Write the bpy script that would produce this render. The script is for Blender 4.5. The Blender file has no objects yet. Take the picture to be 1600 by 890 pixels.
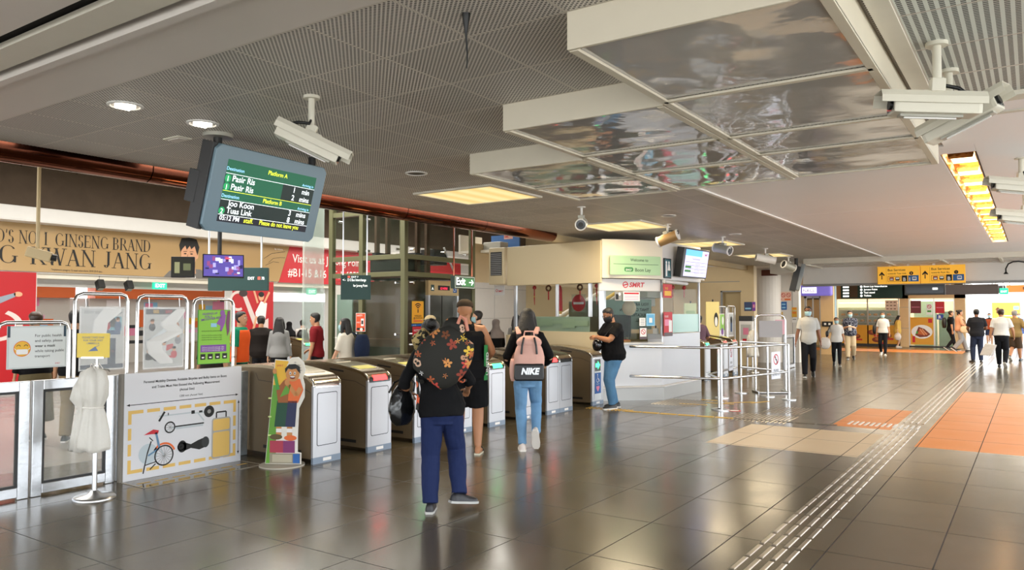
import bpy, math, random
from mathutils import Vector, Matrix, Euler
from math import sin, cos, pi, radians as R
random.seed(7)
SC = bpy.context.scene
COL = SC.collection

# ---------------------------------------------------------------- camera, sky, light, exposure
cam_d = bpy.data.cameras.new('camera'); cam_d.sensor_width = 36.0
cam_d.lens = 1197.0 / 1600.0 * 36.0; cam_d.clip_end = 300
cam = bpy.data.objects.new('camera', cam_d); COL.objects.link(cam)
cam.location = (0, 0, 1.65)
cam.rotation_euler = (R(90 + 2.057), 0, R(34.2325))
SC.camera = cam

WORLD_STRENGTH = 3.2
LAMP_STRENGTH = 0.66
SC.view_settings.view_transform = 'Standard'
SC.view_settings.look = 'None'
SC.view_settings.gamma = 1.0
SC.view_settings.exposure = 0.7
try: SC.view_settings.use_curve_mapping = False
except Exception: pass
w = bpy.data.worlds.new('sky'); SC.world = w; w.use_nodes = True
bg = w.node_tree.nodes['Background']
bg.inputs[0].default_value = (0.93, 0.97, 1.0, 1); bg.inputs[1].default_value = WORLD_STRENGTH

def area_light(name, loc, rot, sx, sy, power, col=(1, 1, 1)):
    d = bpy.data.lights.new(name, 'AREA'); d.shape = 'RECTANGLE'; d.size = sx; d.size_y = sy
    d.energy = power; d.color = col
    o = bpy.data.objects.new(name, d); COL.objects.link(o); o.location = loc; o.rotation_euler = rot
    return o
LIGHTS = [
    ('outside_fill', (-21, 9, 3.1), (0, 0, 0), 4, 14, 170, (1, 0.97, 0.92)),  # fill light added below the unseen roof outside the left exits
    # area lights without fixtures, added to brighten the paid area and the far hall
    ('paid_area_fill', (-12.2, 7.5, 4.55), (0, 0, 0), 5, 9, 470, (1, 0.95, 0.86)),
    ('paid_area_fill', (-12.2, 16.5, 4.55), (0, 0, 0), 5, 6, 420, (1, 0.95, 0.86)),
    ('hall_fill', (-3.0, 31.5, 3.05), (0, 0, 0), 6, 12, 420, (1, 0.86, 0.66)),
    ('shop_lamp', (-6.0, 43.2, 2.9), (0, 0, 0), 5, 2, 160, (1, 0.85, 0.6)),
    ('booth_lamp', (-7.3, 14.6, 2.75), (0, 0, 0), 1.6, 1.6, 45, (1, 0.97, 0.9)),
]
for L in LIGHTS: area_light(*L)

# ---------------------------------------------------------------- materials
def lin(c):
    if isinstance(c, str):
        c = c.lstrip('#'); c = tuple(int(c[i:i + 2], 16) / 255 for i in (0, 2, 4))
    return tuple((x / 12.92 if x <= 0.04045 else ((x + 0.055) / 1.055) ** 2.4) for x in c)
MATS = {}
def mat(name, col='#808080', rough=0.5, metal=0.0, var=0.0, vscale=6.0, bump=0.0, bscale=40.0, emit=None, estr=0.0, trans=0.0, spec=None, coat=0.0, alpha=1.0):
    if name in MATS: return MATS[name]
    m = bpy.data.materials.new(name); m.use_nodes = True
    nt = m.node_tree; b = nt.nodes['Principled BSDF']
    c = lin(col)
    b.inputs['Base Color'].default_value = (*c, 1)
    b.inputs['Roughness'].default_value = rough
    b.inputs['Metallic'].default_value = metal
    if spec is not None: b.inputs['Specular IOR Level'].default_value = spec
    if coat: b.inputs['Coat Weight'].default_value = coat; b.inputs['Coat Roughness'].default_value = 0.05
    if trans: b.inputs['Transmission Weight'].default_value = trans
    if alpha < 1: b.inputs['Alpha'].default_value = alpha
    if emit is not None:
        b.inputs['Emission Color'].default_value = (*lin(emit), 1); b.inputs['Emission Strength'].default_value = estr
    if var or bump:
        tc = nt.nodes.new('ShaderNodeTexCoord')
        if var:
            n = nt.nodes.new('ShaderNodeTexNoise'); n.inputs['Scale'].default_value = vscale; n.inputs['Detail'].default_value = 4
            nt.links.new(tc.outputs['Object'], n.inputs['Vector'])
            mx = nt.nodes.new('ShaderNodeMix'); mx.data_type = 'RGBA'
            mx.inputs[6].default_value = (*[x * (1 - var) for x in c], 1); mx.inputs[7].default_value = (*[min(1, x * (1 + var)) for x in c], 1)
            nt.links.new(n.outputs['Fac'], mx.inputs[0]); nt.links.new(mx.outputs[2], b.inputs['Base Color'])
        if bump:
            n2 = nt.nodes.new('ShaderNodeTexNoise'); n2.inputs['Scale'].default_value = bscale; n2.inputs['Detail'].default_value = 3
            nt.links.new(tc.outputs['Object'], n2.inputs['Vector'])
            bp = nt.nodes.new('ShaderNodeBump'); bp.inputs['Strength'].default_value = bump; bp.inputs['Distance'].default_value = 0.02
            nt.links.new(n2.outputs['Fac'], bp.inputs['Height']); nt.links.new(bp.outputs['Normal'], b.inputs['Normal'])
    MATS[name] = m
    return m
class NT:
    """tiny node-tree writer for the larger procedural materials"""
    def __init__(s, name):
        s.m = bpy.data.materials.new(name); s.m.use_nodes = True; s.t = s.m.node_tree; s.b = s.t.nodes['Principled BSDF']; MATS[name] = s.m
    def n(s, typ, **kw):
        nd = s.t.nodes.new(typ)
        for k, v in kw.items(): setattr(nd, k, v)
        return nd
    def _in(s, sock, v):
        if hasattr(v, 'is_output'): s.t.links.new(v, sock)
        elif v is not None:
            if isinstance(v, (tuple, list)) and len(v) == 3 and len(sock.default_value) == 4: v = (*v, 1)
            sock.default_value = v
    def math(s, op, a, b=None, c=None):
        nd = s.n('ShaderNodeMath', operation=op)
        s._in(nd.inputs[0], a)
        if b is not None: s._in(nd.inputs[1], b)
        if c is not None: s._in(nd.inputs[2], c)
        return nd.outputs[0]
    def mix(s, f, a, b):
        nd = s.n('ShaderNodeMix', data_type='RGBA'); s._in(nd.inputs[0], f); s._in(nd.inputs[6], a); s._in(nd.inputs[7], b)
        return nd.outputs[2]
    def pos(s, kind='world'):
        if kind == 'world': o = s.n('ShaderNodeNewGeometry').outputs['Position']
        else: o = s.n('ShaderNodeTexCoord').outputs['Object']
        sp = s.n('ShaderNodeSeparateXYZ'); s.t.links.new(o, sp.inputs[0])
        return o, sp.outputs[0], sp.outputs[1], sp.outputs[2]
    def noise(s, vec, scale, detail=3):
        nd = s.n('ShaderNodeTexNoise'); nd.inputs['Scale'].default_value = scale; nd.inputs['Detail'].default_value = detail
        if vec is not None: s.t.links.new(vec, nd.inputs['Vector'])
        return nd.outputs['Fac']
    def white(s, x, y):
        cb = s.n('ShaderNodeCombineXYZ'); s._in(cb.inputs[0], x); s._in(cb.inputs[1], y)
        nd = s.n('ShaderNodeTexWhiteNoise', noise_dimensions='2D'); s.t.links.new(cb.outputs[0], nd.inputs['Vector'])
        return nd.outputs['Value']
    def setb(s, k, v): s._in(s.b.inputs[k], v)
    def bump(s, h, strength, dist=0.01):
        nd = s.n('ShaderNodeBump'); nd.inputs['Strength'].default_value = strength; nd.inputs['Distance'].default_value = dist
        s.t.links.new(h, nd.inputs['Height']); s.t.links.new(nd.outputs[0], s.b.inputs['Normal'])

# ---------------------------------------------------------------- mesh building
GLY = {}
def glyphs(s, bold=0.0):
    k = (s, bold)
    if k in GLY: return GLY[k]
    cu = bpy.data.curves.new('lettering', 'FONT'); cu.body = s; cu.size = 1.0; cu.resolution_u = 3; cu.offset = bold
    o = bpy.data.objects.new('lettering', cu)
    me = bpy.data.meshes.new_from_object(o)
    v = [(p.co.x, p.co.y) for p in me.vertices]; f = [tuple(p.vertices) for p in me.polygons]
    bpy.data.objects.remove(o); bpy.data.meshes.remove(me); bpy.data.curves.remove(cu)
    w = (min([a for a, b in v], default=0), max([a for a, b in v], default=0))
    GLY[k] = (v, f, w)
    return GLY[k]

class MB:
    def __init__(s): s.v = []; s.f = []; s.k = []; s.mats = []
    def mi(s, m):
        if m not in s.mats: s.mats.append(m)
        return s.mats.index(m)
    def add(s, vs, fs, m):
        b = len(s.v); i = s.mi(m)
        s.v += [Vector(p) for p in vs]
        for f in fs: s.f.append(tuple(b + j for j in f)); s.k.append(i)
        return s
    def box(s, x0, y0, z0, x1, y1, z1, m):
        v = [(x, y, z) for z in (z0, z1) for y in (y0, y1) for x in (x0, x1)]
        return s.add(v, [(0, 2, 3, 1), (4, 5, 7, 6), (0, 1, 5, 4), (2, 6, 7, 3), (0, 4, 6, 2), (1, 3, 7, 5)], m)
    def obox(s, c, size, m, U=(1, 0, 0), V=(0, 1, 0), W=None):
        c = Vector(c); U = Vector(U).normalized(); V = Vector(V).normalized(); W = Vector(W).normalized() if W else U.cross(V)
        a, b, d = size[0] / 2, size[1] / 2, size[2] / 2
        v = [c + U * x * a + V * y * b + W * z * d for z in (-1, 1) for y in (-1, 1) for x in (-1, 1)]
        return s.add(v, [(0, 2, 3, 1), (4, 5, 7, 6), (0, 1, 5, 4), (2, 6, 7, 3), (0, 4, 6, 2), (1, 3, 7, 5)], m)
    def loft(s, rings, m, cap=True, closed=False):
        n = len(rings[0]); vs = [p for r in rings for p in r]; fs = []
        L = len(rings)
        for i in range(L if closed else L - 1):
            for j in range(n):
                a, b = i * n + j, i * n + (j + 1) % n
                c, d = ((i + 1) % L) * n + (j + 1) % n, ((i + 1) % L) * n + j
                fs.append((a, b, c, d))
        if cap and not closed: fs += [tuple(range(n - 1, -1, -1)), tuple((L - 1) * n + j for j in range(n))]
        return s.add(vs, fs, m)
    def cyl(s, p0, p1, r, m, n=16, r2=None):
        p0, p1 = Vector(p0), Vector(p1); r2 = r if r2 is None else r2
        t = (p1 - p0).normalized(); a = t.orthogonal().normalized(); b = t.cross(a)
        rg = [[p + (a * cos(2 * pi * j / n) + b * sin(2 * pi * j / n)) * q for j in range(n)] for p, q in ((p0, r), (p1, r2))]
        return s.loft(rg, m)
    def tube(s, pts, r, m, n=8, closed=False):
        pts = [Vector(p) for p in pts]; rs = r if isinstance(r, (list, tuple)) else [r] * len(pts)
        N = len(pts); T = []
        for i in range(N):
            if closed: t = pts[(i + 1) % N] - pts[i - 1]
            else: t = pts[min(i + 1, N - 1)] - pts[max(i - 1, 0)]
            T.append(t.normalized())
        a = T[0].orthogonal().normalized(); rg = []
        for p, t, q in zip(pts, T, rs):
            a = (a - t * a.dot(t)).normalized(); b = t.cross(a)
            rg.append([p + (a * cos(2 * pi * j / n) + b * sin(2 * pi * j / n)) * q for j in range(n)])
        return s.loft(rg, m, closed=closed)
    def ball(s, c, r, m, n=14, k=8, M=None):
        c = Vector(c); r = Vector((r, r, r)) if not hasattr(r, '__len__') else Vector(r)
        rg = []
        for i in range(k + 1):
            t = pi * i / k; q = max(sin(t), 0.02)
            rg.append([Vector((r.x * q * cos(2 * pi * j / n), r.y * q * sin(2 * pi * j / n), -r.z * cos(t))) for j in range(n)])
        if M is not None: rg = [[M @ p for p in g] for g in rg]
        return s.loft([[c + p for p in g] for g in rg], m)
    def prism(s, pts, O, U, V, d, m):
        """2-D outline pts in the frame (O,U,V), thickness d along U x V"""
        O, U, V = Vector(O), Vector(U), Vector(V); W = U.cross(V).normalized() * d; n = len(pts)
        a = [O + U * x + V * y for x, y in pts]; b = [p + W for p in a]
        return s.add(a + b, [tuple(range(n - 1, -1, -1)), tuple(range(n, 2 * n))] + [(i, (i + 1) % n, n + (i + 1) % n, n + i) for i in range(n)], m)
    def build(s, name, parent=None, smooth=None, bevel=0.0, seg=2):
        me = bpy.data.meshes.new(name); me.from_pydata([tuple(p) for p in s.v], [], s.f)
        for m in s.mats: me.materials.append(m)
        if len(s.mats) > 1: me.polygons.foreach_set('material_index', s.k)
        if smooth:
            me.polygons.foreach_set('use_smooth', [True] * len(s.f))
            if smooth < 180: me.set_sharp_from_angle(angle=R(smooth))
        me.update()
        o = bpy.data.objects.new(name, me); COL.objects.link(o)
        if parent is not None: o.parent = parent
        if bevel:
            b = o.modifiers.new('bevel', 'BEVEL'); b.width = bevel; b.segments = seg; b.limit_method = 'ANGLE'; b.angle_limit = R(40)
        return o
class Pan:
    """flat printing on a surface: frame O (origin), U right, V up; every layer lies 1 mm above the last"""
    def __init__(s, mb, O, U, V, step=0.0012):
        s.mb = mb; s.O = Vector(O); s.U = Vector(U).normalized(); s.V = Vector(V).normalized(); s.W = s.U.cross(s.V); s.st = step
    def P(s, x, y, l=1): return s.O + s.U * x + s.V * y + s.W * s.st * l
    def poly(s, pts, m, l=1): s.mb.add([s.P(x, y, l) for x, y in pts], [tuple(range(len(pts)))], m); return s
    def rect(s, x0, y0, x1, y1, m, l=1): return s.poly([(x0, y0), (x1, y0), (x1, y1), (x0, y1)], m, l)
    def ell(s, x, y, rx, ry, m, l=1, n=24, a0=0, a1=360):
        p = [(x + rx * cos(R(a0 + (a1 - a0) * i / n)), y + ry * sin(R(a0 + (a1 - a0) * i / n))) for i in range(n + (0 if a1 - a0 == 360 else 1))]
        return s.poly(p, m, l)
    def ring(s, x, y, r, w, m, l=1, n=28, a0=0, a1=360, ky=1.0):
        for i in range(n):
            a, b = R(a0 + (a1 - a0) * i / n), R(a0 + (a1 - a0) * (i + 1) / n)
            s.poly([(x + (r - w) * cos(a), y + ky * (r - w) * sin(a)), (x + r * cos(a), y + ky * r * sin(a)), (x + r * cos(b), y + ky * r * sin(b)), (x + (r - w) * cos(b), y + ky * (r - w) * sin(b))], m, l)
        return s
    def line(s, x0, y0, x1, y1, w, m, l=1):
        d = math.hypot(x1 - x0, y1 - y0) or 1; nx, ny = -(y1 - y0) / d * w / 2, (x1 - x0) / d * w / 2
        return s.poly([(x0 - nx, y0 - ny), (x1 - nx, y1 - ny), (x1 + nx, y1 + ny), (x0 + nx, y0 + ny)], m, l)
    def path(s, pts, w, m, l=1):
        for a, b in zip(pts, pts[1:]): s.line(*a, *b, w, m, l)
        return s
    def rrect(s, x0, y0, x1, y1, r, m, l=1):
        p = []
        for cx, cy, a in ((x1 - r, y0 + r, -90), (x1 - r, y1 - r, 0), (x0 + r, y1 - r, 90), (x0 + r, y0 + r, 180)):
            p += [(cx + r * cos(R(a + 15 * i)), cy + r * sin(R(a + 15 * i))) for i in range(7)]
        return s.poly(p, m, l)
    def text(s, x, y, t, size, m, al='l', l=2, fit=None, bold=0.0, rot=0.0, shear=0.0):
        v, f, (a, b) = glyphs(t, bold); k = size
        kx = k if fit is None else fit
        off = {'l': a, 'c': (a + b) / 2, 'r': b}[al]
        cr, sr = cos(rot), sin(rot); vs = []
        for px, py in v:
            qx, qy = (px - off + shear * py) * kx, py * k
            vs.append(s.P(x + qx * cr - qy * sr, y + qx * sr + qy * cr, l))
        s.mb.add(vs, f, m); return s

def tag(o, label=None, cat=None, group=None, kind=None):
    for k, v in (('label', label), ('category', cat), ('group', group), ('kind', kind)):
        if v: o[k] = v
    return o
def thing(name, label, cat, loc=(0, 0, 0), rz=0.0, group=None):
    o = bpy.data.objects.new(name, None); COL.objects.link(o); o.location = loc; o.rotation_euler = (0, 0, rz); o.empty_display_size = 0.1
    return tag(o, label, cat, group)
def copy_tree(o, parent=None):
    c = o.copy(); COL.objects.link(c); c.parent = parent
    for ch in list(o.children): copy_tree(ch, c)
    return c
def struct(mb, name, **kw):
    o = mb.build(name, **kw); o['kind'] = 'structure'; return o
def rrect3(w, h, r, n=5):
    p = []
    for cx, cy, a in ((w / 2 - r, -h / 2 + r, -90), (w / 2 - r, h / 2 - r, 0), (-w / 2 + r, h / 2 - r, 90), (-w / 2 + r, -h / 2 + r, 180)):
        p += [(cx + r * cos(R(a + 90 * i / n)), cy + r * sin(R(a + 90 * i / n))) for i in range(n + 1)]
    return p

# common materials
STEEL = mat('brushed_steel', '#c9cacc', 0.28, 1.0, var=0.06, vscale=3)
CHROME = mat('polished_steel', '#dcdcdc', 0.12, 1.0)
DKSTEEL = mat('bronze_steel', '#7d6c54', 0.32, 0.45, var=0.12, vscale=2)
WHITE = mat('white_paint', '#e9e7e3', 0.45, var=0.03)
OFFW = mat('off_white_paint', '#d9d3c4', 0.5, var=0.05)
CREAM = mat('cream_panel', '#dfcda6', 0.45, var=0.04, vscale=2)
BLACK = mat('black_plastic', '#161616', 0.4)
DARK = mat('dark_grey', '#2f2f30', 0.5)
GREY = mat('mid_grey', '#8d8d8c', 0.5)
PAPER = mat('white_print', '#eceae8', 0.6)
INK = mat('black_ink', '#131313', 0.6)
RED = mat('red_print', '#c3182a', 0.5)
YEL = mat('yellow_print', '#e8b32c', 0.5)
ORNG = mat('orange_print', '#e36a2a', 0.5)
GRN = mat('green_print', '#3f9a3a', 0.5)
BLUE = mat('blue_print', '#1f5fa8', 0.5)
LBLUE = mat('pale_blue_print', '#8fc4e0', 0.5)
TEAL = mat('dark_teal', '#0e3a36', 0.45)
PURP = mat('purple_print', '#7a3fa0', 0.5)
PINK = mat('pink_print', '#e58aa8', 0.5)
SKINP = mat('skin_print', '#d9a27e', 0.6)
BROWNP = mat('brown_print', '#6b3f22', 0.6)
def glow(name, col, s): return mat(name, col, 0.5, emit=col, estr=s)
GLASS = mat('clear_glass', '#eef5f1', 0.02, trans=0.0, alpha=0.13, spec=0.6)
GLASSG = mat('green_glass', '#2c4034', 0.02, alpha=0.16, spec=0.5)
FROST = mat('frosted_green_glass', '#8aa08a', 0.25, alpha=0.82)
# ================================================================ THE SETTING
CZ = 3.12                                    # ceiling height
def floor_material():
    g = NT('dark_stone_tiles'); o, x, y, z = g.pos()
    gx = g.math('DIVIDE', g.math('ADD', x, 2.52 + 65), 0.65); gy = g.math('DIVIDE', g.math('SUBTRACT', y, 5.65 - 98), 0.98)
    ix, iy = g.math('FLOOR', gx), g.math('FLOOR', gy); fx, fy = g.math('FRACT', gx), g.math('FRACT', gy)
    def near(f, w): return g.math('LESS_THAN', g.math('MINIMUM', f, g.math('SUBTRACT', 1.0, f)), w)
    joint = g.math('MAXIMUM', near(fx, 0.0075), near(fy, 0.005))
    rnd = g.white(ix, iy); nz = g.noise(o, 2.2, 5); nf = g.noise(o, 38, 3)
    base = g.mix(rnd, lin('#47402f'), lin('#5a503e'))
    base = g.mix(g.math('MULTIPLY', nf, 0.35), base, lin('#6b604c'))
    def within(a0, a1, b0, b1):
        q = g.math('MULTIPLY', g.math('GREATER_THAN', x, a0), g.math('LESS_THAN', x, a1))
        r_ = g.math('MULTIPLY', g.math('GREATER_THAN', y, b0), g.math('LESS_THAN', y, b1))
        return g.math('MULTIPLY', q, r_)
    orange = g.math('MAXIMUM', within(-2.49, -1.7, 11.95, 14.46), within(-1.25, 1.35, 10.65, 18.6))
    orange = g.math('MAXIMUM', orange, within(-9, -2.4, 35.6, 38.3))
    pale = within(-3.49, -1.7, 9.5, 11.45)
    base = g.mix(pale, base, lin('#cdb898')); base = g.mix(orange, base, lin('#dd8434'))
    paid = g.math('LESS_THAN', x, -8.75); base = g.mix(paid, base, lin('#97938c'))
    base = g.mix(joint, base, lin('#1d1b19'))
    g.setb('Base Color', base)
    ro = g.math('ADD', 0.13, g.math('MULTIPLY', nz, 0.14)); ro = g.math('ADD', ro, g.math('MULTIPLY', joint, 0.4))
    ro = g.math('ADD', ro, g.math('MULTIPLY', g.math('MAXIMUM', orange, pale), 0.16))
    g.setb('Roughness', ro); g.setb('Specular IOR Level', 0.6)
    g.bump(nf, 0.03, 0.01)
    return g.m
def perforated(name, pitch, rad, light, dark, tx, ty, ox, oy, ribs=False):
    g = NT(name); o, x, y, z = g.pos()
    gx = g.math('DIVIDE', g.math('ADD', x, ox + 100 * tx), tx); gy = g.math('DIVIDE', g.math('ADD', y, oy + 100 * ty), ty)
    fx, fy = g.math('FRACT', gx), g.math('FRACT', gy); rnd = g.white(g.math('FLOOR', gx), g.math('FLOOR', gy))
    def near(f, w): return g.math('LESS_THAN', g.math('MINIMUM', f, g.math('SUBTRACT', 1.0, f)), w)
    bar = g.math('MAXIMUM', near(fx, 0.014), near(fy, 0.014))
    if ribs:
        u = g.math('FRACT', g.math('DIVIDE', x, pitch)); v = g.math('FRACT', g.math('DIVIDE', y, pitch * 0.6))
        hole = g.math('MULTIPLY', g.math('LESS_THAN', u, 0.55), g.math('LESS_THAN', v, 0.72))
    else:
        u = g.math('FRACT', g.math('DIVIDE', g.math('ADD', x, y), pitch * 1.414)); v = g.math('FRACT', g.math('DIVIDE', g.math('SUBTRACT', x, y), pitch * 1.414))
        du, dv = g.math('SUBTRACT', u, 0.5), g.math('SUBTRACT', v, 0.5)
        hole = g.math('LESS_THAN', g.math('ADD', g.math('MULTIPLY', du, du), g.math('MULTIPLY', dv, dv)), rad * rad)
    a = g.mix(rnd, lin(light), tuple(c * 0.82 for c in lin(light)))
    a = g.mix(g.math('MULTIPLY', g.noise(o, 3.0, 4), 0.35), a, tuple(c * 0.7 for c in lin(light)))
    a = g.mix(g.math('MULTIPLY', hole, g.math('SUBTRACT', 1.0, bar)), a, lin(dark)); a = g.mix(bar, a, lin('#cfc8bd'))
    g.setb('Base Color', a); g.setb('Roughness', 0.5)
    return g.m
FLOOR_M = floor_material()
CEIL_M = perforated('perforated_metal_tiles', 0.021, 0.33, '#e4ded6', '#46413c', 0.605, 0.598, 2.47, -3.21)
RIB_M = perforated('ribbed_metal_tiles', 0.042, 0.3, '#eef2ea', '#5a5c58', 0.605, 0.598, 0.52, -5.9, True)
CEIL_PLAIN = mat('ceiling_paint', '#d8d0c8', 0.5, var=0.05, vscale=1.5)
CEIL_WHITE = mat('ceiling_white_panels', '#f2f1f3', 0.35, var=0.03, vscale=1.2)
RECESS_SHADE = mat('recess_shade', '#0d0907', 0.9)  # shade of the ceiling gaps put into a near-black colour
COPPER = mat('copper_cladding', '#7a4634', 0.1, 1.0, var=0.3, vscale=1.5, bump=0.25, bscale=1.8)
CONC = mat('dark_concrete', '#5e4f40', 0.85, var=0.3, vscale=3, bump=0.2, bscale=12)
WALLW = mat('white_wall', '#dedad4', 0.5, var=0.03)
WALLB = mat('beige_wall', '#cdb68c', 0.5, var=0.04)
FACADE = mat('shop_cream', '#d7b483', 0.45, var=0.05)

BOUNCE_PAVE = mat('pale_bounce_paving', '#c9c5bd', .7, var=.06)  # unseen pale ground, added to bounce light up to the ceiling
struct(MB().box(-34, -6, -0.12, 3.4, 75, 0, FLOOR_M), 'floor')
struct(MB().box(3.4, -25, -0.12, 30, 75, 0, BOUNCE_PAVE).box(-34, -25, -.12, 3.4, -6, 0, BOUNCE_PAVE), 'ground')
# main perforated ceiling, the bands in front of it, white panels, ribbed part at the right
struct(MB().box(-7.45, 2.6, CZ, 3.0, 7.66, CZ + .1, CEIL_M).box(-7.45, 7.66, CZ, -3.22, 24.2, CZ + .1, CEIL_M), 'ceiling')
b = MB()
b.box(-7.45, 2.17, CZ - .005, 3.0, 2.6, CZ + .08, CEIL_PLAIN)
b.box(-7.45, 2.115, CZ - .03, 3.0, 2.17, CZ + .08, CEIL_PLAIN)
b.box(-7.45, 1.885, CZ - .005, 3.0, 2.06, CZ + .03, OFFW)
b.box(-7.45, -5, CZ + .0, 3.0, 1.8, CZ + .03, CEIL_PLAIN)
b.box(-7.45, 1.7, CZ + .04, 3.0, 2.3, CZ + .15, RECESS_SHADE)
struct(b, 'ceiling')
for xa, xb in ((-3.22, -0.69), (-0.40, 3.0)):
    b = MB(); yy = 7.66
    for y1 in (11.9, 15.2, 18.9, 22.0): b.box(xa, yy, CZ - .012, xb, y1 - .025, CZ + .09, CEIL_WHITE); yy = y1
    struct(b, 'ceiling', bevel=.004)
for ya, yb in ((7.66, 8.05), (18.75, 21.98)): struct(MB().box(-0.69, ya, CZ - .012, -0.40, yb, CZ + .09, CEIL_WHITE), 'ceiling')
struct(MB().box(-3.22, 7.6, CZ + .125, 3.0, 24.2, CZ + .3, RECESS_SHADE), 'ceiling'); struct(MB().box(-3.25, 7.66, CZ - .03, -3.2, 22, CZ + .02, WHITE), 'trim_6')
struct(MB().box(-0.52, 2.6, CZ - .03, 3.0, 5.9, CZ, RIB_M).box(-0.62, 2.6, CZ - .04, -0.52, 6.0, CZ + .01, OFFW).box(-0.62, 5.9, CZ - .06, 3.0, 6.05, CZ, OFFW)
       .box(-0.62, 6.05, CZ - .02, 3.0, 7.64, CZ + .02, CEIL_WHITE).box(-0.62, 6.5, CZ - .03, 3.0, 6.56, CZ, OFFW), 'ceiling')
struct(MB().box(-10.0, 24.2, CZ - .02, 3.0, 44, CZ + .1, CEIL_PLAIN), 'ceiling')
# lamella trays near the far beam
b = MB()
for i in range(7): b.box(-5.2, 21.98 + i * .32, CZ - .13 + .012 * (i % 2), 3.0, 22.2 + i * .32, CZ - .06, CEIL_PLAIN)
for x in (-5.2, -3.2, -1.9, -0.65, 0.7): b.box(x - .03, 21.95, CZ - .16, x + .03, 24.1, CZ, OFFW)
b.box(-5.2, 21.9, CZ - .14, 3.0, 21.97, CZ, OFFW)
struct(b, 'ceiling')
# copper-clad rounded ceiling edge
b = MB(); prof = [(-7.45 + .0 - .13 * sin(R(a)), CZ - .03 - .09 * (1 - cos(R(a))) if a < 90 else CZ - .12) for a in ()]
prof = [(-7.28, 3.13), (-7.29, 3.06), (-7.33, 3.0), (-7.40, 2.965), (-7.49, 2.975), (-7.54, 3.03), (-7.55, 3.16)]
ys = [-8, 0.5, 2.4, 4.3, 6.2, 8.1, 10.0, 12.2]
for y0, y1 in zip(ys, ys[1:]): b.loft([[Vector((x, y, z)) for x, z in prof] for y in (y0 + .006, y1 - .006)], COPPER)
b.box(-7.52, -8, 3.03, -7.35, 12.2, 3.2, RECESS_SHADE)
struct(b, 'trim_1', smooth=50)
struct(MB().box(-7.55, 12.2, 2.98, -7.4, 24, 3.2, WALLB), 'trim_2')
struct(MB().box(-7.6, -8, 3.2, -7.42, 24.2, 5.0, CONC), 'wall_upper')
# high ceiling over the paid area
struct(MB().box(-17.4, -8, 4.95, -7.4, 26, 5.1, CONC), 'ceiling')
# far-left wall with two ways out, banner zone above
WX = -17.0
b = MB()
b.box(WX - .3, -8, 2.46, WX, 26, 3.6, WALLW)                           # banner band
b.box(WX - .3, 15.6, 0, WX, 26, 2.46, WALLW)
b.box(WX - .3, 12.2, 0, WX, 13.5, 2.46, WALLW); b.box(WX - .3, 5.2, 0, WX, 7.55, 2.46, WALLW)
b.box(WX - .3, -8, 0, WX, 1.0, 2.46, WALLW)
for z in (2.55, 1.43): b.box(WX, 15.6, z - .006, WX + .004, 26, z + .006, GREY)
for y in (17.5, 19.6, 21.7, 23.8): b.box(WX, y - .006, 0, WX + .004, y + .006, 3.3, GREY)
struct(b, 'wall_left')
b = MB(); b.box(WX - .3, -8, 3.79, WX - .02, 26, 5, CONC)
for i in range(20): b.box(WX - .02, -6 + i * 1.1, 4.62, WX + .03, -6 + i * 1.1 + 1.06, 4.95, CONC)
struct(b, 'wall_upper')
struct(MB().box(WX - .1, -8, 3.5, WX + .35, 26, 3.78, WHITE).box(WX - .1, -8, 3.47, WX + .42, 26, 3.5, WHITE), 'trim_3', bevel=.02)
b = MB()
for y0, y1 in ((7.55, 12.2), (13.5, 15.6)):
    b.box(WX - .35, y0, 2.36, WX - .05, y1, 2.46, OFFW); b.box(WX - 1.2, y0, 2.25, WX - .5, y1, 2.5, WALLW); b.box(WX - .45, y0, 2.2, WX - .38, y1, 2.26, WHITE)
struct(b, 'trim_4')
struct(MB().box(-17.3, 26, 0, -9.9, 26.2, 5, WALLB), 'wall_back')
# beige wall, pilaster, white service core, far door bay
b = MB(); b.box(-9.9, 24, 0, -8.22, 24.2, CZ, WALLB); b.box(-8.22, 24, 2.3, -7.62, 24.2, CZ, WALLB); b.box(-7.62, 24, 0, -7.2, 24.3, CZ, WALLB)
b.box(-9.9, 23.985, 2.62, -7.65, 24, 2.64, GREY); b.box(-9.9, 13, 2.3, -9.8, 24, CZ, WALLB); b.box(-8.22, 24.12, 0, -7.62, 24.2, 2.3, MATS['dark_grey'] if False else mat('beige_door', '#a8946a', .5))
b.box(-8.26, 23.98, 0, -8.2, 24.02, 2.34, GREY); b.box(-8.26, 23.98, 2.3, -7.6, 24.02, 2.34, GREY)
struct(b, 'wall_rear')
b = MB(); b.box(-8.1, 26.3, 0, -6.42, 26.6, CZ, WALLW); b.cyl((-7.45, 26.1, 0), (-7.45, 26.1, CZ), .5, WALLW, 28)
for x in (-7.0, -6.62): b.box(x - .006, 26.29, 0, x + .006, 26.3, CZ, GREY)
b.box(-7.4, 25.5, 2.86, -6.9, 25.62, 3.05, mat('maroon_band', '#5a2a20', .5))
struct(b, 'column_white')
b = MB(); b.box(-9.9, 32, 0, -7.6, 32.2, CZ, WALLB); b.box(-7.6, 32, 2.3, -6.5, 32.2, CZ, WALLB); b.box(-6.98, 32, 0, -6.5, 32.2, 2.3, FACADE); b.box(-7.0, 31.98, 1.16, -6.5, 32, 1.18, GREY)
struct(b, 'wall_service')
struct(MB().box(-7.46, 35.8, 0, -7.2, 36.1, CZ, mat('pale_blue_column', '#a9cfe0', .5)), 'column_blue')
b = MB(); b.box(-9.9, 26.5, 0, -9.7, 44, CZ, WALLB)
struct(b, 'wall_side')
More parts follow.
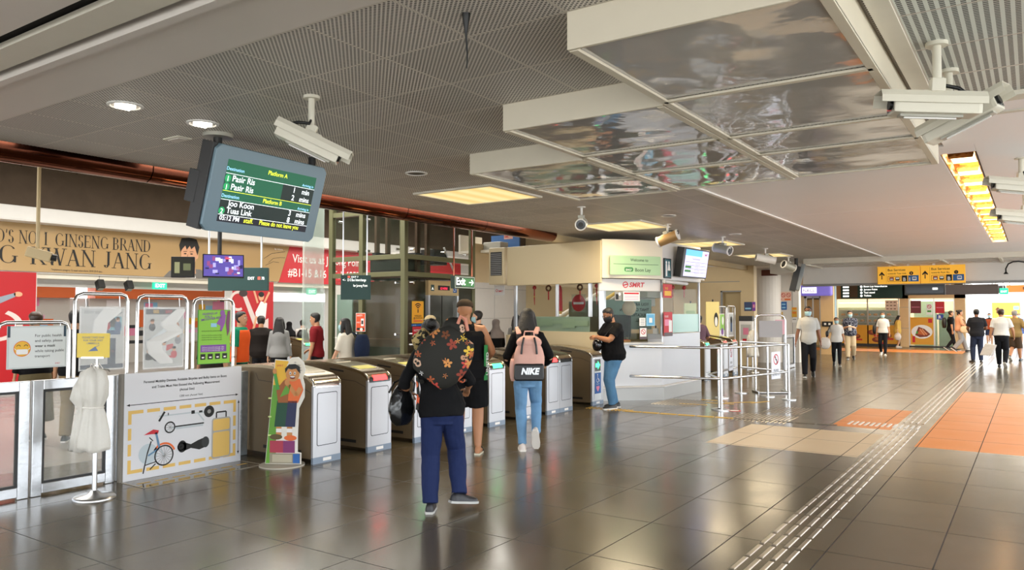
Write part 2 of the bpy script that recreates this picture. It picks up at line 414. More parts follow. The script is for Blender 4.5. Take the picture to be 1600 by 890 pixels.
d = MB(); d.box(-7.6, 32.02, 0, -7.52, 32.1, 2.3, STEEL).box(-7.03, 32.02, 0, -6.97, 32.1, 2.3, STEEL).box(-7.3, 32.02, 0, -7.26, 32.1, 2.3, STEEL).box(-7.6, 32.02, 2.22, -6.97, 32.1, 2.3, STEEL).box(-7.52, 32.05, 0, -7.0, 32.07, 2.22, GLASSG)
struct(d, 'door_1'); MBh = MB().tube([(-7.2, 32.0, .95), (-7.2, 31.95, .95), (-7.2, 31.95, 1.35), (-7.2, 32.0, 1.35)], .015, STEEL); MBh.build('door_handle', parent=bpy.data.objects['door_1'])
# beam that carries the yellow signs
b = MB(); b.box(-5.75, 24.1, 2.5, 3.0, 24.4, CZ, WALLW); b.box(-5.75, 24.05, 2.44, 3.0, 24.4, 2.5, GREY); b.box(-6.42, 24.3, 2.8, -5.75, 23.0, CZ, WALLW)
struct(b, 'trim_5')
# far shops: piers, lintel, base
SY = 41.2
b = MB()
for x0, x1 in ((-9.7, -8.3), (-5.35, -4.98), (-3.05, -2.62)): b.box(x0, SY, 0, x1, SY + .35, CZ, FACADE)
b.box(-9.7, SY, 2.32, -2.62, SY + .3, CZ, FACADE); b.box(-9.7, SY + 4, 0, -2.6, SY + 4.2, CZ, mat('shop_back_wall', '#d9cdb0', .6)); b.box(-2.75, SY + .3, 0, -2.62, SY + 9, CZ, WALLW)
for z in (0.9, 1.9): b.box(-5.36, SY - .006, z - .008, -4.97, SY, z + .008, GREY)
struct(b, 'wall_shops')
# white wall added for glare past the far opening; wall outside left exits
EXTW = mat('outdoor_white', '#eeeeec', .7)
struct(MB().box(-2.6, 62, 0, 14, 62.3, 3.4, EXTW), 'wall_street')
struct(MB().box(-25.3, -6, 0, -25, 24, 2.1, EXTW).box(-25.3, -6, 2.45, -25, 24, 5, EXTW), 'wall_street')

struct(MB().box(-25.3, -6, 3.25, -17.31, 26, 3.4, WALLW), 'ceiling')  # unseen roof added to dim the area outside the left exits
# ================================================================ CEILING FITTINGS
def mirror_material():
    g = NT('wavy_mirror_panel'); o, x, y, z = g.pos()
    g.setb('Base Color', lin('#c6c4c3')); g.setb('Metallic', 0.38); g.setb('Roughness', 0.05)
    n1 = g.noise(o, 1.7, 1); n2 = g.noise(o, 5.0, 2)
    g.bump(g.math('ADD', n1, g.math('MULTIPLY', n2, 0.12)), 0.4, 0.06)
    return g.m
MIRROR = mirror_material(); TRIMP = mat('tray_trim', '#d8cfbb', .4, var=.04)
def tray(label, x0, x1, ys):
    zb = 2.93; y0, y1 = ys[0], ys[-1]
    t = thing('ceiling_tray', label, 'ceiling panel', ((x0 + x1) / 2, (y0 + y1) / 2, CZ), group=None)
    ox, oy, oz = t.location
    def L(mb): mb.v = [Vector((p.x - ox, p.y - oy, p.z - oz)) for p in mb.v]; return mb
    b = MB(); th = .022
    b.box(x0, y0, zb, x1, y0 + th, CZ, TRIMP).box(x0, y1 - th, zb, x1, y1, CZ - .02, TRIMP).box(x0, y0 + th, zb, x0 + th, y1 - th, CZ - .012, TRIMP).box(x1 - th, y0 + th, zb, x1, y1 - th, CZ - .012, TRIMP)
    L(b).build('fascia', t, bevel=.004)
    for a, c in zip(ys, ys[1:]):
        m = MB(); m.box(x0 + .03, a + .03, zb + .012, x1 - .03, c - .03, zb + .022, MIRROR); L(m).build('mirror_panel', t)
    for a in ys[1:-1]: L(MB().box(x0 + .02, a - .022, zb - .004, x1 - .02, a + .022, zb + .012, TRIMP)).build('cross_bar', t, bevel=.003)
    for ea, eb in ((x0, x0 + .05), (x1 - .05, x1)): L(MB().box(ea, y0 + th, zb - .004, eb, y1 - th, zb + .012, TRIMP)).build('edge_rail', t, bevel=.003)
tray('large mirrored ceiling tray closest overhead, its far corner by the two box cameras', -1.86, -0.65, [3.21, 4.36, 5.53, 6.27, 7.5])
tray('middle mirrored ceiling tray stepping out to the left of the large one', -3.08, -1.87, [4.41, 5.52, 6.48, 7.6])
tray('short mirrored ceiling tray beside the glowing square ceiling light', -4.3, -3.09, [5.62, 6.7, 7.65])

g = NT('lamp_diffuser'); o_, x_, y_, z_ = g.pos()
band = g.math('ADD', .5, g.math('MULTIPLY', .5, g.math('SINE', g.math('MULTIPLY', x_, 21.0))))
g.setb('Base Color', lin('#6a5a40')); g.setb('Emission Color', g.mix(band, lin('#f3cd80'), lin('#ffe6a6'))); g.setb('Emission Strength', LAMP_STRENGTH); LAMPM = g.m
def lightpanel(label, x0, y0, x1, y1):
    t = thing('ceiling_light', label, 'ceiling light', ((x0 + x1) / 2, (y0 + y1) / 2, CZ), group='square ceiling lights over the gates')
    a, b_ = (x1 - x0) / 2, (y1 - y0) / 2
    f = MB(); w_ = .04
    for r in ((-a, -b_, a, -b_ + w_), (-a, b_ - w_, a, b_), (-a, -b_ + w_, -a + w_, b_ - w_), (a - w_, -b_ + w_, a, b_ - w_)): f.box(r[0], r[1], -.025, r[2], r[3], .0, OFFW)
    f.build('frame', t, bevel=.003)
    MB().box(-a + w_, -b_ + w_, -.015, a - w_, b_ - w_, -.005, LAMPM).build('diffuser', t)
    l_ = area_light('panel_light', (0, 0, -.03), (0, 0, 0), .9, .9, 32, (1, .82, .55)); l_.parent = t
lightpanel('glowing square ceiling light beside the short mirrored tray', -6.28, 7.06, -5.1, 8.18)
lightpanel('glowing square ceiling light just in front of the booth, behind the camera facing us', -6.28, 11.1, -5.1, 12.3)
lightpanel('glowing square ceiling light over the far side of the booth', -6.28, 15.2, -5.1, 16.4)
lightpanel('most distant glowing square ceiling light, above the pillar', -6.28, 19.2, -5.1, 20.4)

def downlight(label, x, y, r=.1, lit=True):
    t = thing('downlight', label, 'downlight', (x, y, CZ), group='round recessed downlights')
    rg = [[Vector((q * cos(2 * pi * j / 24), q * sin(2 * pi * j / 24), z)) for j in range(24)] for q, z in ((r + .02, 0), (r + .02, -.008), (r, -.012), (r - .008, -.004))]
    MB().loft(rg, WHITE, cap=False).build('trim_ring', t, smooth=40)
    rg = [[Vector((q * cos(2 * pi * j / 24), q * sin(2 * pi * j / 24), z)) for j in range(24)] for q, z in ((r - .008, -.003), (r * .4, -.0015))]
    MB().loft(rg, mat('lamp_reflector', '#e8e4da', .08, 1.0, bump=.6, bscale=18) if lit else mat('dark_opening', '#4a463f', .5, .5)).build('reflector', t, smooth=60)
    if lit: 
        for s in (-.35, .35): MB().cyl((s * r, -r * .5, -.01), (s * r, r * .5, -.01), .016, glow('lamp_tube', '#fff6e6', 5)).build('bulb', t)
downlight('recessed downlight closest to the left, in the ceiling by the plain beam', -5.3, 2.91)
downlight('recessed downlight between the nearest one and the hanging train time screen', -5.31, 3.53)
downlight('dark round downlight near the glowing square light beside the trays', -5.36, 6.08, .1, False)
downlight('dark round downlight in front of the booth fascia, past the trays', -4.55, 10.9, .1, False)
downlight('dark round downlight above the row of tube cameras past the booth', -4.6, 14.2, .1, False)
tag(MB().obox((-5.95, 3.72, CZ - .006), (.22, .13, .012), OFFW, (1, 0, 0)).obox((-5.95, 3.72, CZ - .014), (.16, .08, .008), CEIL_PLAIN).build('ceiling_vent', bevel=.003), 'small white plate on the ceiling beside the train time screen', 'ceiling plate')
t = thing('sprinkler', 'small ceiling sprinkler on the plain beam at the far left', 'sprinkler', (-6.15, 2.35, CZ - .005)); MB().cyl((0, 0, 0), (0, 0, -.008), .035, OFFW, 18).build('rosette', t); MB().cyl((0, 0, -.008), (0, 0, -.04), .008, STEEL, 10).cyl((0, 0, -.04), (0, 0, -.044), .018, STEEL, 12).build('nozzle', t)
# cable sticking out of the ceiling
tag(MB().tube([(-2.28, 2.95, CZ + .005), (-2.28, 2.95, CZ - .03), (-2.285, 2.955, CZ - .1), (-2.28, 2.96, CZ - .2), (-2.283, 2.96, CZ - .27)], [.022, .018, .006, .004, .003], BLACK).build('hanging_cable', smooth=60), 'short black cable dangling from the perforated ceiling tiles', 'cable')
# light trough with reflector fins
t = thing('trough_light', 'long recessed light trough with gold reflector fins running along the white ceiling', 'ceiling light', (-.545, 13.4, CZ))
GOLDM = mat('gold_reflector', '#d9a868', .12, 1.0, bump=.4, bscale=5)
b = MB().box(-.14, -5.34, .1, .14, 5.34, .11, GOLDM).box(-.14, -5.34, -.01, -.13, 5.34, .1, GOLDM).box(.13, -5.34, -.01, .14, 5.34, .1, mat('dark_bronze', '#3a281a', .4, .6)); b.build('channel', t)
for i in range(13):
    y = -5.0 + i * .83
    MB().prism([(-.12, .09), (.12, .09), (.1, .0), (-.1, .0)], (0, y, 0), (1, 0, 0), (0, 0, 1), .012, GOLDM).build('reflector_fin', t)
    MB().obox((0, y + .4, .06), (.2, .3, .03), glow('trough_lamp', '#ffe2b0', 3.2), W=(0, 0, 1)).build('lamp', t)

# ---- cameras
CAMW = mat('camera_housing', '#d5d0c0', .4, var=.04); CAMG = mat('camera_body_grey', '#a9a79c', .35, .2); LENS = mat('lens_glass', '#0a0c10', .03, coat=1)
def box_camera(label, at, base, aim, L=.42, tilt=0):
    """weather-housing camera: pole from the ceiling point `at`, body centred at `base`, lens towards `aim`"""
    t = thing('security_camera', label, 'security camera', at, group='box cameras with sun shields on ceiling poles')
    A = Vector(at); B = Vector(base) - A; d = (Vector(aim)).normalized()
    MB().cyl((0, 0, 0), (0, 0, -.02), .055, CAMW, 20).cyl((0, 0, -.02), (0, 0, B.z + .1), .022, CAMW, 16).build('pole', t, smooth=40)
    s = d.cross(Vector((0, 0, 1))).normalized(); u = s.cross(d)
    prof = [(-.062, -.05), (.062, -.05), (.066, .03), (.05, .055), (-.05, .055), (-.066, .03)]
    bd = MB(); bd.loft([[B + d * k + s * x * q + u * y * q for x, y in prof] for k, q in ((-L / 2, .94), (-L / 2 + .02, 1), (L / 2 - .02, 1), (L / 2, .95))], CAMW); bd.build('housing', t, bevel=.004)
    sh = MB(); pr = [(-.075, -.0), (-.073, .035), (-.054, .064), (.054, .064), (.073, .035), (.075, 0), (.079, 0), (.077, .038), (.057, .07), (-.057, .07), (-.077, .038), (-.079, 0)]
    sh.loft([[B + d * k + s * x + u * y for x, y in pr] for k in (-L / 2 - .02, L / 2 + .07)], CAMW); sh.build('sun_shield', t)
    w = MB(); w.obox(B + d * (L / 2 + .002), (.09, .07, .006), LENS, s, u); w.cyl(B + d * (L / 2 - .01), B + d * (L / 2 + .012), .028, BLACK, 18); w.build('lens', t)
    st = MB().obox(B - u * .056 + d * .02, (.05, L * .72, .014), CAMG, s, d).obox(B - u * .066 + d * .02, (.012, L * .6, .008), WHITE, s, d); st.build('base_strip', t)
    br = MB().obox(Vector((0, 0, B.z + .1)), (.05, .07, .07), CAMW, s, d).obox(B + u * .075, (.04, .12, .02), CAMW, s, d); br.build('bracket', t, bevel=.004)
    MB().tube([Vector((0, 0, B.z + .17)), B + u * .12 - d * .05 + s * .02, B + u * .1 - d * .12, B - d * (L / 2 - .02) + u * .04], .011, BLACK).build('cable', t, smooth=60)
    return t
def tube_camera(label, at, aim, L=.3, r=.06, colm=None, lens_dark=True):
    t = thing('spot_camera', label, 'security camera', at, group='tube cameras in a row under the ceiling')
    d = Vector(aim).normalized(); c = Vector((0, 0, -.24)); s = d.cross(Vector((0, 0, 1))).normalized(); u = s.cross(d); m = colm or CAMG
    MB().cyl((0, 0, 0), (0, 0, -.012), .06, WHITE, 18).cyl((0, 0, -.012), (0, 0, -.13), .018, WHITE, 12).build('pole', t, smooth=40)
    MB().obox(c + u * .075, (.05, .17, .03), CAMW, s, d).obox(c + u * .1 , (.09, .08, .05), CAMG, s, d).build('bracket', t, bevel=.004)
    b = MB(); n = 24
    def ring(k, q): return [c + d * k + (s * cos(2 * pi * j / n) + u * sin(2 * pi * j / n)) * q for j in range(n)]
    b.loft([ring(-L / 2, r * .9), ring(-L / 2 + .01, r), ring(L / 2 - .03, r)], m); b.build('barrel', t, smooth=40)
    b = MB().loft([ring(L / 2 - .03, r * 1.08), ring(L / 2, r * 1.08), ring(L / 2, r * .9), ring(L / 2 - .02, r * .86)], WHITE, cap=False); b.build('front_ring', t, smooth=40)
    b = MB().loft([ring(-L / 2 + .012, r * 1.07), ring(-L / 2 - .008, r * 1.07)], WHITE); b.build('rear_cap', t, smooth=40)
    MB().loft([ring(L / 2 - .02, r * .87), ring(L / 2 - .018, r * .01)], LENS).build('lens', t)
    MB().cyl(c + d * (L / 2 - .045), c + d * (L / 2 - .008), r * .45, DARK, 18).build('inner_lens', t, smooth=40)
    b = MB().tube([c + u * .12 - d * .02, c + u * .1 - d * .1, c + u * .05 - d * (L / 2 + .03), c - d * (L / 2 + .005)], .01, BLACK); b.build('cable', t, smooth=60)
box_camera('box camera on a short pole overlapping the top right corner of the train time screen', (-4.03, 3.5, CZ), (-4.02, 3.47, 2.79), (.66, .62, -.42), .44)
box_camera('box camera nearer the ribbed ceiling end, its lens turned to the left', (-0.4, 4.62, CZ - .03), (-.42, 4.66, 2.76), (-.85, -.42, .06), .44)
box_camera('box camera of the crossed pair whose underside tips up to the right', (-0.39, 5.19, CZ - .03), (-.33, 5.16, 2.78), (.93, -.3, .36), .42)
box_camera('upper box camera of the pair cut off by the right edge of the picture', (-.07, 8.66, CZ), (-.09, 8.6, 2.83), (-.9, -.4, .12), .44)
box_camera('lower box camera of the pair cut off by the right edge of the picture', (-.05, 9.5, CZ), (-.07, 9.45, 2.62), (-.9, -.4, .12), .44)
tube_camera('tube camera hanging left of the second ceiling light with its dark lens towards us', (-5.18, 9.33, CZ), (.42, -.9, -.18), .3, .075)
tube_camera('brown tube camera hanging in front of the booth information screen', (-5.01, 11.97, CZ), (-.92, -.1, -.32), .36, .085, mat('camera_brown', '#a8875a', .35, .3))
tube_camera('grey tube camera just right of the booth, its ring facing right', (-4.98, 14.61, CZ), (.9, -.25, -.25), .36, .085)
tube_camera('white tube camera with a lit yellow end, third in the row past the booth', (-5.07, 17.8, CZ), (-.85, -.5, .2), .44, .085, WHITE)
tube_camera('tube camera hanging directly over the slanted grey screen by the pillar', (-5.35, 20.9, CZ), (-.55, -.75, .3), .36, .1)

# ================================================================ HANGING SCREENS
SCRF = mat('screen_bezel_blue_grey', '#6f8794', .3, .1); SCRG = glow('screen_green', '#12563c', .55); SCRD = glow('screen_dark', '#0b1f1c', .5); SCRN = glow('screen_navy', '#080b1c', .4)
SCW = glow('screen_white', '#e8eef0', .9); SCY = glow('screen_yellow', '#d8e23a', .9); SCB = glow('screen_pale_blue', '#8fc7e8', .8); SCGL = glow('screen_circle_green', '#1c8a50', .7)
def time_screen():
    TL = Vector((-5.43, 3.75, 3.025)); wd = Vector((-.1, .995, 0)).normalized(); n = wd.cross(Vector((0, 0, 1)))
    dn = (Vector((0, 0, -1)) * .966 - n * .262).normalized(); up = -dn; W = 1.29; Hh = .725; O = TL + dn * Hh
    t = thing('train_time_screen', 'blue grey framed train time screen hanging from the ceiling, listing platforms A and B', 'screen', O)
    Z = Vector((0, 0, 0)); nn = wd.cross(up)
    c = .045; out = [(c, 0), (W - c, 0), (W, c), (W, Hh - c), (W - c, Hh), (c, Hh), (0, Hh - c), (0, c)]
    MB().prism(out, Z, wd, up, -.05, SCRF).build('bezel', t, bevel=.006)
    b = MB().prism([(.02, .02), (W - .02, .02), (W - .02, Hh - .02), (.02, Hh - .02)], Z - nn * .05, wd, up, -.14, BLACK)
    b.prism([(-.015, .0), (.03, 0), (.03, Hh), (-.015, Hh)], Z - nn * .03, wd, up, -.14, DARK).prism([(-.02, .2), (.06, .2), (.06, .47), (-.02, .47)], Z - nn * .13, wd, up, -.12, DARK); b.build('housing', t, bevel=.004)
    hp = MB(); hb = Z + up * Hh - nn * .1 + wd * .08
    hp.cyl(hb - Vector((0, 0, .25)), (hb.x, hb.y, CZ - O.z), .035, BLACK, 14).cyl((hb.x, hb.y, CZ - O.z - .03), (hb.x, hb.y, CZ - O.z), .12, CAMG, 22); hp.build('ceiling_mount', t, smooth=40); hp = MB(); hp.cyl(hb + wd * 1.1 - Vector((0, 0, .25)), (hb.x + wd.x * 1.1, hb.y + wd.y * 1.1, CZ - O.z), .035, BLACK, 14); hp.build('ceiling_mount', t, smooth=40)
    d = MB(); p = Pan(d, Z, wd, up); x0, x1, y0, y1 = .135, 1.17, .09, .615
    w = x1 - x0; h = y1 - y0
    def Y(k): return y0 + h * k
    p.rect(x0, Y(0), x1, Y(.115), SCRN).rect(x0, Y(.115), x1, Y(.36), SCRD).rect(x0, Y(.36), x1, Y(.5), SCRG).rect(x0, Y(.5), x1, Y(.78), SCRD).rect(x0, Y(.5), x0 + w * .62, Y(.78), SCRG, 2).rect(x0, Y(.78), x1, Y(1), SCRG)
    for k, m in ((.115, SCW), (.36, SCW), (.5, SCY), (.78, SCW)): p.rect(x0, Y(k) - .002, x1, Y(k) + .002, m, 3)
    T = lambda x, k, s, sz, m=SCW, **q: p.text(x0 + w * x, Y(k), s, sz, m, l=3, bold=.012, **q)
    T(.54, .885, 'Platform A', .052, SCY, al='c'); T(.0, .83, 'Destination', .04, SCB); T(.98, .805, 'Arriving in', .034, SCB, al='r')
    T(.075, .665, 'Pasir Ris', .072); T(.075, .53, 'Pasir Ris', .072); T(.76, .665, '1', .07, al='c'); T(.9, .665, 'min', .066, al='c'); T(.76, .53, '2', .07, al='c'); T(.9, .53, 'mins', .066, al='c')
    T(.54, .405, 'Platform B', .052, SCY, al='c'); T(.0, .395, 'Destination', .04, SCB); T(.98, .385, 'Arriving in', .034, SCB, al='r')
    T(.075, .265, 'Joo Koon', .072); T(.075, .148, 'Tuas Link', .07); T(.76, .255, '3', .07, al='c'); T(.9, .255, 'mins', .066, al='c'); T(.76, .135, '8', .07, al='c'); T(.9, .135, 'mins', .066, al='c')
    for k, s in ((.7, '1'), (.565, '1'), (.175, '2')): p.ell(x0 + w * .028, Y(k), .032, .032, SCGL, 3); p.text(x0 + w * .028, Y(k) - .023, s, .06, SCW, al='c', l=4, bold=.01)
    T(.02, .03, '05:12 PM', .056); T(.27, .03, 'staff.', .058, SCY); T(.44, .03, 'Please do not leave you', .058, SCY, fit=.05)
    d.build('display', t)
time_screen()
def slab_sign(name, label, cat, O, U, V, w, h, th, face, parts, draw, group=None):
    """hanging board: front face frame (O,U,V); thing origin at O; draw(Pan) prints on it"""
    t = thing(name, label, cat, O, group=group); Z = Vector((0, 0, 0)); U = Vector(U).normalized(); V = Vector(V).normalized()
    MB().prism([(0, 0), (w, 0), (w, h), (0, h)], Z, U, V, -th, face).build('board', t, bevel=.004)
    d = MB(); draw(Pan(d, Z, U, V))
    if d.v: d.build('lettering', t)
    for nm, mb in parts: mb.build(nm, t, smooth=40)
    return t
EXG = glow('exit_sign_green', '#1fb38a', .9); WGL = glow('sign_white_glow', '#f3f7f3', 1.0); DKG = mat('dark_green_sign', '#0d2a1c', .4)
# Exit sign on two copper rods
U = Vector((0, 1, 0))
slab_sign('exit_sign', 'dark green exit sign with a white arrow hung on two copper rods by the lift', 'sign', (-7.5, 9.42, 2.03), U, (0, 0, 1), .53, .2, .08, DKG,
  [('hanging_rod', MB().tube([(-.04, .03, .2), (-.04, .03, .98)], .013, COPPER)), ('hanging_rod', MB().tube([(-.04, .5, .2), (-.04, .5, .98)], .013, COPPER))],
  lambda p: (p.rect(.01, .01, .52, .19, mat('sign_rim', '#c8d8c4', .4)), p.rect(.02, .02, .51, .18, DKG, 2), p.rect(.18, .035, .5, .165, mat('exit_green', '#2f8a3c', .4), 3), p.text(.04, .06, 'Exit', .16, WGL, l=4, bold=.02, fit=.155), p.rect(.37, .094, .48, .108, WGL, 4), p.poly([(.44, .15), (.488, .101), (.44, .052), (.425, .065), (.462, .101), (.425, .137)], WGL, 4)))
# monitors on a black post
t = thing('camera_monitor', 'pair of small monitors on a black ceiling post showing a purple camera picture', 'monitor', (-9.6, 6.75, 2.15))
wd = Vector((.5, .86, 0)).normalized(); up = Vector((-.1, .06, 1)).normalized(); nn = wd.cross(up)
MB().prism([(-.28, 0), (.28, 0), (.28, .34), (-.28, .34)], (0, 0, 0), wd, up, -.04, BLACK).build('screen_case', t, bevel=.005)
d = MB(); p = Pan(d, (0, 0, 0), wd, up); p.rect(-.265, .02, .265, .325, glow('monitor_purple', '#4a3f86', .8)); rr = random.Random(3)
for i in range(26):
    x, y = rr.uniform(-.25, .2), rr.uniform(.03, .25); p.rect(x, y, x + rr.uniform(.02, .07), y + rr.uniform(.02, .09), rr.choice([glow('mon_a', '#8f8ad0', .9), glow('mon_b', '#22204a', .6), glow('mon_c', '#7a3f6a', .8), glow('mon_d', '#c9d4ee', .9)]), 2)
p.rect(.03, .27, .1, .29, glow('mon_r', '#ff4050', 1), 3); d.build('display', t)
w2 = Vector((-.35, .94, 0)); b = MB().prism([(-.32, 0), (.0, 0), (.0, .3), (-.32, .3)], Vector((-.28, -.28, .0)), Vector((.75, .66, 0)), up, -.04, BLACK); b.build('rear_screen_case', t, bevel=.005)
d = MB(); p = Pan(d, Vector((-.28, -.28, 0)), Vector((.75, .66, 0)), up); p.rect(-.3, .02, -.02, .28, mat('mon_off', '#2a2a22', .3)); p.rect(-.27, .06, -.2, .22, glow('mon_e', '#7a7a58', .5), 2); p.rect(-.15, .1, -.05, .2, glow('mon_f', '#55593c', .5), 2); d.build('rear_display', t)
MB().tube([(-.1, 0, .2), (-.1, 0, 2.79)], .03, BLACK).build('post', t)
slab_sign('direction_sign', 'dark teal hanging direction sign partly behind the small monitors', 'sign', (-12.45, 8.43, 2.05), (.81, .59, 0), (0, 0, 1), 1.08, .42, .1, TEAL,
  [('hanging_rod', MB().tube([(.02, .0, .42), (.02, .0, 2.9)], .018, STEEL)), ('hanging_rod', MB().tube([(.8, .55, .42), (.8, .55, 2.9)], .018, STEEL))],
  lambda p: (p.text(.72, .2, 'EXIT', .075, WGL, bold=.01, fit=.06), p.rect(.9, .2, .95, .255, glow('sign_red', '#e05040', .8)), p.text(.97, .2, '7B', .075, WGL, bold=.01, fit=.05)))
slab_sign('lift_direction_sign', 'dark teal sign beside the lift pointing to the bus interchange', 'sign', (-9.3, 8.72, 1.86), (.72, .69, 0), (0, 0, 1), .48, .4, .05, TEAL,
  [('hanging_rod', MB().tube([(.03, .02, .4), (.03, .02, 3.09)], .012, STEEL)), ('hanging_rod', MB().tube([(.3, .29, .4), (.3, .29, 3.09)], .012, STEEL))],
  lambda p: (p.text(.03, .3, '<-', .06, WGL), p.text(.11, .3, 'D E Bus Interchange', .062, WGL, fit=.036), p.text(.2, .21, 'for Jurong Point', .058, WGL, fit=.035), p.rect(.11, .355, .15, .385, glow('sign_red', '#e05040', .8)), p.text(.17, .355, 'EXIT 7', .04, WGL)))
def exit_box(label, O, U):
    slab_sign('exit_light', label, 'exit sign', O, U, (0, 0, 1), .34, .18, .06, EXG, [('hanger', MB().tube([(-.03, .05, .18), (-.03, .05, 2.465 - O[2])], .008, BLACK)), ('hanger', MB().tube([(-.03, .24, .18), (-.03, .24, 2.465 - O[2])], .008, BLACK))], lambda p: p.text(.17, .045, 'EXIT', .12, WGL, al='c', bold=.02))
exit_box('small glowing green exit box under the gold banner', (WX - .08, 10.13, 2.2), (0, 1, 0))
exit_box('small glowing green exit box over the right hand way out, under the red advertisement', (WX - .08, 14.75, 2.16), (0, 1, 0))
for i, (y, lab) in enumerate(((8.85, 'black spotlight hung under the gold banner, left of a similar one'), (9.5, 'black spotlight hung under the gold banner, nearer the exit box'))):
    t = thing('spotlight', lab, 'spotlight', (WX - .06, y, 2.46)); MB().tube([(0, 0, 0), (0, 0, -.12)], .012, BLACK).build('stem', t); MB().obox((.05, 0, -.2), (.16, .14, .2), BLACK, (1, 0, .5), (0, 1, 0)).build('lamp_head', t, bevel=.01)
    MB().obox((-.05 + .13, 0, -.3), (.1, .11, .01), mat('lamp_front', '#9a9484', .3), (1, 0, .5), (0, 1, 0)).build('glass', t)
t = thing('pole_camera', 'yellowish camera at the end of a long thin pole in front of the banner', 'security camera', (-9.62, 4.27, 3.3))
YB = mat('beige_pole', '#c9b184', .45); MB().tube([(0, 0, 1.65), (0, 0, -.9)], .022, YB).build('pole', t)
MB().obox((0, 0.02, -.97), (.13, .26, .12), YB, (.75, -.5, 0), (.5, .75, -.25)).build('housing', t, bevel=.012); MB().cyl((.07, .12, -1.0), (.1, .17, -1.01), .04, BLACK, 14).build('lens', t)
# slanted grey screen by the pillar, its back to us
t = thing('hall_screen', 'slanted grey screen hanging from the ceiling by the pillar, seen edge on', 'screen', (-5.2, 21.4, 2.25))
wd = Vector((-.25, .97, 0)).normalized(); up = Vector((.22, .1, 1)).normalized()
MB().prism([(0, 0), (1.15, 0), (1.15, .72), (0, .72)], (0, 0, 0), wd, up, -.1, mat('screen_face_grey', '#7d8386', .25)).build('panel', t, bevel=.01)
MB().prism([(-.03, -.02), (1.1, -.02), (1.1, .65), (-.03, .65)], Vector((-.1, -.01, 0)), wd, up, -.16, BLACK).build('housing', t, bevel=.01); MB().tube([(-.1, .1, .5), (-.1, .1, .87)], .05, BLACK).build('mount', t)

# ================================================================ BANNERS ON THE LEFT WALL
GOLD = mat('gold_print', '#b29468', .18, var=.08, vscale=.6, coat=.3)
SERIF = {  # capital letters with slab ends, drawn in a 0..1 box: (strokes, thick/thin), polygons only
 'I': (.34, [('v', .17)]), '1': (.34, [('v', .17), ('d', .02, .84, .14, .97, .05)]), 'K': (.74, [('v', .12), ('d', .2, .4, .64, .97, .045), ('d', .3, .52, .66, .03, .12), ('s', .64, .97), ('s', .66, 0)]),
 'W': (1.0, [('d', .1, .98, .33, .0, .12), ('d', .33, .0, .52, .98, .045), ('d', .5, .98, .72, .0, .12), ('d', .72, .0, .92, .98, .045), ('s', .1, .97), ('s', .5, .97), ('s', .92, .97)]),
 'A': (.78, [('d', .12, .0, .38, .98, .045), ('d', .38, .98, .66, .0, .13), ('h', .2, .56, .34), ('s', .12, 0), ('s', .66, 0)]), 'N': (.82, [('t', .14), ('d', .14, .98, .68, .0, .12), ('t', .68)]),
 'J': (.5, [('v2', .3), ('a', .18, .16, .14, .16, 180, 360)]), 'G': (.82, [('o', .42, .5, .36, .5, 40, 325), ('tb', .7)]), 'O': (.84, [('o', .42, .5, .37, .5, 0, 360)]),
 'S': (.56, [('a', .28, .74, .2, .25, 20, 265), ('a', .28, .25, .22, .26, -90, 90), ('a', .28, .25, .22, .26, 180, 270)]), 'D': (.8, [('v', .14), ('a', .3, .5, .42, .49, -90, 90), ('h', .14, .34, .965), ('h', .14, .34, .035)]),
 'R': (.74, [('v', .14), ('a', .34, .73, .24, .25, -90, 90), ('h', .14, .36, .965), ('h', .14, .36, .48), ('d', .38, .48, .66, .02, .12), ('s', .66, 0)]), 'B': (.7, [('v', .14), ('a', .32, .74, .22, .24, -90, 90), ('a', .32, .26, .27, .26, -90, 90), ('h', .14, .36, .965), ('h', .14, .36, .5), ('h', .14, .36, .035)]),
 'E': (.66, [('v', .14), ('h', .14, .56, .965), ('h', .14, .46, .5), ('h', .14, .6, .035), ('e', .56, .86), ('e', .58, .12)]), "'": (.2, [('d', .1, 1, .08, .72, .07)]), '.': (.24, [('q', .1)]), ' ': (.36, []), 'L': (.62, [('v', .14), ('h', .14, .56, .035), ('e', .55, .12)])}
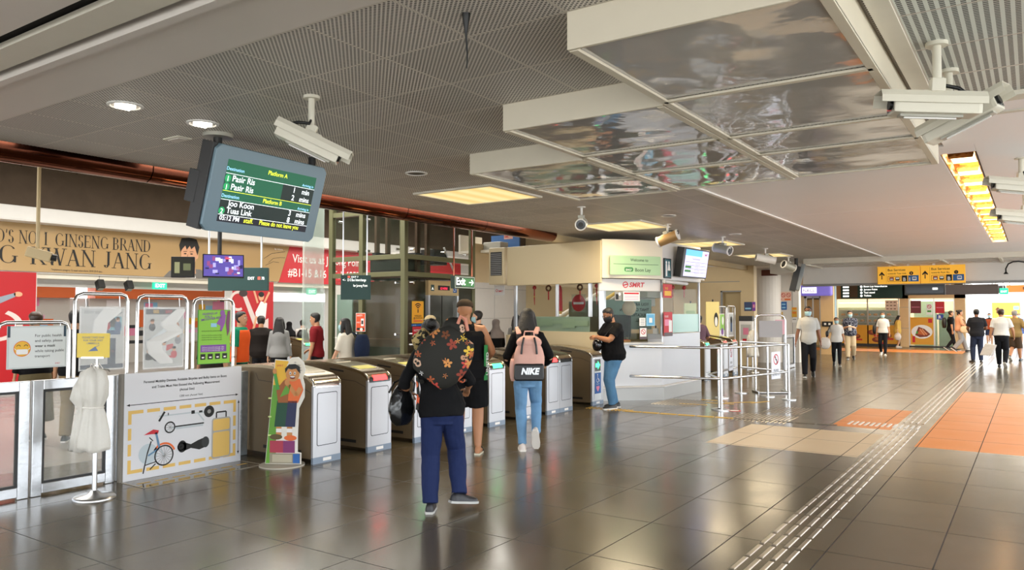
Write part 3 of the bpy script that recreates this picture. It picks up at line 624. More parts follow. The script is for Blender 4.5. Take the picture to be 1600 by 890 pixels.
def serif_text(p, x, y, s, size, m, fit=None, l=3):
    wtot = sum(SERIF[c][0] for c in s); kx = size if fit is None else fit / wtot
    for ch in s:
        w, st = SERIF[ch]; X = lambda a: x + a * kx; Yy = lambda b: y + b * size; q = 0
        for k in st:
            L = l + q * .15; q += 1
            if k[0] in ('v', 'v2'):
                a = k[1]; lo = .15 if k[0] == 'v2' else 0
                p.poly([(X(a - .065), Yy(lo)), (X(a + .065), Yy(lo)), (X(a + .065), Yy(1)), (X(a - .065), Yy(1))], m, L)
                for yy_ in ((.0, .035), (.965, 1)) if k[0] == 'v' else ((.965, 1),): p.poly([(X(a - .14), Yy(yy_[0])), (X(a + .14), Yy(yy_[0])), (X(a + .14), Yy(yy_[1])), (X(a - .14), Yy(yy_[1]))], m, L + .05)
            elif k[0] in ('t', 'tb'):
                a = k[1]; hi = .42 if k[0] == 'tb' else 1; wd_ = .05 if k[0] == 'tb' else .022
                p.poly([(X(a - wd_), Yy(0 if hi == 1 else .06)), (X(a + wd_), Yy(0 if hi == 1 else .06)), (X(a + wd_), Yy(hi)), (X(a - wd_), Yy(hi))], m, L)
                for yy_ in (((.0, .035), (.965, 1)) if hi == 1 else ((.39, .425),)): p.poly([(X(a - .12), Yy(yy_[0])), (X(a + .12), Yy(yy_[0])), (X(a + .12), Yy(yy_[1])), (X(a - .12), Yy(yy_[1]))], m, L + .05)
            elif k[0] == 'd':
                _, x0, y0, x1, y1, wd_ = k; p.poly([(X(x0 - wd_ / 2), Yy(y0)), (X(x0 + wd_ / 2), Yy(y0)), (X(x1 + wd_ / 2), Yy(y1)), (X(x1 - wd_ / 2), Yy(y1))][::(1 if y1 > y0 else -1)], m, L)
            elif k[0] == 'h': p.poly([(X(k[1]), Yy(k[3] - .018)), (X(k[2]), Yy(k[3] - .018)), (X(k[2]), Yy(k[3] + .018)), (X(k[1]), Yy(k[3] + .018))], m, L)
            elif k[0] == 's': p.poly([(X(k[1] - .13), Yy(k[2] - (.0 if k[2] == 0 else .005))), (X(k[1] + .13), Yy(k[2])), (X(k[1] + .13), Yy(k[2] + .033)), (X(k[1] - .13), Yy(k[2] + .033))], m, L)
            elif k[0] == 'e': p.poly([(X(k[1] - .02), Yy(k[2] - .1)), (X(k[1] + .02), Yy(k[2] - .1)), (X(k[1] + .02), Yy(k[2] + .1)), (X(k[1] - .02), Yy(k[2] + .1))], m, L)
            elif k[0] == 'q': p.poly([(X(.04), Yy(0)), (X(.16), Yy(0)), (X(.16), Yy(.1)), (X(.04), Yy(.1))], m, L)
            else:
                cx, cy, rx, ry, a0, a1 = k[1:]; n = 20
                for i in range(n):
                    A, B_ = R(a0 + (a1 - a0) * i / n), R(a0 + (a1 - a0) * (i + 1) / n)
                    ta, tb = .03 + .1 * abs(cos(A)) ** 1.5, .03 + .1 * abs(cos(B_)) ** 1.5
                    p.poly([(X(cx + (rx - ta) * cos(A)), Yy(cy + (ry - .03) * sin(A))), (X(cx + rx * cos(A)), Yy(cy + ry * sin(A))), (X(cx + rx * cos(B_)), Yy(cy + ry * sin(B_))), (X(cx + (rx - tb) * cos(B_)), Yy(cy + (ry - .03) * sin(B_)))], m, L)
        x += w * kx
    return x
def banner():
    O = Vector((WX + .02, 4.2, 2.49)); W = 8.9; H_ = .98
    t = thing('ginseng_banner', 'long gold ginseng brand banner with black serif lettering on the left wall', 'banner', O)
    MB().box(-.015, 0, 0, .02, W, H_, GOLD).build('panel', t, bevel=.004)
    d = MB(); p = Pan(d, (.021, 0, 0), (0, 1, 0), (0, 0, 1), .0015)
    serif_text(p, 1.87, .56, "WORLD'S NO. 1", .27, INK, fit=1.65); serif_text(p, 3.66, .56, 'GINSENG BRAND', .27, INK, fit=2.12)
    serif_text(p, 2.22, .15, 'NG', .36, INK, fit=.74); serif_text(p, 3.2, .15, 'KWAN', .36, INK, fit=1.32); serif_text(p, 4.68, .15, 'JANG', .36, INK, fit=1.12)
    p.text(3.6, .04, '*Implement category, % retail value share, 2010-2019 data', .06, INK, fit=.045)
    d.build('lettering', t)
    d = MB(); p = Pan(d, (.021, 0, 0), (0, 1, 0), (0, 0, 1), .0015); X = 6.45
    p.poly([(X - .35, 0), (X - .2, .15), (X + .05, .22), (X + .62, .22), (X + .85, .1), (X + .9, 0)], mat('suit_print', '#6f6c68', .6), 1)
    p.poly([(X + .12, 0), (X + .2, .25), (X + .42, .25), (X + .5, 0)], PAPER, 2); p.poly([(X + .17, .1), (X + .2, .34), (X + .46, .34), (X + .5, .12), (X + .33, .0)], SKINP, 3)
    p.ell(X + .3, .58, .21, .33, SKINP, 4); p.ell(X + .51, .55, .045, .08, SKINP, 3)
    p.poly([(X + .08, .62), (X + .04, .78), (X + .1, .95), (X + .3, .98), (X + .5, .95), (X + .58, .76), (X + .53, .56), (X + .49, .66), (X + .45, .78), (X + .36, .7), (X + .32, .78), (X + .24, .68), (X + .2, .78), (X + .13, .7)], INK, 5)
    for ex in (.2, .37): p.ell(X + ex, .585, .035, .014, INK, 6); p.line(X + ex - .05, .635, X + ex + .05, .645, .012, INK, 6)
    p.path([(X + .27, .57), (X + .24, .46), (X + .29, .45)], .009, BROWNP, 6); p.ell(X + .29, .37, .065, .022, mat('lip_print', '#a8554a', .6), 6); p.line(X + .2, .36, X + .38, .39, .014, PAPER, 6)
    p.line(X + .19, .12, X + .31, .37, .03, INK, 7)
    d.build('portrait', t)
banner()
t = thing('gold_wall_panel', 'plain gold banner end with fine black ornament, between portrait and red advertisement', 'banner', (WX + .02, 13.1, 2.49))
b = MB().prism([(-.0, 0), (.55, 0), (.9, .98), (0, .98)], (-.015, -0.0, 0), (0, 1, 0), (0, 0, 1), .035, GOLD); b.build('panel', t)
d = MB(); p = Pan(d, (.021, 0, 0), (0, 1, 0), (0, 0, 1)); p.path([(.05, .6), (.3, .75), (.6, .8), (.75, .83)], .012, INK); p.path([(.2, .5), (.35, .62), (.6, .66), (.75, .66)], .01, INK); p.path([(.1, .42), (.35, .53), (.55, .52)], .01, INK); p.text(.4, .86, 'by nature', .07, PAPER); d.build('lettering', t)
def red_ad():
    t = thing('red_advertisement', 'red shopping advertisement panel with white lettering, left of the lift', 'banner', (WX + .02, 13.65, 2.47))
    REDP = mat('red_ad_print', '#c4202c', .35, var=.05); b = MB().prism([(.0, 0), (8.0, 0), (8.0, 1.0), (.36, 1.0)], (-.015, 0, 0), (0, 1, 0), (0, 0, 1), .035, REDP); b.build('panel', t)
    d = MB(); p = Pan(d, (.021, 0, 0), (0, 1, 0), (0, 0, 1), .0015)
    p.text(.45, .58, 'Visit us at Jurong Point', .32, PAPER, bold=.012, fit=.29); p.text(.3, .18, '#B1-15 &16 / Tel: 6952 05', .32, PAPER, bold=.012, fit=.285); d.build('lettering', t)
red_ad()
REDW = mat('red_wall_print', '#b3121d', .4)
def red_poster(label, y0, y1, extra):
    t = thing('red_wall_poster', label, 'poster', (WX + .02, y0, .05)); W = y1 - y0
    MB().box(-.015, 0, 0, .015, W, 2.42, REDW).build('panel', t)
    d = MB(); p = Pan(d, (.016, 0, 0), (0, 1, 0), (0, 0, 1), .0015); extra(p, W); d.build('artwork', t)
def dancer(p, W):
    c = W * .5; g_ = mat('sport_grey_print', '#8d98a5', .6); wt = mat('ribbon_print', '#d9c9c4', .6)
    p.ring(c + .35, 1.35, .55, .12, wt, 1, a0=150, a1=420, ky=.6); p.ell(c, 1.98, .1, .1, INK, 3); p.ell(c, 1.9, .085, .1, SKINP, 2)
    p.poly([(c - .2, 1.15), (c + .2, 1.15), (c + .18, 1.82), (c - .16, 1.82)], g_, 3); p.poly([(c + .12, 1.8), (c + .75, 2.0), (c + .75, 1.92), (c + .15, 1.62)], g_, 3); p.poly([(c - .12, 1.8), (c - .6, 1.55), (c - .6, 1.48), (c - .1, 1.65)], g_, 3); p.ell(c + .8, 1.97, .08, .05, SKINP, 3)
    p.poly([(c - .2, 1.15), (c + .2, 1.15), (c + .5, .5), (c + .35, .4), (c, .9), (c - .5, .5), (c - .6, .6)], wt, 2); p.text(c - .9, 2.15, 'ME', .2, PAPER, bold=.02)
def dancer2(p, W):
    wt = mat('ribbon_print', '#d9c9c4', .6)
    p.poly([(.25, 2.1), (.4, 2.05), (.75, 1.35), (.62, 1.28)], wt, 2); p.ell(.3, 2.1, .13, .09, mat('shoe_print', '#3a2c2c', .6), 3); p.ring(.15, 1.9, .26, .07, wt, 2, a0=60, a1=300)
    p.poly([(.72, 1.3), (1.0, 1.4), (1.05, 1.85), (.85, 1.9), (.68, 1.6)], PAPER, 3); p.ell(.86, 2.02, .09, .11, SKINP, 4); p.ell(.86, 2.08, .09, .07, INK, 5); p.line(.95, 1.85, 1.12, 2.15, .06, SKINP, 4); p.line(.75, 1.85, .62, 2.2, .06, SKINP, 4); p.line(.72, 1.5, .62, 1.15, .07, SKINP, 4)
    p.poly([(.9, 1.35), (1.1, 1.45), (1.1, 1.0), (1.0, .95)], wt, 2); p.text(.12, .75, 'MOVE', .16, PAPER, bold=.03, shear=.2)
red_poster('red wall poster with a grey leaping dancer at the far left', 5.25, 7.52, dancer)
red_poster('red wall poster of a high kicking dancer, behind the small paid area gates', 12.22, 13.48, dancer2)
# ================================================================ TICKET GATES
SATIN = mat('satin_steel_front', '#bdbfc4', .34, .65, var=.04, vscale=2); KICK = mat('blue_grey_kick', '#7f8ea0', .4, .3); TOPST = mat('top_cover_steel', '#b9ac94', .22, 1.0, var=.1, vscale=2)
GR = glow('gate_red_light', '#ff2a2a', 5); GG = glow('gate_green_light', '#2ee87a', 4); GDK = mat('gate_dark_cap', '#2d2f31', .25); LIMEP = mat('card_reader_yellow', '#d9d36a', .4)
def gate(label, x, y, wdt=.40, light=None, group='ticket gates of the front row', style='plain', ln=1.9, rz=0.0, h0=.9):
    t = thing('ticket_gate', label, 'ticket gate', (x, y, 0), rz, group); w = wdt / 2
    top = [(-ln * i / 16, h0 + .15 * sin(pi * min(max((i / 16) * .92 + .04, 0), 1)) ** .8) for i in range(17)]
    prof = [(-.012, .05)] + [(-.012, h0 - .03)] + [(px if 0 < i < 16 else (px - .03 if i == 0 else px + .03), pz - .012) for i, (px, pz) in enumerate(top)] + [(-ln + .012, h0 - .03), (-ln + .012, .05)]
    MB().prism(prof[::-1], (0, w - .012, 0), (1, 0, 0), (0, 0, 1), wdt - .024, DKSTEEL).build('body', t)
    tc = MB(); tp = [(0.0, h0 - .055), (.0, h0 - .03), (-.02, h0 + .0)] + [(px, pz) for px, pz in top[1:16]] + [(-ln + .02, h0), (-ln, h0 - .03), (-ln, h0 - .055)]
    inn = [(px, pz - .035 if 0 < i < len(tp) - 1 else pz) for i, (px, pz) in enumerate(tp)]
    tc.loft([[Vector((a[0], -w, a[1])), Vector((a[0], w, a[1])), Vector((b_[0], w, b_[1])), Vector((b_[0], -w, b_[1]))] for a, b_ in zip(tp, inn)], TOPST); tc.build('top_cover', t, smooth=35)
    for k, fx in (('front_panel', 0.0), ('rear_panel', -ln)):
        d = 1 if fx == 0 else -1; b = MB()
        b.box(min(fx, fx - d * .03), -w, .07, max(fx, fx - d * .03), w, h0 - .055, SATIN)
        p = Pan(b, (fx, -w if d > 0 else w, .07), (0, d, 0), (0, 0, 1)); iw = wdt * .74; ox = (wdt - iw) / 2
        if style != 'sign' or d < 0:
            p.rrect(ox, .12, ox + iw, h0 - .2, .025, mat('panel_groove', '#33363a', .5), 1); p.rrect(ox + .008, .128, ox + iw - .008, h0 - .208, .02, SATIN, 2)
        b.build(k, t)
        b = MB().box(min(fx + d * .004, fx - d * .03), -w, .0, max(fx + d * .004, fx - d * .03), w, .07, KICK); p = Pan(b, (fx + d * .004, -w if d > 0 else w, 0), (0, d, 0), (0, 0, 1)); p.rect(wdt * .35, .02, wdt * .65, .055, PAPER); p.text(wdt / 2, .03, 'gate', .02, INK, al='c') if False else None
        b.build('kick_plate', t)
    for s in (-1, 1):                                                   # outlines, slot and lower vent on both sides
        b = MB(); p = Pan(b, (-ln if s < 0 else 0, s * (w - .0115), 0), (1 if s < 0 else -1, 0, 0), (0, 0, 1))
        q = lambda a: (ln - a) if s < 0 else a
        gm = mat('side_groove', '#4a4034', .5)
        for pts in ([(q(.05), .1), (q(.05), h0 - .13), (q(.22), h0 - .07), (q(.95), h0 - .03), (q(1.0), h0 + .05)], [(q(1.1), .1), (q(1.1), h0 + .04)], [(q(1.5), .3), (q(1.5), h0 - .1), (q(1.62), h0 - .1), (q(1.62), .3), (q(1.5), .3)]): p.path(pts, .008, gm)
        p.rect(min(q(.2), q(.85)), .1, max(q(.2), q(.85)), .135, BLACK, 1); p.poly([(q(.42), h0 + .03), (q(.42), h0 + .05), (q(.66), h0 + .072), (q(.66), h0 + .052)][::(-1 if s < 0 else 1)], BLACK, 1)
        b.build('side_panel', t)
    def on_top(x0, x1, ww, m, nm, lift=.004):
        z = lambda xx: h0 + .15 * sin(pi * min(max((-xx / ln) * .92 + .04, 0), 1)) ** .8
        MB().loft([[Vector((a, -ww, z(a) + lift)), Vector((a, ww, z(a) + lift)), Vector((a, ww, z(a) - .012)), Vector((a, -ww, z(a) - .012))] for a in (x0, (x0 + x1) / 2, x1)], m).build(nm, t)
    on_top(-.34, -.2, w * .72, LIMEP if light else TOPST, 'card_reader'); on_top(-.8, -.62, w * .6, TOPST, 'hatch')
    for s in (-1, 1): MB().tube([(0 - .006, s * (w - .012), h0 - .06), (-.012, s * (w - .012), h0 - .012), (-.06, s * (w - .012), h0 + .025)], .014, CHROME).build('corner_trim', t, smooth=60)
    cap = MB(); lo = [(.006, h0 - .075), (.004, h0 - .03), (-.03, h0 + .006), (-.13, h0 + .045)]
    cap.loft([[Vector((a, -w * .86, b_)), Vector((a, w * .86, b_)), Vector((a - .02, w * .86, b_ - .015)), Vector((a - .02, -w * .86, b_ - .015))] for a, b_ in lo], GDK if light or style == 'cap' else CHROME); cap.build('front_cap', t, smooth=50)
    if light:
        li = MB(); l2 = [(.009, h0 - .055), (.007, h0 - .03), (-.022, h0 + .005)]
        li.loft([[Vector((a, -w * .55, b_)), Vector((a, w * .6, b_)), Vector((a - .012, w * .6, b_ - .01)), Vector((a - .012, -w * .55, b_ - .01))] for a, b_ in l2], GR if light == 'red' else GG); li.build('status_light', t, smooth=50)
    if style == 'sign':
        d = MB(); p = Pan(d, (0.001, -w, .07), (0, 1, 0), (0, 0, 1)); c = wdt / 2
        p.rect(c - .13, .02, c + .13, .78, mat('gate_pale_print', '#dfe6ea', .4)); p.rect(c - .11, .53, c + .11, .74, mat('gate_panel_black', '#20282a', .3), 2)
        p.poly([(c - .08, .6), (c + .0, .6), (c + .0, .56), (c + .085, .635), (c, .71), (c, .67), (c - .08, .67)], GG, 3)
        p.rect(c - .12, .13, c + .12, .5, BLUE, 2); p.ring(c - .01, .37, .045, .01, PAPER, 3, a0=150, a1=400); p.path([(c - .01, .45), (c - .005, .39), (c + .04, .385), (c + .06, .34)], .012, PAPER, 3); p.ell(c - .012, .465, .014, .014, PAPER, 3); p.text(c, .29, 'PRIORITY', .024, PAPER, al='c', l=3)
        p.poly([(c, .16), (c - .06, .225), (c - .06, .255), (c - .03, .27), (c, .25), (c + .03, .27), (c + .06, .255), (c + .06, .225)][::-1], PINK, 3); d.build('sign_plate', t)
    return t
gate('first ticket gate, plain fronted with no light, beside the standee of the boy', -6.5, 5.91)
gate('second ticket gate, with a glowing red light on top of its front', -6.5, 6.735, light='red')
gate('third ticket gate, mostly hidden behind the woman with the floral backpack', -6.5, 7.56, light='green')
gate('ticket gate hidden behind the man in the black tank top', -6.5, 8.36, light='red')
gate('ticket gate with a green light directly right of the man in the tank top', -6.5, 9.17, light='green')
gate('ticket gate behind the legs of the girl with the pink backpack', -6.5, 9.97, light='red')
gate('ticket gate with a red light just right of the girl with the pink backpack', -6.5, 10.75, light='red')
gate('dark capped ticket gate pressed against the red lit one, right of the pink backpack', -6.5, 11.165, .42, style='cap')
gate('wide ticket gate with green arrow and blue wheelchair and heart sign beside the booth', -6.5, 12.29, .42, style='sign')
for y, lg, lb in ((10.68, 'green', 'small paid area gate with green light left of the man in black'), (11.4, 'green', 'small paid area gate hidden behind the man in black'), (12.1, 'green', 'small paid area gate with green light just right of the woman in grey'), (12.72, 'green', 'small paid area gate with green light in front of the boy with a backpack')):
    gate(lb, -14.7, y, .24, lg, 'small gates across the paid area', ln=1.7)
for y, lg, lb in ((18.2, 'green', 'ticket gate beyond the booth where the person in purple stands, green light'), (19.52, 'red', 'ticket gate beyond the booth with a red light, left of a similar one'), (20.3, 'red', 'ticket gate beyond the booth with a red light, closest to the white bag stand')):
    gate(lb, -6.6, y, .36, lg, 'ticket gates beyond the booth')

# ================================================================ FENCE, HOOPS, POSTERS
FRS = mat('fence_steel', '#cfd2d6', .25, .9, var=.12, vscale=4, bump=.04, bscale=30); PANE = mat('fence_glass', '#dfe9ea', .03, alpha=.12, spec=.8)
def fence(label, y0, y1, x=-7.45, h=1.04, fr=.09, m=FRS):
    t = thing('glass_fence', label, 'fence', (x, (y0 + y1) / 2, 0), group=None); a = (y1 - y0) / 2; k = .025
    MB().box(-k, -a, 0, k, -a + fr, h, m).build('post', t, bevel=.006); MB().box(-k, a - fr, 0, k, a, h, m).build('post', t, bevel=.006)
    MB().box(-k, -a + fr, h - .09, k, a - fr, h, m).build('top_rail', t, bevel=.006); MB().box(-k, -a + fr, .02, k, a - fr, .11, m).build('bottom_rail', t, bevel=.006)
    b = MB()
    for r in ((-a + fr, .11, -a + fr + .02, h - .09), (a - fr - .02, .11, a - fr, h - .09), (-a + fr + .02, h - .11, a - fr - .02, h - .09), (-a + fr + .02, .11, a - fr - .02, .13)): b.box(-.014, r[0], r[1], .014, r[2], r[3], BLACK)
    b.build('gasket', t); MB().box(-.005, -a + fr + .01, .12, .005, a - fr - .01, h - .1, PANE).build('glass_panel', t)
fence('framed glass fence panel cut off at the left edge, below the face mask notice', 1.75, 3.265)
fence('framed glass fence panel behind the stand of white umbrella bags', 3.285, 4.04)
fence('framed glass fence panel hidden behind the mobility device board', 4.06, 5.4, x=-7.47)
fence('mottled galvanised open frame between the mobility device board and the first gate', 5.405, 5.69, x=-7.62, h=.97, m=mat('galvanised', '#8f959a', .4, .8, var=.35, vscale=14))
ACR = mat('acrylic_cover', '#e9ecee', .05, alpha=.14, spec=.8, bump=.5, bscale=4)
def hoop(label, y0, y1, ztop, x=-7.46, zb=1.041, group='steel poster hoops on the glass fence', r=.018):
    t = tag(MB().tube([(0, -(y1 - y0) / 2, 0), (0, -(y1 - y0) / 2, ztop - zb - .07), (0, -(y1 - y0) / 2 + .02, ztop - zb - .02), (0, -(y1 - y0) / 2 + .07, ztop - zb), (0, (y1 - y0) / 2 - .07, ztop - zb), (0, (y1 - y0) / 2 - .02, ztop - zb - .02), (0, (y1 - y0) / 2, ztop - zb - .07), (0, (y1 - y0) / 2, 0)], r, CHROME, 12).build('poster_hoop', smooth=60), label, 'poster hoop', group)
    t.location = (x, (y0 + y1) / 2, zb); return t
hoop('low steel hoop at the far left holding the face mask notice', 3.0, 3.6, 1.56)
hoop('steel hoop right behind the yellow umbrella notice', 3.65, 4.16, 1.83)
hoop('steel hoop over the grey poster with the torn white wrapping', 4.26, 4.81, 1.82)
hoop('steel hoop over the bright green poster', 4.88, 5.38, 1.8)
def poster(label, y0, y1, z0, z1, face, draw, x=-7.45, clips=True, cover=False, ztop=None):
    t = thing('hanging_poster', label, 'poster', (x, y0, z0)); W, Hh = y1 - y0, z1 - z0
    MB().box(-.006, 0, 0, .006, W, Hh, face).build('backing_board', t, bevel=.002)
    d = MB(); draw(Pan(d, (.006, 0, 0), (0, 1, 0), (0, 0, 1)), W, Hh); d.build('artwork', t)
    if clips:
        for yy in (W * .12, W * .88): MB().tube([(0, yy, Hh - .02), (0, yy + .006, Hh + .02), (0, yy, (ztop or z1 + .1) - z0)], .004, STEEL, 6).build('hook', t)
    if cover:
        MB().box(.012, -.01, -.01, .014, W + .01, Hh + .01, ACR).build('plastic_cover', t)
        b = MB(); b.loft([[Vector((.013 + dx, yy, zz)) for dx, yy, zz in ((0, W * a0, Hh * b0), (.012, W * a1, Hh * b0), (.012, W * a1, Hh * b0 - .03), (0, W * a0, Hh * b0 - .03))] for a0, a1, b0 in cover], mat('torn_wrap_white', '#f2f2f0', .25, alpha=.75)); b.build('loose_wrapping', t)
def d_mask(p, W, H):
    p.rect(.015, .015, W - .015, H - .015, mat('notice_grey', '#d9dedd', .5)); c = (W * .24, H * .47); p.ell(*c, .068, .068, YEL, 2); p.ring(*c, .07, .006, ORNG, 3); p.rrect(c[0] - .048, c[1] - .05, c[0] + .048, c[1] - .005, .012, PAPER, 3)
    for s in (-1, 1): p.ring(c[0] + s * .03, c[1] + .018, .018, .005, INK, 4, a0=10, a1=170, n=8); p.line(c[0] + s * .048, c[1] - .01, c[0] + s * .066, c[1] + .005, .005, PAPER, 3)
    for i, (s, b) in enumerate((('For public health', 0), ('and safety, please', 0), ('wear a mask', .014), ('while taking public', 0), ('transport', 0))): p.text(W * .45, H * .74 - i * .046, s, .034, INK, bold=b)
    p.rect(0, H - .1, .022, H - .0, mat('tape_blue', '#1b3a4a', .5), 3); p.rect(W - .03, H - .1, W - .008, H, mat('tape_blue', '#1b3a4a', .5), 3); p.text(W * .8, .03, 'SMRT', .018, RED)
poster('white notice with a yellow face wearing a mask, at the far left', 3.07, 3.57, 1.15, 1.53, mat('notice_board', '#c7cdcc', .4), d_mask, x=-7.44, ztop=1.55)
def d_res(p, W, H):
    p.rect(.01, .01, W - .01, H - .01, mat('poster_grey', '#c9c9c6', .5)); p.text(.13, H * .62, 'RES', .1, RED, bold=.01); p.text(.04, H * .9, 'NEW LIFE', .04, GREY); p.rect(W * .55, H * .62, W - .03, H * .85, mat('poster_teal', '#78aebc', .5), 2); p.text(W * .66, H * .9, 'together', .035, INK)
    for x, y, m in ((.6, .72, RED), (.72, .76, INK), (.84, .7, mat('poster_blue', '#2c4f78', .5))): p.ell(W * x, H * y, .035, .05, m, 3); p.ell(W * x, H * y + .06, .02, .022, SKINP, 4); p.ell(W * x, H * y + .072, .021, .016, INK, 5)
    p.rect(W * .5, H * .56, W * .9, H * .63, mat('poster_blue', '#2c4f78', .5), 3); p.rect(.01, .01, W - .01, .05, mat('poster_navy', '#24364c', .5), 2); p.text(.03, .14, 'TOGETHER', .06, mat('poster_pinkred', '#cf6f78', .5)); p.rect(W * .62, .05, W * .8, .3, mat('poster_navy', '#24364c', .5), 2)
poster('grey poster with red letters and a seated group, behind the yellow umbrella notice', 3.69, 4.12, 1.1, 1.7, PAPER, d_res, cover=[(.5, .9, .98), (.3, .6, .8), (.25, .55, .55), (.1, .35, .4)], ztop=1.81)
def d_say(p, W, H):
    p.rect(.008, .008, W - .008, H - .008, mat('poster_grey2', '#bfc0bd', .5)); p.rect(.02, H * .89, W - .02, H - .015, INK, 2); p.text(W * .22, H * .91, 'SEE', .045, YEL, l=3, bold=.02); p.text(W * .52, H * .91, 'SAY', .045, RED, l=3, bold=.02)
    p.poly([(.03, H * .44), (W * .62, H * .72), (W * .66, H * .6), (.1, H * .36)], mat('train_print', '#d8e0e2', .5), 2); p.ell(.07, H * .41, .05, .05, mat('train_front', '#7f8a8c', .5), 3)
    for x, y, m in ((.2, .68, INK), (.8, .7, mat('fig_skin', '#b9856b', .5)), (.85, .45, mat('fig_grey', '#77787a', .5)), (.5, .32, mat('fig_white', '#dedede', .5)), (.12, .2, INK), (.75, .22, RED), (.3, .18, INK)): p.ell(W * x, H * y, .035, .04, m, 3); p.ell(W * x, H * y + .055, .02, .024, SKINP, 4); p.ell(W * x, H * y + .07, .022, .014, INK, 5)
    p.poly([(W * .55, H * .28), (W * .75, H * .33), (W * .72, H * .4), (W * .56, H * .38)], RED, 4); p.rect(.02, .09, W * .4, .15, DARK, 3); p.rect(W * .45, H * .16, W * .7, H * .2, RED, 4)
poster('grey crime notice poster wrapped in torn glossy plastic', 4.32, 4.76, 1.08, 1.7, PAPER, d_say, cover=[(.8, 1.0, .98), (.4, .75, .75), (.6, .95, .62), (.05, .4, .45), (.1, .45, .3), (.4, .7, .12)], ztop=1.8)
def d_green(p, W, H):
    lime = mat('lime_print', '#86c43a', .5); p.rect(.006, .006, W - .006, H - .006, lime); p.text(W * .12, H * .9, 'GEARING UP', .032, PURP, l=3, bold=.01, rot=.06); p.text(W * .2, H * .85, 'FOR A', .032, PURP, l=3, bold=.01, rot=.06); p.text(.03, H * .79, 'SMOOTHER RIDE', .034, PURP, l=3, bold=.01, rot=.12)
    pu = mat('figure_purple', '#8a4f9e', .5); p.poly([(W * .55, H * .74), (W * .75, H * .95), (W * .85, H * .9), (W * .82, H * .75), (W * .72, H * .6), (W * .66, H * .62), (W * .68, H * .7)], pu, 3); p.ell(W * .74, H * .94, .03, .034, pu, 4); p.poly([(W * .9, H * .5), (W * .85, H * .75), (W * .9, H * .98), (W * .98, H * .98), (W * .96, H * .6)], mat('figure_plum', '#743a62', .5), 4); p.rect(W * .38, H * .68, W * .56, H * .75, LBLUE, 4)
    p.rect(.03, H * .22, W - .05, H * .35, PURP, 2); 
    for k in (.3, .27, .24): p.text(.05, H * k, 'Find out more at the passenger office', .018, PAPER, l=3)
    for k in (.6, .52, .48, .44): p.text(.04, H * k, 'works on the line continue tonight', .018, INK, l=3)
    for i in range(4): p.rect(.03 + i * .09, .05, .09 + i * .09, .11, INK, 3); p.rect(.045 + i * .09, .065, .075 + i * .09, .08, PAPER, 4)
    p.text(.42, .05, 'SMRT', .03, DARK, l=3)
poster('bright green poster with a leaping purple figure', 4.93, 5.33, 1.09, 1.68, GRN, d_green, ztop=1.78)

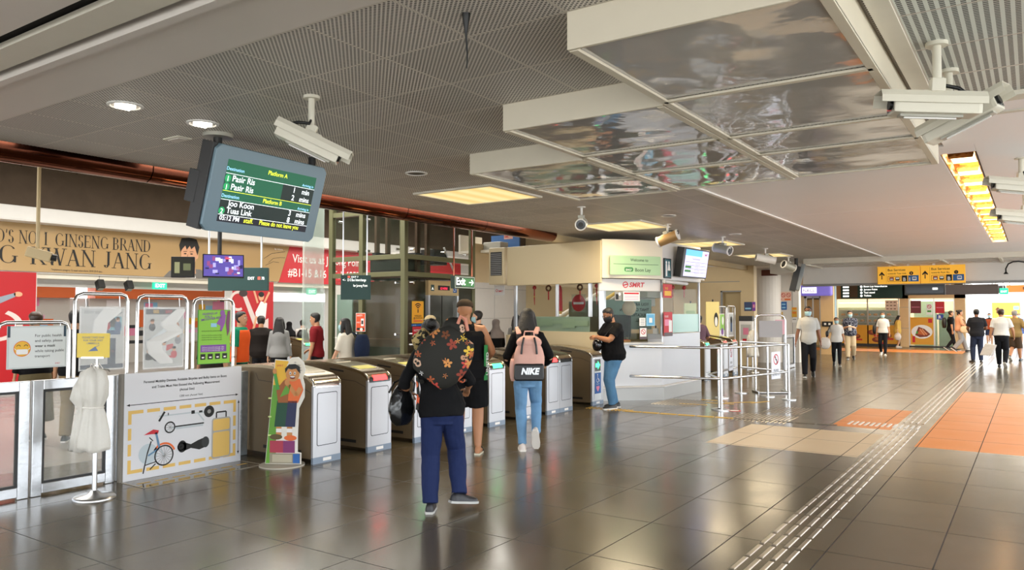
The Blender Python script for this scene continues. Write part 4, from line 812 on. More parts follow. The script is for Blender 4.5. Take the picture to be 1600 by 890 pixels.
# mobility device board and its floor sheet
def mobility():
    t = thing('mobility_board', 'large white mobility device size board leaning on the glass fence', 'sign board', (-7.36, 4.08, 0)); W, Hh = 1.335, 1.05
    MB().box(-.03, 0, 0, .012, W, Hh, mat('board_white', '#d8d9de', .4)).build('board', t, bevel=.003); MB().box(-.045, -.03, 0, .005, 0, Hh, mat('board_edge', '#7a746a', .5)).build('edge_strip', t)
    d = MB(); p = Pan(d, (.012, 0, 0), (0, 1, 0), (0, 0, 1)); F = mat('faded_yellow', '#e0b964', .5)
    p.text(W / 2, .945, 'Personal Mobility Devices, Foldable Bicycles and Bulky Items on Buses', .036, INK, al='c', bold=.012, fit=.0335); p.text(W / 2, .89, 'and Trains Must Not Exceed the Following Measurement', .036, INK, al='c', bold=.012, fit=.0335); p.text(W / 2, .84, '(Actual Size)', .034, INK, al='c', bold=.01); p.text(W / 2 + .05, .775, '1200 mm (Actual Size)', .03, INK, al='c')
    p.line(.04, .74, W - .06, .74, .007, INK); p.poly([(.02, .74), (.055, .727), (.055, .753)], INK); p.poly([(W - .04, .74), (W - .075, .753), (W - .075, .727)], INK)
    p.line(W - .035, .1, W - .035, .66, .007, INK); p.poly([(W - .035, .08), (W - .022, .115), (W - .048, .115)], INK); p.poly([(W - .035, .68), (W - .048, .645), (W - .022, .645)], INK); p.text(W - .012, .56, '700 mm (Actual Size)', .026, INK, rot=-pi / 2)
    x0, x1, y0, y1, k = .04, W - .07, .07, .685, .034
    for i in range(7):
        a = x0 + (x1 - x0) * i / 7 + (.0 if i == 0 else .02); b = x0 + (x1 - x0) * (i + 1) / 7 - .02 + (.02 if i == 6 else 0)
        p.rect(a, y1 - k, b, y1, F); p.rect(a, y0, b, y0 + k, F)
    for i in range(4):
        a = y0 + (y1 - y0) * i / 4 + (0 if i == 0 else .02); b = y0 + (y1 - y0) * (i + 1) / 4 - .02 + (.02 if i == 3 else 0)
        p.rect(x0, a, x0 + k, b, F, 1.5); p.rect(x1 - k, a, x1, b, F, 1.5)
    SIL = mat('silver_print', '#b9c2c8', .4)
    # kick scooter, folded
    def wheel(x, y, r, w_, sp=8):
        p.ring(x, y, r, w_, INK, 3)
        for i in range(sp): p.line(x, y, x + (r - w_ / 2) * cos(2 * pi * i / sp), y + (r - w_ / 2) * sin(2 * pi * i / sp), .004, GREY, 3)
    p.line(.36, .6, .72, .6, .014, SIL, 2); p.line(.36, .55, .42, .64, .022, INK, 3); p.line(.46, .6, .46, .625, .01, INK, 3); p.rect(.72, .585, .76, .62, INK, 3); p.rect(.81, .59, .85, .61, INK, 3); p.ell(.93, .59, .062, .062, INK, 3); p.ell(.93, .59, .022, .022, GREY, 4); p.line(.76, .59, .93, .59, .014, SIL, 2); p.line(.8, .585, .87, .5, .016, SIL, 2)
    p.rect(.54, .468, .87, .482, INK, 3); p.rect(.55, .445, .86, .468, SIL, 3); wheel(.48, .475, .06, .014); p.line(.48, .475, .55, .46, .016, SIL, 2)
    # folding bicycle
    wheel(.42, .2, .105, .014, 16); p.ring(.42, .2, .13, .02, ORNG, 2, a0=20, a1=150); p.ell(.25, .24, .1, .1, mat('ghost_blue', '#b9c6ce', .5), 2); p.poly([(.2, .43), (.3, .475), (.36, .46), (.35, .425), (.28, .43)], RED, 3); p.line(.33, .44, .37, .28, .022, mat('bike_blue', '#5f86a8', .4), 3); p.line(.26, .4, .3, .36, .01, INK, 3); p.line(.37, .28, .25, .22, .018, mat('bike_blue', '#5f86a8', .4), 3); p.line(.37, .28, .42, .2, .014, SIL, 4); p.line(.24, .24, .2, .05, .012, INK, 3); p.line(.22, .13, .34, .15, .01, INK, 3); p.line(.27, .08, .33, .13, .012, INK, 3); p.line(.28, .36, .24, .24, .014, INK, 3)
    # hoverboard
    p.ell(.62, .26, .05, .062, INK, 3); wheel(.61, .26, .044, .012, 7); p.poly([(.64, .3), (.72, .27), (.8, .3), (.88, .32), (.9, .22), (.82, .2), (.72, .23), (.64, .21)], INK, 3); p.ell(.89, .27, .045, .058, mat('ink_soft', '#26282a', .5), 4)
    # suitcase
    p.rrect(.965, .075, 1.2, .51, .03, mat('case_grey', '#a9a7a4', .5), 2); p.rrect(.98, .09, 1.185, .355, .02, F, 3); p.rrect(.98, .372, 1.185, .495, .02, F, 3); p.path([(1.02, .51), (1.02, .57), (1.14, .57), (1.14, .51)], .016, INK, 3)
    d.build('artwork', t)
    t = thing('floor_sheet', 'clear printed sheet on the floor before the mobility device board', 'floor sheet', (-7.33, 4.05, 0))
    sh = MB().box(0, 0, .0, .4, 1.36, .003, mat('glossy_sheet', '#6d6558', .06, spec=.7)); sh.build('sheet', t); b = MB(); p = Pan(b, (0, 1.36, .003), (0, -1, 0), (1, 0, 0), .0008)
    for i in range(7): p.rect(.06 + i * .185, .16, .19 + i * .185, .2, mat('faded_yellow', '#e0b964', .5))
    for r in ((0, .38, 1.36, .395), (0, 0, .012, .4), (1.345, 0, 1.36, .4)): p.rect(*r, mat('sheet_line', '#c9bfae', .5))
    b.build('printed_border', t)
mobility()
# standee of a boy
def standee():
    U = Vector((.866, .5, 0)); t = thing('boy_standee', 'cardboard height standee of a cartoon boy in an orange shirt with a speech bubble', 'standee', (-6.93, 5.42, 0))
    Z = Vector((0, 0, .012)); V = Vector((0, 0, 1)); ed = mat('card_edge', '#e8e4da', .6)
    out = [(0, .0), (.4, .0), (.4, .12), (.36, .13), (.36, .33), (.37, .6), (.43, .72), (.43, .86), (.41, .93), (.44, 1.02), (.42, 1.1), (.36, 1.155), (.29, 1.15), (.24, 1.12), (.1, 1.13), (.07, .8)]
    MB().prism(out, Z, U, V, -.012, ed).build('board', t)
    d = MB(); p = Pan(d, Z, U, V); sk = mat('boy_skin', '#c98a50', .6); GB = mat('standee_green', '#5f9a2c', .5)
    p.poly([(.005, .005), (.12, .005), (.12, .4), (.2, .85), (.08, .85), (.065, .7)], GB); p.poly([(.12, .4), (.26, .4), (.25, .85), (.2, .85)], GB, 1); p.poly([(.08, .85), (.24, .85), (.25, 1.11), (.105, 1.12)], YEL); p.text(.12, 1.05, 'SMRT', .03, RED, l=2); p.ell(.325, 1.0, .1, .145, mat('bubble', '#e5dccb', .5), 2)
    for i, s in enumerate(('Hi!', 'If you are taller', 'than this line you', 'must pay your fare', 'at the machine')): p.text(.325, 1.09 - i * .028, s, .02, INK, al='c', l=3)
    p.poly([(.05, .005), (.39, .005), (.39, .115), (.05, .115)], mat('book_grey', '#8e8672', .5), 2); p.rect(.31, .01, .385, .11, BLUE, 3); p.rect(.08, .02, .3, .1, mat('book_pages', '#b3ab93', .5), 3); p.rect(.05, .12, .2, .25, mat('book_red', '#a83248', .5), 2); p.rect(.2, .12, .33, .25, mat('book_plum', '#7d2a66', .5), 3)
    p.ell(.12, .29, .07, .03, mat('shoe_olive', '#5a4a1e', .5), 4); p.ell(.28, .28, .07, .03, ORNG, 4); p.rect(.12, .3, .18, .42, sk, 3); p.rect(.24, .3, .3, .42, sk, 3); p.rect(.12, .34, .18, .38, PAPER, 4); p.rect(.24, .34, .3, .38, PAPER, 4)
    p.poly([(.1, .4), (.33, .4), (.35, .68), (.13, .68)], mat('shorts_green', '#1c4a36', .6), 4); p.poly([(.22, .4), (.33, .4), (.35, .68), (.25, .68)], mat('shorts_navy', '#2a2f52', .6), 5)
    p.poly([(.14, .66), (.36, .66), (.42, .8), (.38, .92), (.22, .92), (.15, .82)], ORNG, 5); p.poly([(.14, .66), (.25, .66), (.26, .92), (.2, .9), (.12, .8)], mat('boy_brown', '#9a5a2c', .6), 6); p.poly([(.16, .72), (.26, .76), (.28, .86), (.22, .84)], GB, 7)
    p.line(.39, .82, .34, .74, .05, sk, 7); p.line(.34, .74, .25, .86, .045, sk, 7); p.ell(.24, .88, .028, .035, sk, 8); p.line(.14, .8, .1, .98, .035, GRN, 7); p.ell(.1, 1.0, .022, .03, sk, 8)
    p.ell(.3, .965, .075, .075, sk, 9); p.poly([(.22, .98), (.215, 1.03), (.26, 1.075), (.33, 1.08), (.38, 1.05), (.385, .98), (.36, 1.0), (.34, 1.03), (.29, 1.02), (.25, 1.03)][::-1], INK, 10)
    for e in (.275, .325): p.ell(e, .98, .011, .017, PAPER, 10); p.ell(e, .978, .006, .01, INK, 11)
    p.ell(.3, .935, .03, .018, mat('boy_mouth', '#6e1f1a', .6), 10); p.ell(.3, .942, .026, .008, PAPER, 11)
    for k in (.3, .5, .7): p.rect(.03, k * 1.0, .065, k + .015, mat('tick', '#c9d98a', .5), 2)
    d.build('artwork', t); MB().cyl((.17, .09, 0), (.17, .09, .012), .24, mat('standee_base', '#b9b3a6', .5), 32).build('base', t)
standee()
# umbrella bag stand
def bag_stand(label, x, y, sc, sign_lines, has_sign, hd):
    t = thing('umbrella_bag_stand', label, 'bag stand', (x, y, 0)); U = Vector((cos(hd), sin(hd), 0)); Z = Vector((0, 0, 1)); N = U.cross(Z)
    b = MB(); n = 32; b.loft([[Vector((r * cos(2 * pi * j / n), r * sin(2 * pi * j / n), z)) for j in range(n)] for r, z in ((.175, 0), (.175, .012), (.16, .025), (.06, .04), (.03, .07))], STEEL); b.build('base', t, smooth=50)
    MB().cyl((0, 0, .06), (0, 0, 1.18), .021, CHROME, 18).build('pole', t, smooth=40); MB().tube([U * -.09 + Z * 1.15, U * .1 + Z * 1.14, U * .12 + Z * 1.12], .008, CHROME).build('hook_bar', t)
    PL = mat('white_plastic_film', '#d9d5cc', .35, var=.06, alpha=.93, bump=.6, bscale=14)
    rng = random.Random(5)
    def bunch(nm, off, zs, seed):
        rg = []; n = 40; r_ = random.Random(seed); ph = [r_.uniform(0, 6.28) for _ in range(4)]
        for z, rx in zs:
            rg.append([N * off[1] + U * off[0] + U * (rx * cos(2 * pi * j / n) * (1 + .16 * sin(5 * 2 * pi * j / n + ph[0]) + .09 * sin(9 * 2 * pi * j / n + ph[1] + z * 4))) + N * (rx * .62 * sin(2 * pi * j / n) * (1 + .2 * sin(7 * 2 * pi * j / n + ph[2]))) + Z * (z + .012 * sin(3 * 2 * pi * j / n + ph[3])) for j in range(n)])
        MB().loft(rg, PL).build(nm, t, smooth=180)
    bunch('bag_bundle', (0, .05), [(1.16, .03), (1.12, .1), (1.02, .125), (.9, .12), (.82, .085), (.8, .08), (.74, .1), (.6, .125), (.46, .14), (.43, .135)], 1)
    bunch('bag_bundle', (-.09, .07), [(1.08, .015), (.98, .07), (.88, .09), (.8, .03), (.7, .045), (.56, .07), (.43, .085)], 2)
    for s in (-.03, .0, .04): MB().tube([U * s + N * .06 + Z * 1.14, U * (s + .02) + N * .07 + Z * 1.2, U * (s + .05) + N * .06 + Z * 1.15], .004, mat('white_cord', '#e6e2da', .6)).build('tie_cord', t)
    MB().tube([U * (.09 * cos(a)) + N * (.05 + .06 * sin(a)) + Z * .81 for a in [2 * pi * i / 20 for i in range(20)]], .008, mat('white_cord', '#e6e2da', .6), closed=True).build('waist_tie', t)
    if has_sign:
        O = U * -.15 + N * .055 + Z * 1.25; MB().prism([(0, 0), (.29, 0), (.29, .215), (0, .215)], O, U, Z, -.008, mat('notice_yellow', '#dcc04a', .5)).build('notice', t); MB().obox(O + U * .145 + Z * -.0, (.2, .016, .02), CHROME, U, Z).build('clip', t)
        d = MB(); p = Pan(d, O, U, Z)
        for i, s in enumerate(('PLEASE TAKE ONE', 'FOR YOUR WET', 'UMBRELLA')): p.text(.145, .17 - i * .026, s, .024, GREY, al='c', bold=.01)
        p.poly([(.1, .055), (.19, .06), (.165, .1)], mat('umbrella_blue', '#5f6f90', .5)); p.line(.17, .095, .2, .11, .006, GREY); d.build('notice_print', t)
        MB().cyl((0, 0, 1.18), (0, 0, 1.3), .012, CHROME, 10).build('sign_post', t)
bag_stand('white plastic umbrella bags hanging on a steel pole under a yellow notice', -6.95, 3.6, 1, None, True, R(34))
bag_stand('white umbrella bag stand in the distance beyond the booth gates', -6.45, 21.3, 1, None, False, R(34))
# ================================================================ GLASS LIFT
def lift():
    X0, X1, Y0, Y1, HT = -11.4, -9.5, 10.46, 12.5, 4.94
    t = thing('glass_lift', 'tall glass lift shaft with olive steel frame between the banners and the booth', 'lift', ((X0 + X1) / 2, (Y0 + Y1) / 2, 0)); ox, oy = t.location.x, t.location.y
    OL = mat('olive_steel', '#6d6c4d', .4, .3, var=.08); OLD = mat('olive_dark', '#3a3a2c', .5, .2)
    def B(*bx):
        m = MB()
        for (a, b, c, d, e, f, mm) in bx: m.box(a - ox, b - oy, c, d - ox, e - oy, f, mm)
        return m
    k = .05
    for x, y in ((X0, Y0), (X1, Y0), (X0, Y1), (X1, Y1)): B((x - k, y - k, 0, x + k, y + k, HT, OL)).build('post', t, bevel=.006)
    B((-10.62, Y0 - .05, 0, -10.52, Y0 + .05, HT, OL)).build('post', t, bevel=.006)
    for z in (2.36, 2.68, 3.55, 4.7):
        h = .04; B((X0 + k, Y0 - h, z - .045, X1 - k, Y0 + h, z + .045, OL)).build('beam', t, bevel=.004); B((X1 - h, Y0 + k, z - .045, X1 + h, Y1 - k, z + .045, OL)).build('beam', t, bevel=.004)
    for x0, x1 in ((X0 + k, -10.64), (-10.5, X1 - k)):
        for z0, z1 in ((.02, 1.15), (1.17, 2.28), (2.44, 2.6), (2.76, 3.48), (3.62, 4.62)): B((x0, Y0 - .01, z0, x1, Y0 + .01, z1, GLASSG)).build('glass_panel', t)
    for z0, z1 in ((2.44, 2.6), (2.76, 3.48), (3.62, 4.62)): B((X1 - .01, Y0 + k, z0, X1 + .01, Y1 - k, z1, GLASSG)).build('glass_panel', t)
    B((X1 - .01, Y0 + k, .02, X1 + .01, 11.05, 2.28, GLASSG)).build('glass_panel', t)
    for y, z in ((10.7, 2.82), (10.7, 3.42), (11.6, 2.82), (11.6, 3.42), (12.3, 2.82), (12.3, 3.42), (10.7, 2.2), (10.7, 1.25), (10.7, 1.05)):
        MB().tube([(X1 - ox + .02, y - oy, z), (X1 - ox - .07, y - oy, z)], .022, CHROME, 10).build('glass_bolt', t)
    for x, z in ((-9.7, 2.82), (-9.7, 3.42), (-10.45, 2.82), (-10.45, 3.42), (-10.7, 2.82), (-11.2, 3.42), (-9.7, 2.2), (-9.7, 1.25), (-10.45, 2.2), (-10.7, 1.25)): MB().tube([(x - ox, Y0 - oy - .02, z), (x - ox, Y0 - oy + .07, z)], .022, CHROME, 10).build('glass_bolt', t)
    STN = mat('lift_surround', '#b79f74', .35, .5, var=.05)
    m = B((X1 - .03, 11.08, 1.98, X1 + .05, 12.0, 2.26, STN)); p = Pan(m, (X1 + .05 - ox, 11.08 - oy, 1.98), (0, 1, 0), (0, 0, 1)); p.rect(.07, .08, .17, .2, TEAL); p.text(.12, .1, 'A', .08, WGL, al='c'); p.rect(.28, .1, .64, .19, INK); p.text(.46, .115, 'L2 HERE', .06, glow('lift_red', '#ff3355', 1.5), al='c'); p.rect(.74, .06, .86, .23, BLUE); p.ring(.79, .12, .04, .01, PAPER, 2, a0=150, a1=400); p.line(.79, .2, .79, .14, .014, PAPER, 2); p.line(.79, .14, .84, .13, .012, PAPER, 2); m.build('door_header', t)
    for a, b in ((11.08, 11.13), (11.95, 12.0)): B((X1 - .03, a, 0, X1 + .05, b, 1.98, STEEL)).build('door_jamb', t)
    for a, b in ((11.13, 11.53), (11.55, 11.95)): B((X1 - .02, a, 0, X1, b, 1.98, mat('lift_door_dark', '#4d4c44', .2, .7))).build('door', t)
    B((X1 - .03, 12.02, 0, X1 + .03, Y1 - k, 2.28, OLD)).build('side_panel', t)
    CARM = mat('lift_car', '#4a3d30', .35, .3, var=.2)
    B((X0 + .25, Y0 + .3, .05, X1 - .2, Y1 - .2, 2.25, mat('lift_car_wall', '#6a5844', .3, .3)), (X0 + .2, Y0 + .25, 2.3, X1 - .15, Y1 - .15, 2.42, CARM)).build('lift_car', t)
    B((-10.9, 11.0, 2.42, -10.1, 11.9, 2.72, mat('machine_dark', '#2f332c', .5)), (-10.7, 10.85, 2.72, -10.6, 12.1, 2.82, DARK), (-10.3, 11.1, 2.72, -9.8, 11.3, 2.8, DARK), (-10.1, 11.6, 2.6, -9.75, 12.0, 2.9, DARK)).build('car_machinery', t)
    for x in (-11.15, -10.85, -10.05, -9.8): B((x - .03, 11.4, 0, x + .03, 11.5, HT, mat('guide_rail', '#5a4636', .4, .5))).build('guide_rail', t)
    MB().tube([(-9.75 - ox, 11.9 - oy, 2.95), (-9.7 - ox, 12.15 - oy, 2.5)], .02, WHITE).build('stay', t)
    B((X0 + .08, Y0 + .06, .0, X0 + .5, Y0 + .09, 2.0, mat('lift_ivory', '#a9c4b4', .3, alpha=.9)), (X0 + .08, Y0 + .2, 0.0, X1 - .3, Y0 + .24, 1.0, OLD)).build('lobby_panel', t)
    # glazed screen running on to the left
    B((-11.62, 9.9, 0, -11.56, 10.4, 4.6, mat('pale_glass', '#cfe0d8', .08, alpha=.35))).build('glass_fin', t, bevel=.01)
lift()
def flat_poster(label, O, U, w, h, face, draw, cat='poster', name='wall_poster', group=None):
    t = thing(name, label, cat, O, group=group); U = Vector(U).normalized()
    MB().prism([(0, 0), (w, 0), (w, h), (0, h)], (0, 0, 0), U, (0, 0, 1), .008, face).build('sheet', t, bevel=.001)
    d = MB(); draw(Pan(d, U.cross(Vector((0, 0, 1))) * .008, U, (0, 0, 1)), w, h)
    if d.v: d.build('artwork', t)
    return t
def d_wifi(p, W, H):
    p.rect(.01, .01, W - .01, H - .01, mat('wifi_orange', '#eaa31e', .5)); c = (W / 2, H * .62)
    for r in (.12, .085, .05): p.ring(*c, r, .02, INK, 2, a0=45, a1=135, n=10)
    p.rect(W / 2 - .012, H * .48, W / 2 + .012, H * .64, INK, 2); p.text(W / 2, H * .3, 'WIRELESS', .045, INK, al='c', bold=.01); p.text(W / 2, H * .2, '@ STATION', .045, INK, al='c', bold=.01); p.rect(.04, .03, W - .04, .06, ORNG, 2)
flat_poster('yellow wifi poster on the right side of the glass lift', (-9.42, 10.58, 1.45), (0, 1, 0), .32, .41, YEL, d_wifi)
def d_red(p, W, H):
    p.rect(.008, .008, W - .008, H - .008, mat('poster_orange_red', '#d9532c', .5)); p.text(.03, H * .82, 'SAFETY', .045, PAPER, bold=.01); p.rect(W * .55, H * .3, W * .85, H * .7, PAPER, 2); p.rect(W * .6, H * .4, W * .8, H * .6, DARK, 3); p.rect(.03, .03, W - .03, H * .2, INK, 2); p.ell(W * .6, H * .12, .04, .03, PAPER, 3); p.text(.03, H * .45, 'FIRST', .04, PAPER)
flat_poster('orange red safety poster on the left glass face of the lift', (-10.66, 10.395, 1.29), (1, 0, 0), .25, .35, PAPER, d_red)
flat_poster('red notice below the yellow wifi poster on the lift', (-9.42, 10.6, 1.1), (0, 1, 0), .33, .29, RED, lambda p, W, H: (p.text(.03, H * .7, 'NOTICE', .05, PAPER, bold=.01), p.rect(.03, .04, W - .03, H * .55, mat('poster_pale', '#e7d8d4', .5))))
flat_poster('thin blue strip under the yellow wifi poster on the lift', (-9.42, 10.57, 1.4), (0, 1, 0), .33, .04, BLUE, lambda p, W, H: p.text(.03, .01, 'smrt wifi', .025, PAPER))

# ================================================================ PASSENGER SERVICE BOOTH
BW = mat('booth_white', '#cfcdcb', .35, var=.02); BCR = mat('booth_cream', '#cdbc98', .38, var=.03, vscale=1.5); DESK = mat('booth_desk_white', '#bfc2c8', .3, .15, var=.02); BASEM = mat('booth_base_steel', '#9a9996', .32, .6, var=.08, vscale=2)
BGL = mat('booth_glass', '#22382c', .02, alpha=.14, spec=.5)
A_, B_, C_, D_ = Vector((-8.8, 12.75, 0)), Vector((-6.5, 12.42, 0)), Vector((-5.78, 13.55, 0)), Vector((-5.68, 15.3, 0)); E_ = Vector((-8.8, 15.4, 0))
def booth():
    t = thing('service_booth', 'cream and white station service booth with windows on three sides', 'booth', (0, 0, 0)); ctr = Vector((-7.2, 14.1, 0)); t.location = ctr
    def L(mb): mb.v = [p - ctr for p in mb.v]; return mb
    def wall(mb, P, Q, z0, z1, m, th=.05, bulge=0.0, n=1, inset=0.0):
        d = (Q - P).normalized(); nrm = d.cross(Vector((0, 0, 1))); rg = []
        for i in range(n + 1):
            f = i / n; o = P.lerp(Q, f) + nrm * (bulge * 4 * f * (1 - f) - inset)
            rg.append([o + Vector((0, 0, z0)), o + Vector((0, 0, z1)), o - nrm * th + Vector((0, 0, z1)), o - nrm * th + Vector((0, 0, z0))])
        return mb.loft(rg, m)
    L(wall(MB(), A_, B_, 2.19, 2.97, BCR)).build('fascia', t, bevel=.01); L(wall(MB(), B_ + Vector((.02, .02, 0)), C_, 2.28, 2.99, mat('booth_ivory', '#d6cdb9', .35), bulge=.09, n=10)).build('fascia', t, smooth=40); L(wall(MB(), C_, D_, 2.27, 2.99, BW)).build('fascia', t, bevel=.01)
    L(wall(MB(), D_, D_ + Vector((-.05, .35, 0)), 2.32, 2.93, BW)).build('fascia', t, bevel=.01)
    L(wall(MB(), B_, C_, 2.05, 2.27, BW, inset=.06)).build('logo_strip', t, bevel=.006)
    top = MB(); top.prism([(p.x, p.y) for p in (A_ + Vector((.02, .06, 0)), B_ + Vector((-.02, .06, 0)), C_ + Vector((-.06, .03, 0)), D_ + Vector((-.06, 0, 0)), E_)], (0, 0, 2.9), (1, 0, 0), (0, 1, 0), .04, BW); L(top).build('roof', t)
    lw = MB(); lw.prism([(p.x, p.y) for p in (A_ + Vector((.05, .1, 0)), B_ + Vector((-.05, .1, 0)), C_ + Vector((-.1, .05, 0)), D_ + Vector((-.1, 0, 0)), E_)], (0, 0, 2.3), (1, 0, 0), (0, 1, 0), .03, mat('booth_ceiling', '#8a7a66', .6)); L(lw).build('inner_ceiling', t)
    # lower walls and desk
    L(wall(MB(), A_ + Vector((.05, .12, 0)), B_ + Vector((-.15, .14, 0)), 0, 1.29, BCR, th=.06)).build('lower_wall', t)
    P0, P1, P2 = Vector((-6.75, 12.68, 0)), Vector((-5.84, 13.64, 0)), Vector((-5.82, 15.6, 0))
    dk = MB(); wall(dk, P0, P1, .27, 1.05, DESK, th=.3); L(dk).build('desk_front', t, bevel=.008)
    dk = MB(); wall(dk, P1, P2, .27, 1.24, DESK, th=.3); L(dk).build('desk_side', t, bevel=.008)
    ct = MB(); ct.prism([(-6.85, 12.62), (-6.7, 12.6), (-5.8, 13.6), (-5.8, 13.66), (-6.1, 14.0), (-7.0, 13.1)], (0, 0, 1.05), (1, 0, 0), (0, 1, 0), .04, mat('counter_white', '#d5d5d5', .2)); L(ct).build('counter_top', t, bevel=.006)
    lg = MB(); lg.prism([(-6.95, 12.55), (-6.72, 12.52), (-5.76, 13.6), (-5.74, 15.62), (-6.0, 15.62), (-6.1, 13.9)], (0, 0, .25), (1, 0, 0), (0, 1, 0), .025, BW); L(lg).build('ledge', t, bevel=.005)
    bs = MB(); wall(bs, Vector((-6.9, 12.62, 0)), Vector((-5.82, 13.68, 0)), 0, .25, BASEM, th=.2); L(bs).build('base', t); bs = MB(); wall(bs, Vector((-5.82, 13.68, 0)), Vector((-5.8, 15.6, 0)), 0, .25, BASEM, th=.2); L(bs).build('base', t)
    # glazing
    g = MB(); wall(g, A_ + Vector((.1, .16, 0)), B_ + Vector((-.1, .16, 0)), 1.57, 2.2, BGL, th=.012); L(g).build('window_pane', t); g = MB(); wall(g, A_ + Vector((.35, .12, 0)), B_ + Vector((-.32, .16, 0)), 1.29, 1.57, FROST, th=.012); L(g).build('frosted_pane', t)
    g = MB(); wall(g, B_ + Vector((.0, .14, 0)), C_ + Vector((-.05, .08, 0)), 1.15, 2.06, BGL, th=.012); L(g).build('window_pane', t)
    g = MB(); wall(g, C_ + Vector((-.08, .1, 0)), D_ + Vector((-.06, 0, 0)), 1.62, 2.27, BGL, th=.012); L(g).build('window_pane', t); g = MB(); wall(g, C_ + Vector((-.06, .12, 0)), D_ + Vector((-.05, 0, 0)), 1.26, 1.62, mat('frosted_teal_glass', '#9fc9c0', .2, alpha=.85), th=.012); L(g).build('frosted_pane', t)
    g = MB()
    for i, f in enumerate((.12, .3, .48, .62, .8)): P = (A_ + Vector((.3, .09, 0))).lerp(B_ + Vector((-.3, .11, 0)), f); wall(g, P, P + Vector((.3, -.045, 0)), 1.36 + .04 * (i % 3), 1.5 + .03 * (i % 2), mat('frost_patch', '#7d9478', .4, alpha=.9), th=.004)
    L(g).build('frosted_patch', t)
    def mull(P, z0, z1, r=.03, m=STEEL, nm='mullion'): L(MB().box(P.x - r, P.y - r, z0, P.x + r, P.y + r, z1, m)).build(nm, t, bevel=.004)
    mull(A_ + Vector((.12, .14, 0)), 1.29, 2.2); mull(A_.lerp(B_, .52) + Vector((0, .15, 0)), 1.57, 2.2, .025); mull(B_ + Vector((-.05, .16, 0)), 1.09, 2.28, .05); mull(B_ + Vector((-.3, .16, 0)), 1.57, 2.2, .03); mull(C_ + Vector((-.07, .1, 0)), 1.09, 2.28, .02); mull(D_ + Vector((-.05, 0, 0)), 1.25, 2.28, .02)
    L(MB().box(A_.x - .02, A_.y, 0, A_.x + .04, E_.y, 1.2, BCR).box(-8.8, 15.35, 0, -5.9, 15.41, 1.2, BCR)).build('rear_wall', t)
    # lettering and plates on the fascia
    d = (C_ - B_).normalized(); nr = d.cross(Vector((0, 0, 1)))
    O = B_ + d * .13 + nr * .105 - ctr; b = MB(); b.prism([(0, 2.34), (1.09, 2.34), (1.09, 2.69), (0, 2.69)], O, d, (0, 0, 1), .012, mat('welcome_green', '#9dc096', .4)); p = Pan(b, O + nr * .012 , d, (0, 0, 1)); dg = mat('welcome_ink', '#2c4a34', .5)
    p.text(.62, 2.59, 'Welcome to', .075, dg, al='c', bold=.01); p.line(.07, 2.535, 1.04, 2.535, .008, dg); p.rrect(.3, 2.4, .49, 2.48, .03, mat('station_green', '#2f7d3c', .4)); p.text(.395, 2.415, 'EW27', .05, PAPER, al='c', bold=.01); p.text(.53, 2.405, 'Boon Lay', .09, dg, bold=.012); b.build('welcome_plate', t)
    O = B_ - nr * .06 - ctr; b = MB(); p = Pan(b, O, d, (0, 0, 1)); SR = mat('smrt_red', '#c8202f', .4); p.ring(.56, 2.165, .06, .018, SR); p.line(.5, 2.15, .62, 2.18, .022, SR, 2); p.text(.64, 2.125, 'SMRT', .12, SR, bold=.035, shear=.2, l=1, fit=.13); b.build('logo', t)
    # side: sign of two figures, information screen
    d2 = (D_ - C_).normalized(); n2 = d2.cross(Vector((0, 0, 1))); O = C_ - ctr
    b = MB(); b.prism([(.0, 2.3), (.3, 2.3), (.3, 2.68), (.0, 2.68)], O + n2 * .0 + d2 * .03, d2, (0, 0, 1), .02, INK); p = Pan(b, O + n2 * .02 + d2 * .03, d2, (0, 0, 1)); p.rect(.02, 2.32, .28, 2.66, mat('toilet_teal', '#1d5a66', .4)); p.ell(.09, 2.6, .03, .03, PAPER, 2); p.rect(.06, 2.34, .12, 2.57, PAPER, 2); p.ell(.2, 2.6, .03, .03, PAPER, 2); p.poly([(.14, 2.45), (.26, 2.45), (.23, 2.57), (.17, 2.57)], PAPER, 2); p.rect(.18, 2.4, .25, 2.45, TEAL, 3); b.build('figure_sign', t)
    L(MB().cyl(C_ + n2 * .08 + Vector((-.05, .0, 2.24)), C_ + d2 * 1.0 + n2 * .08 + Vector((-.05, 0, 2.22)), .035, BW, 16)).build('lamp_tube', t, smooth=40)
    # things seen inside that belong to the booth
    L(MB().box(-8.6, 14.9, .0, -7.2, 15.1, 1.9, mat('cupboard_olive', '#7a7a60', .5)).box(-7.6, 13.4, .72, -6.4, 14.0, .76, mat('inner_desk', '#b08a5a', .5))).build('inner_furniture', t)
    return t
booth()
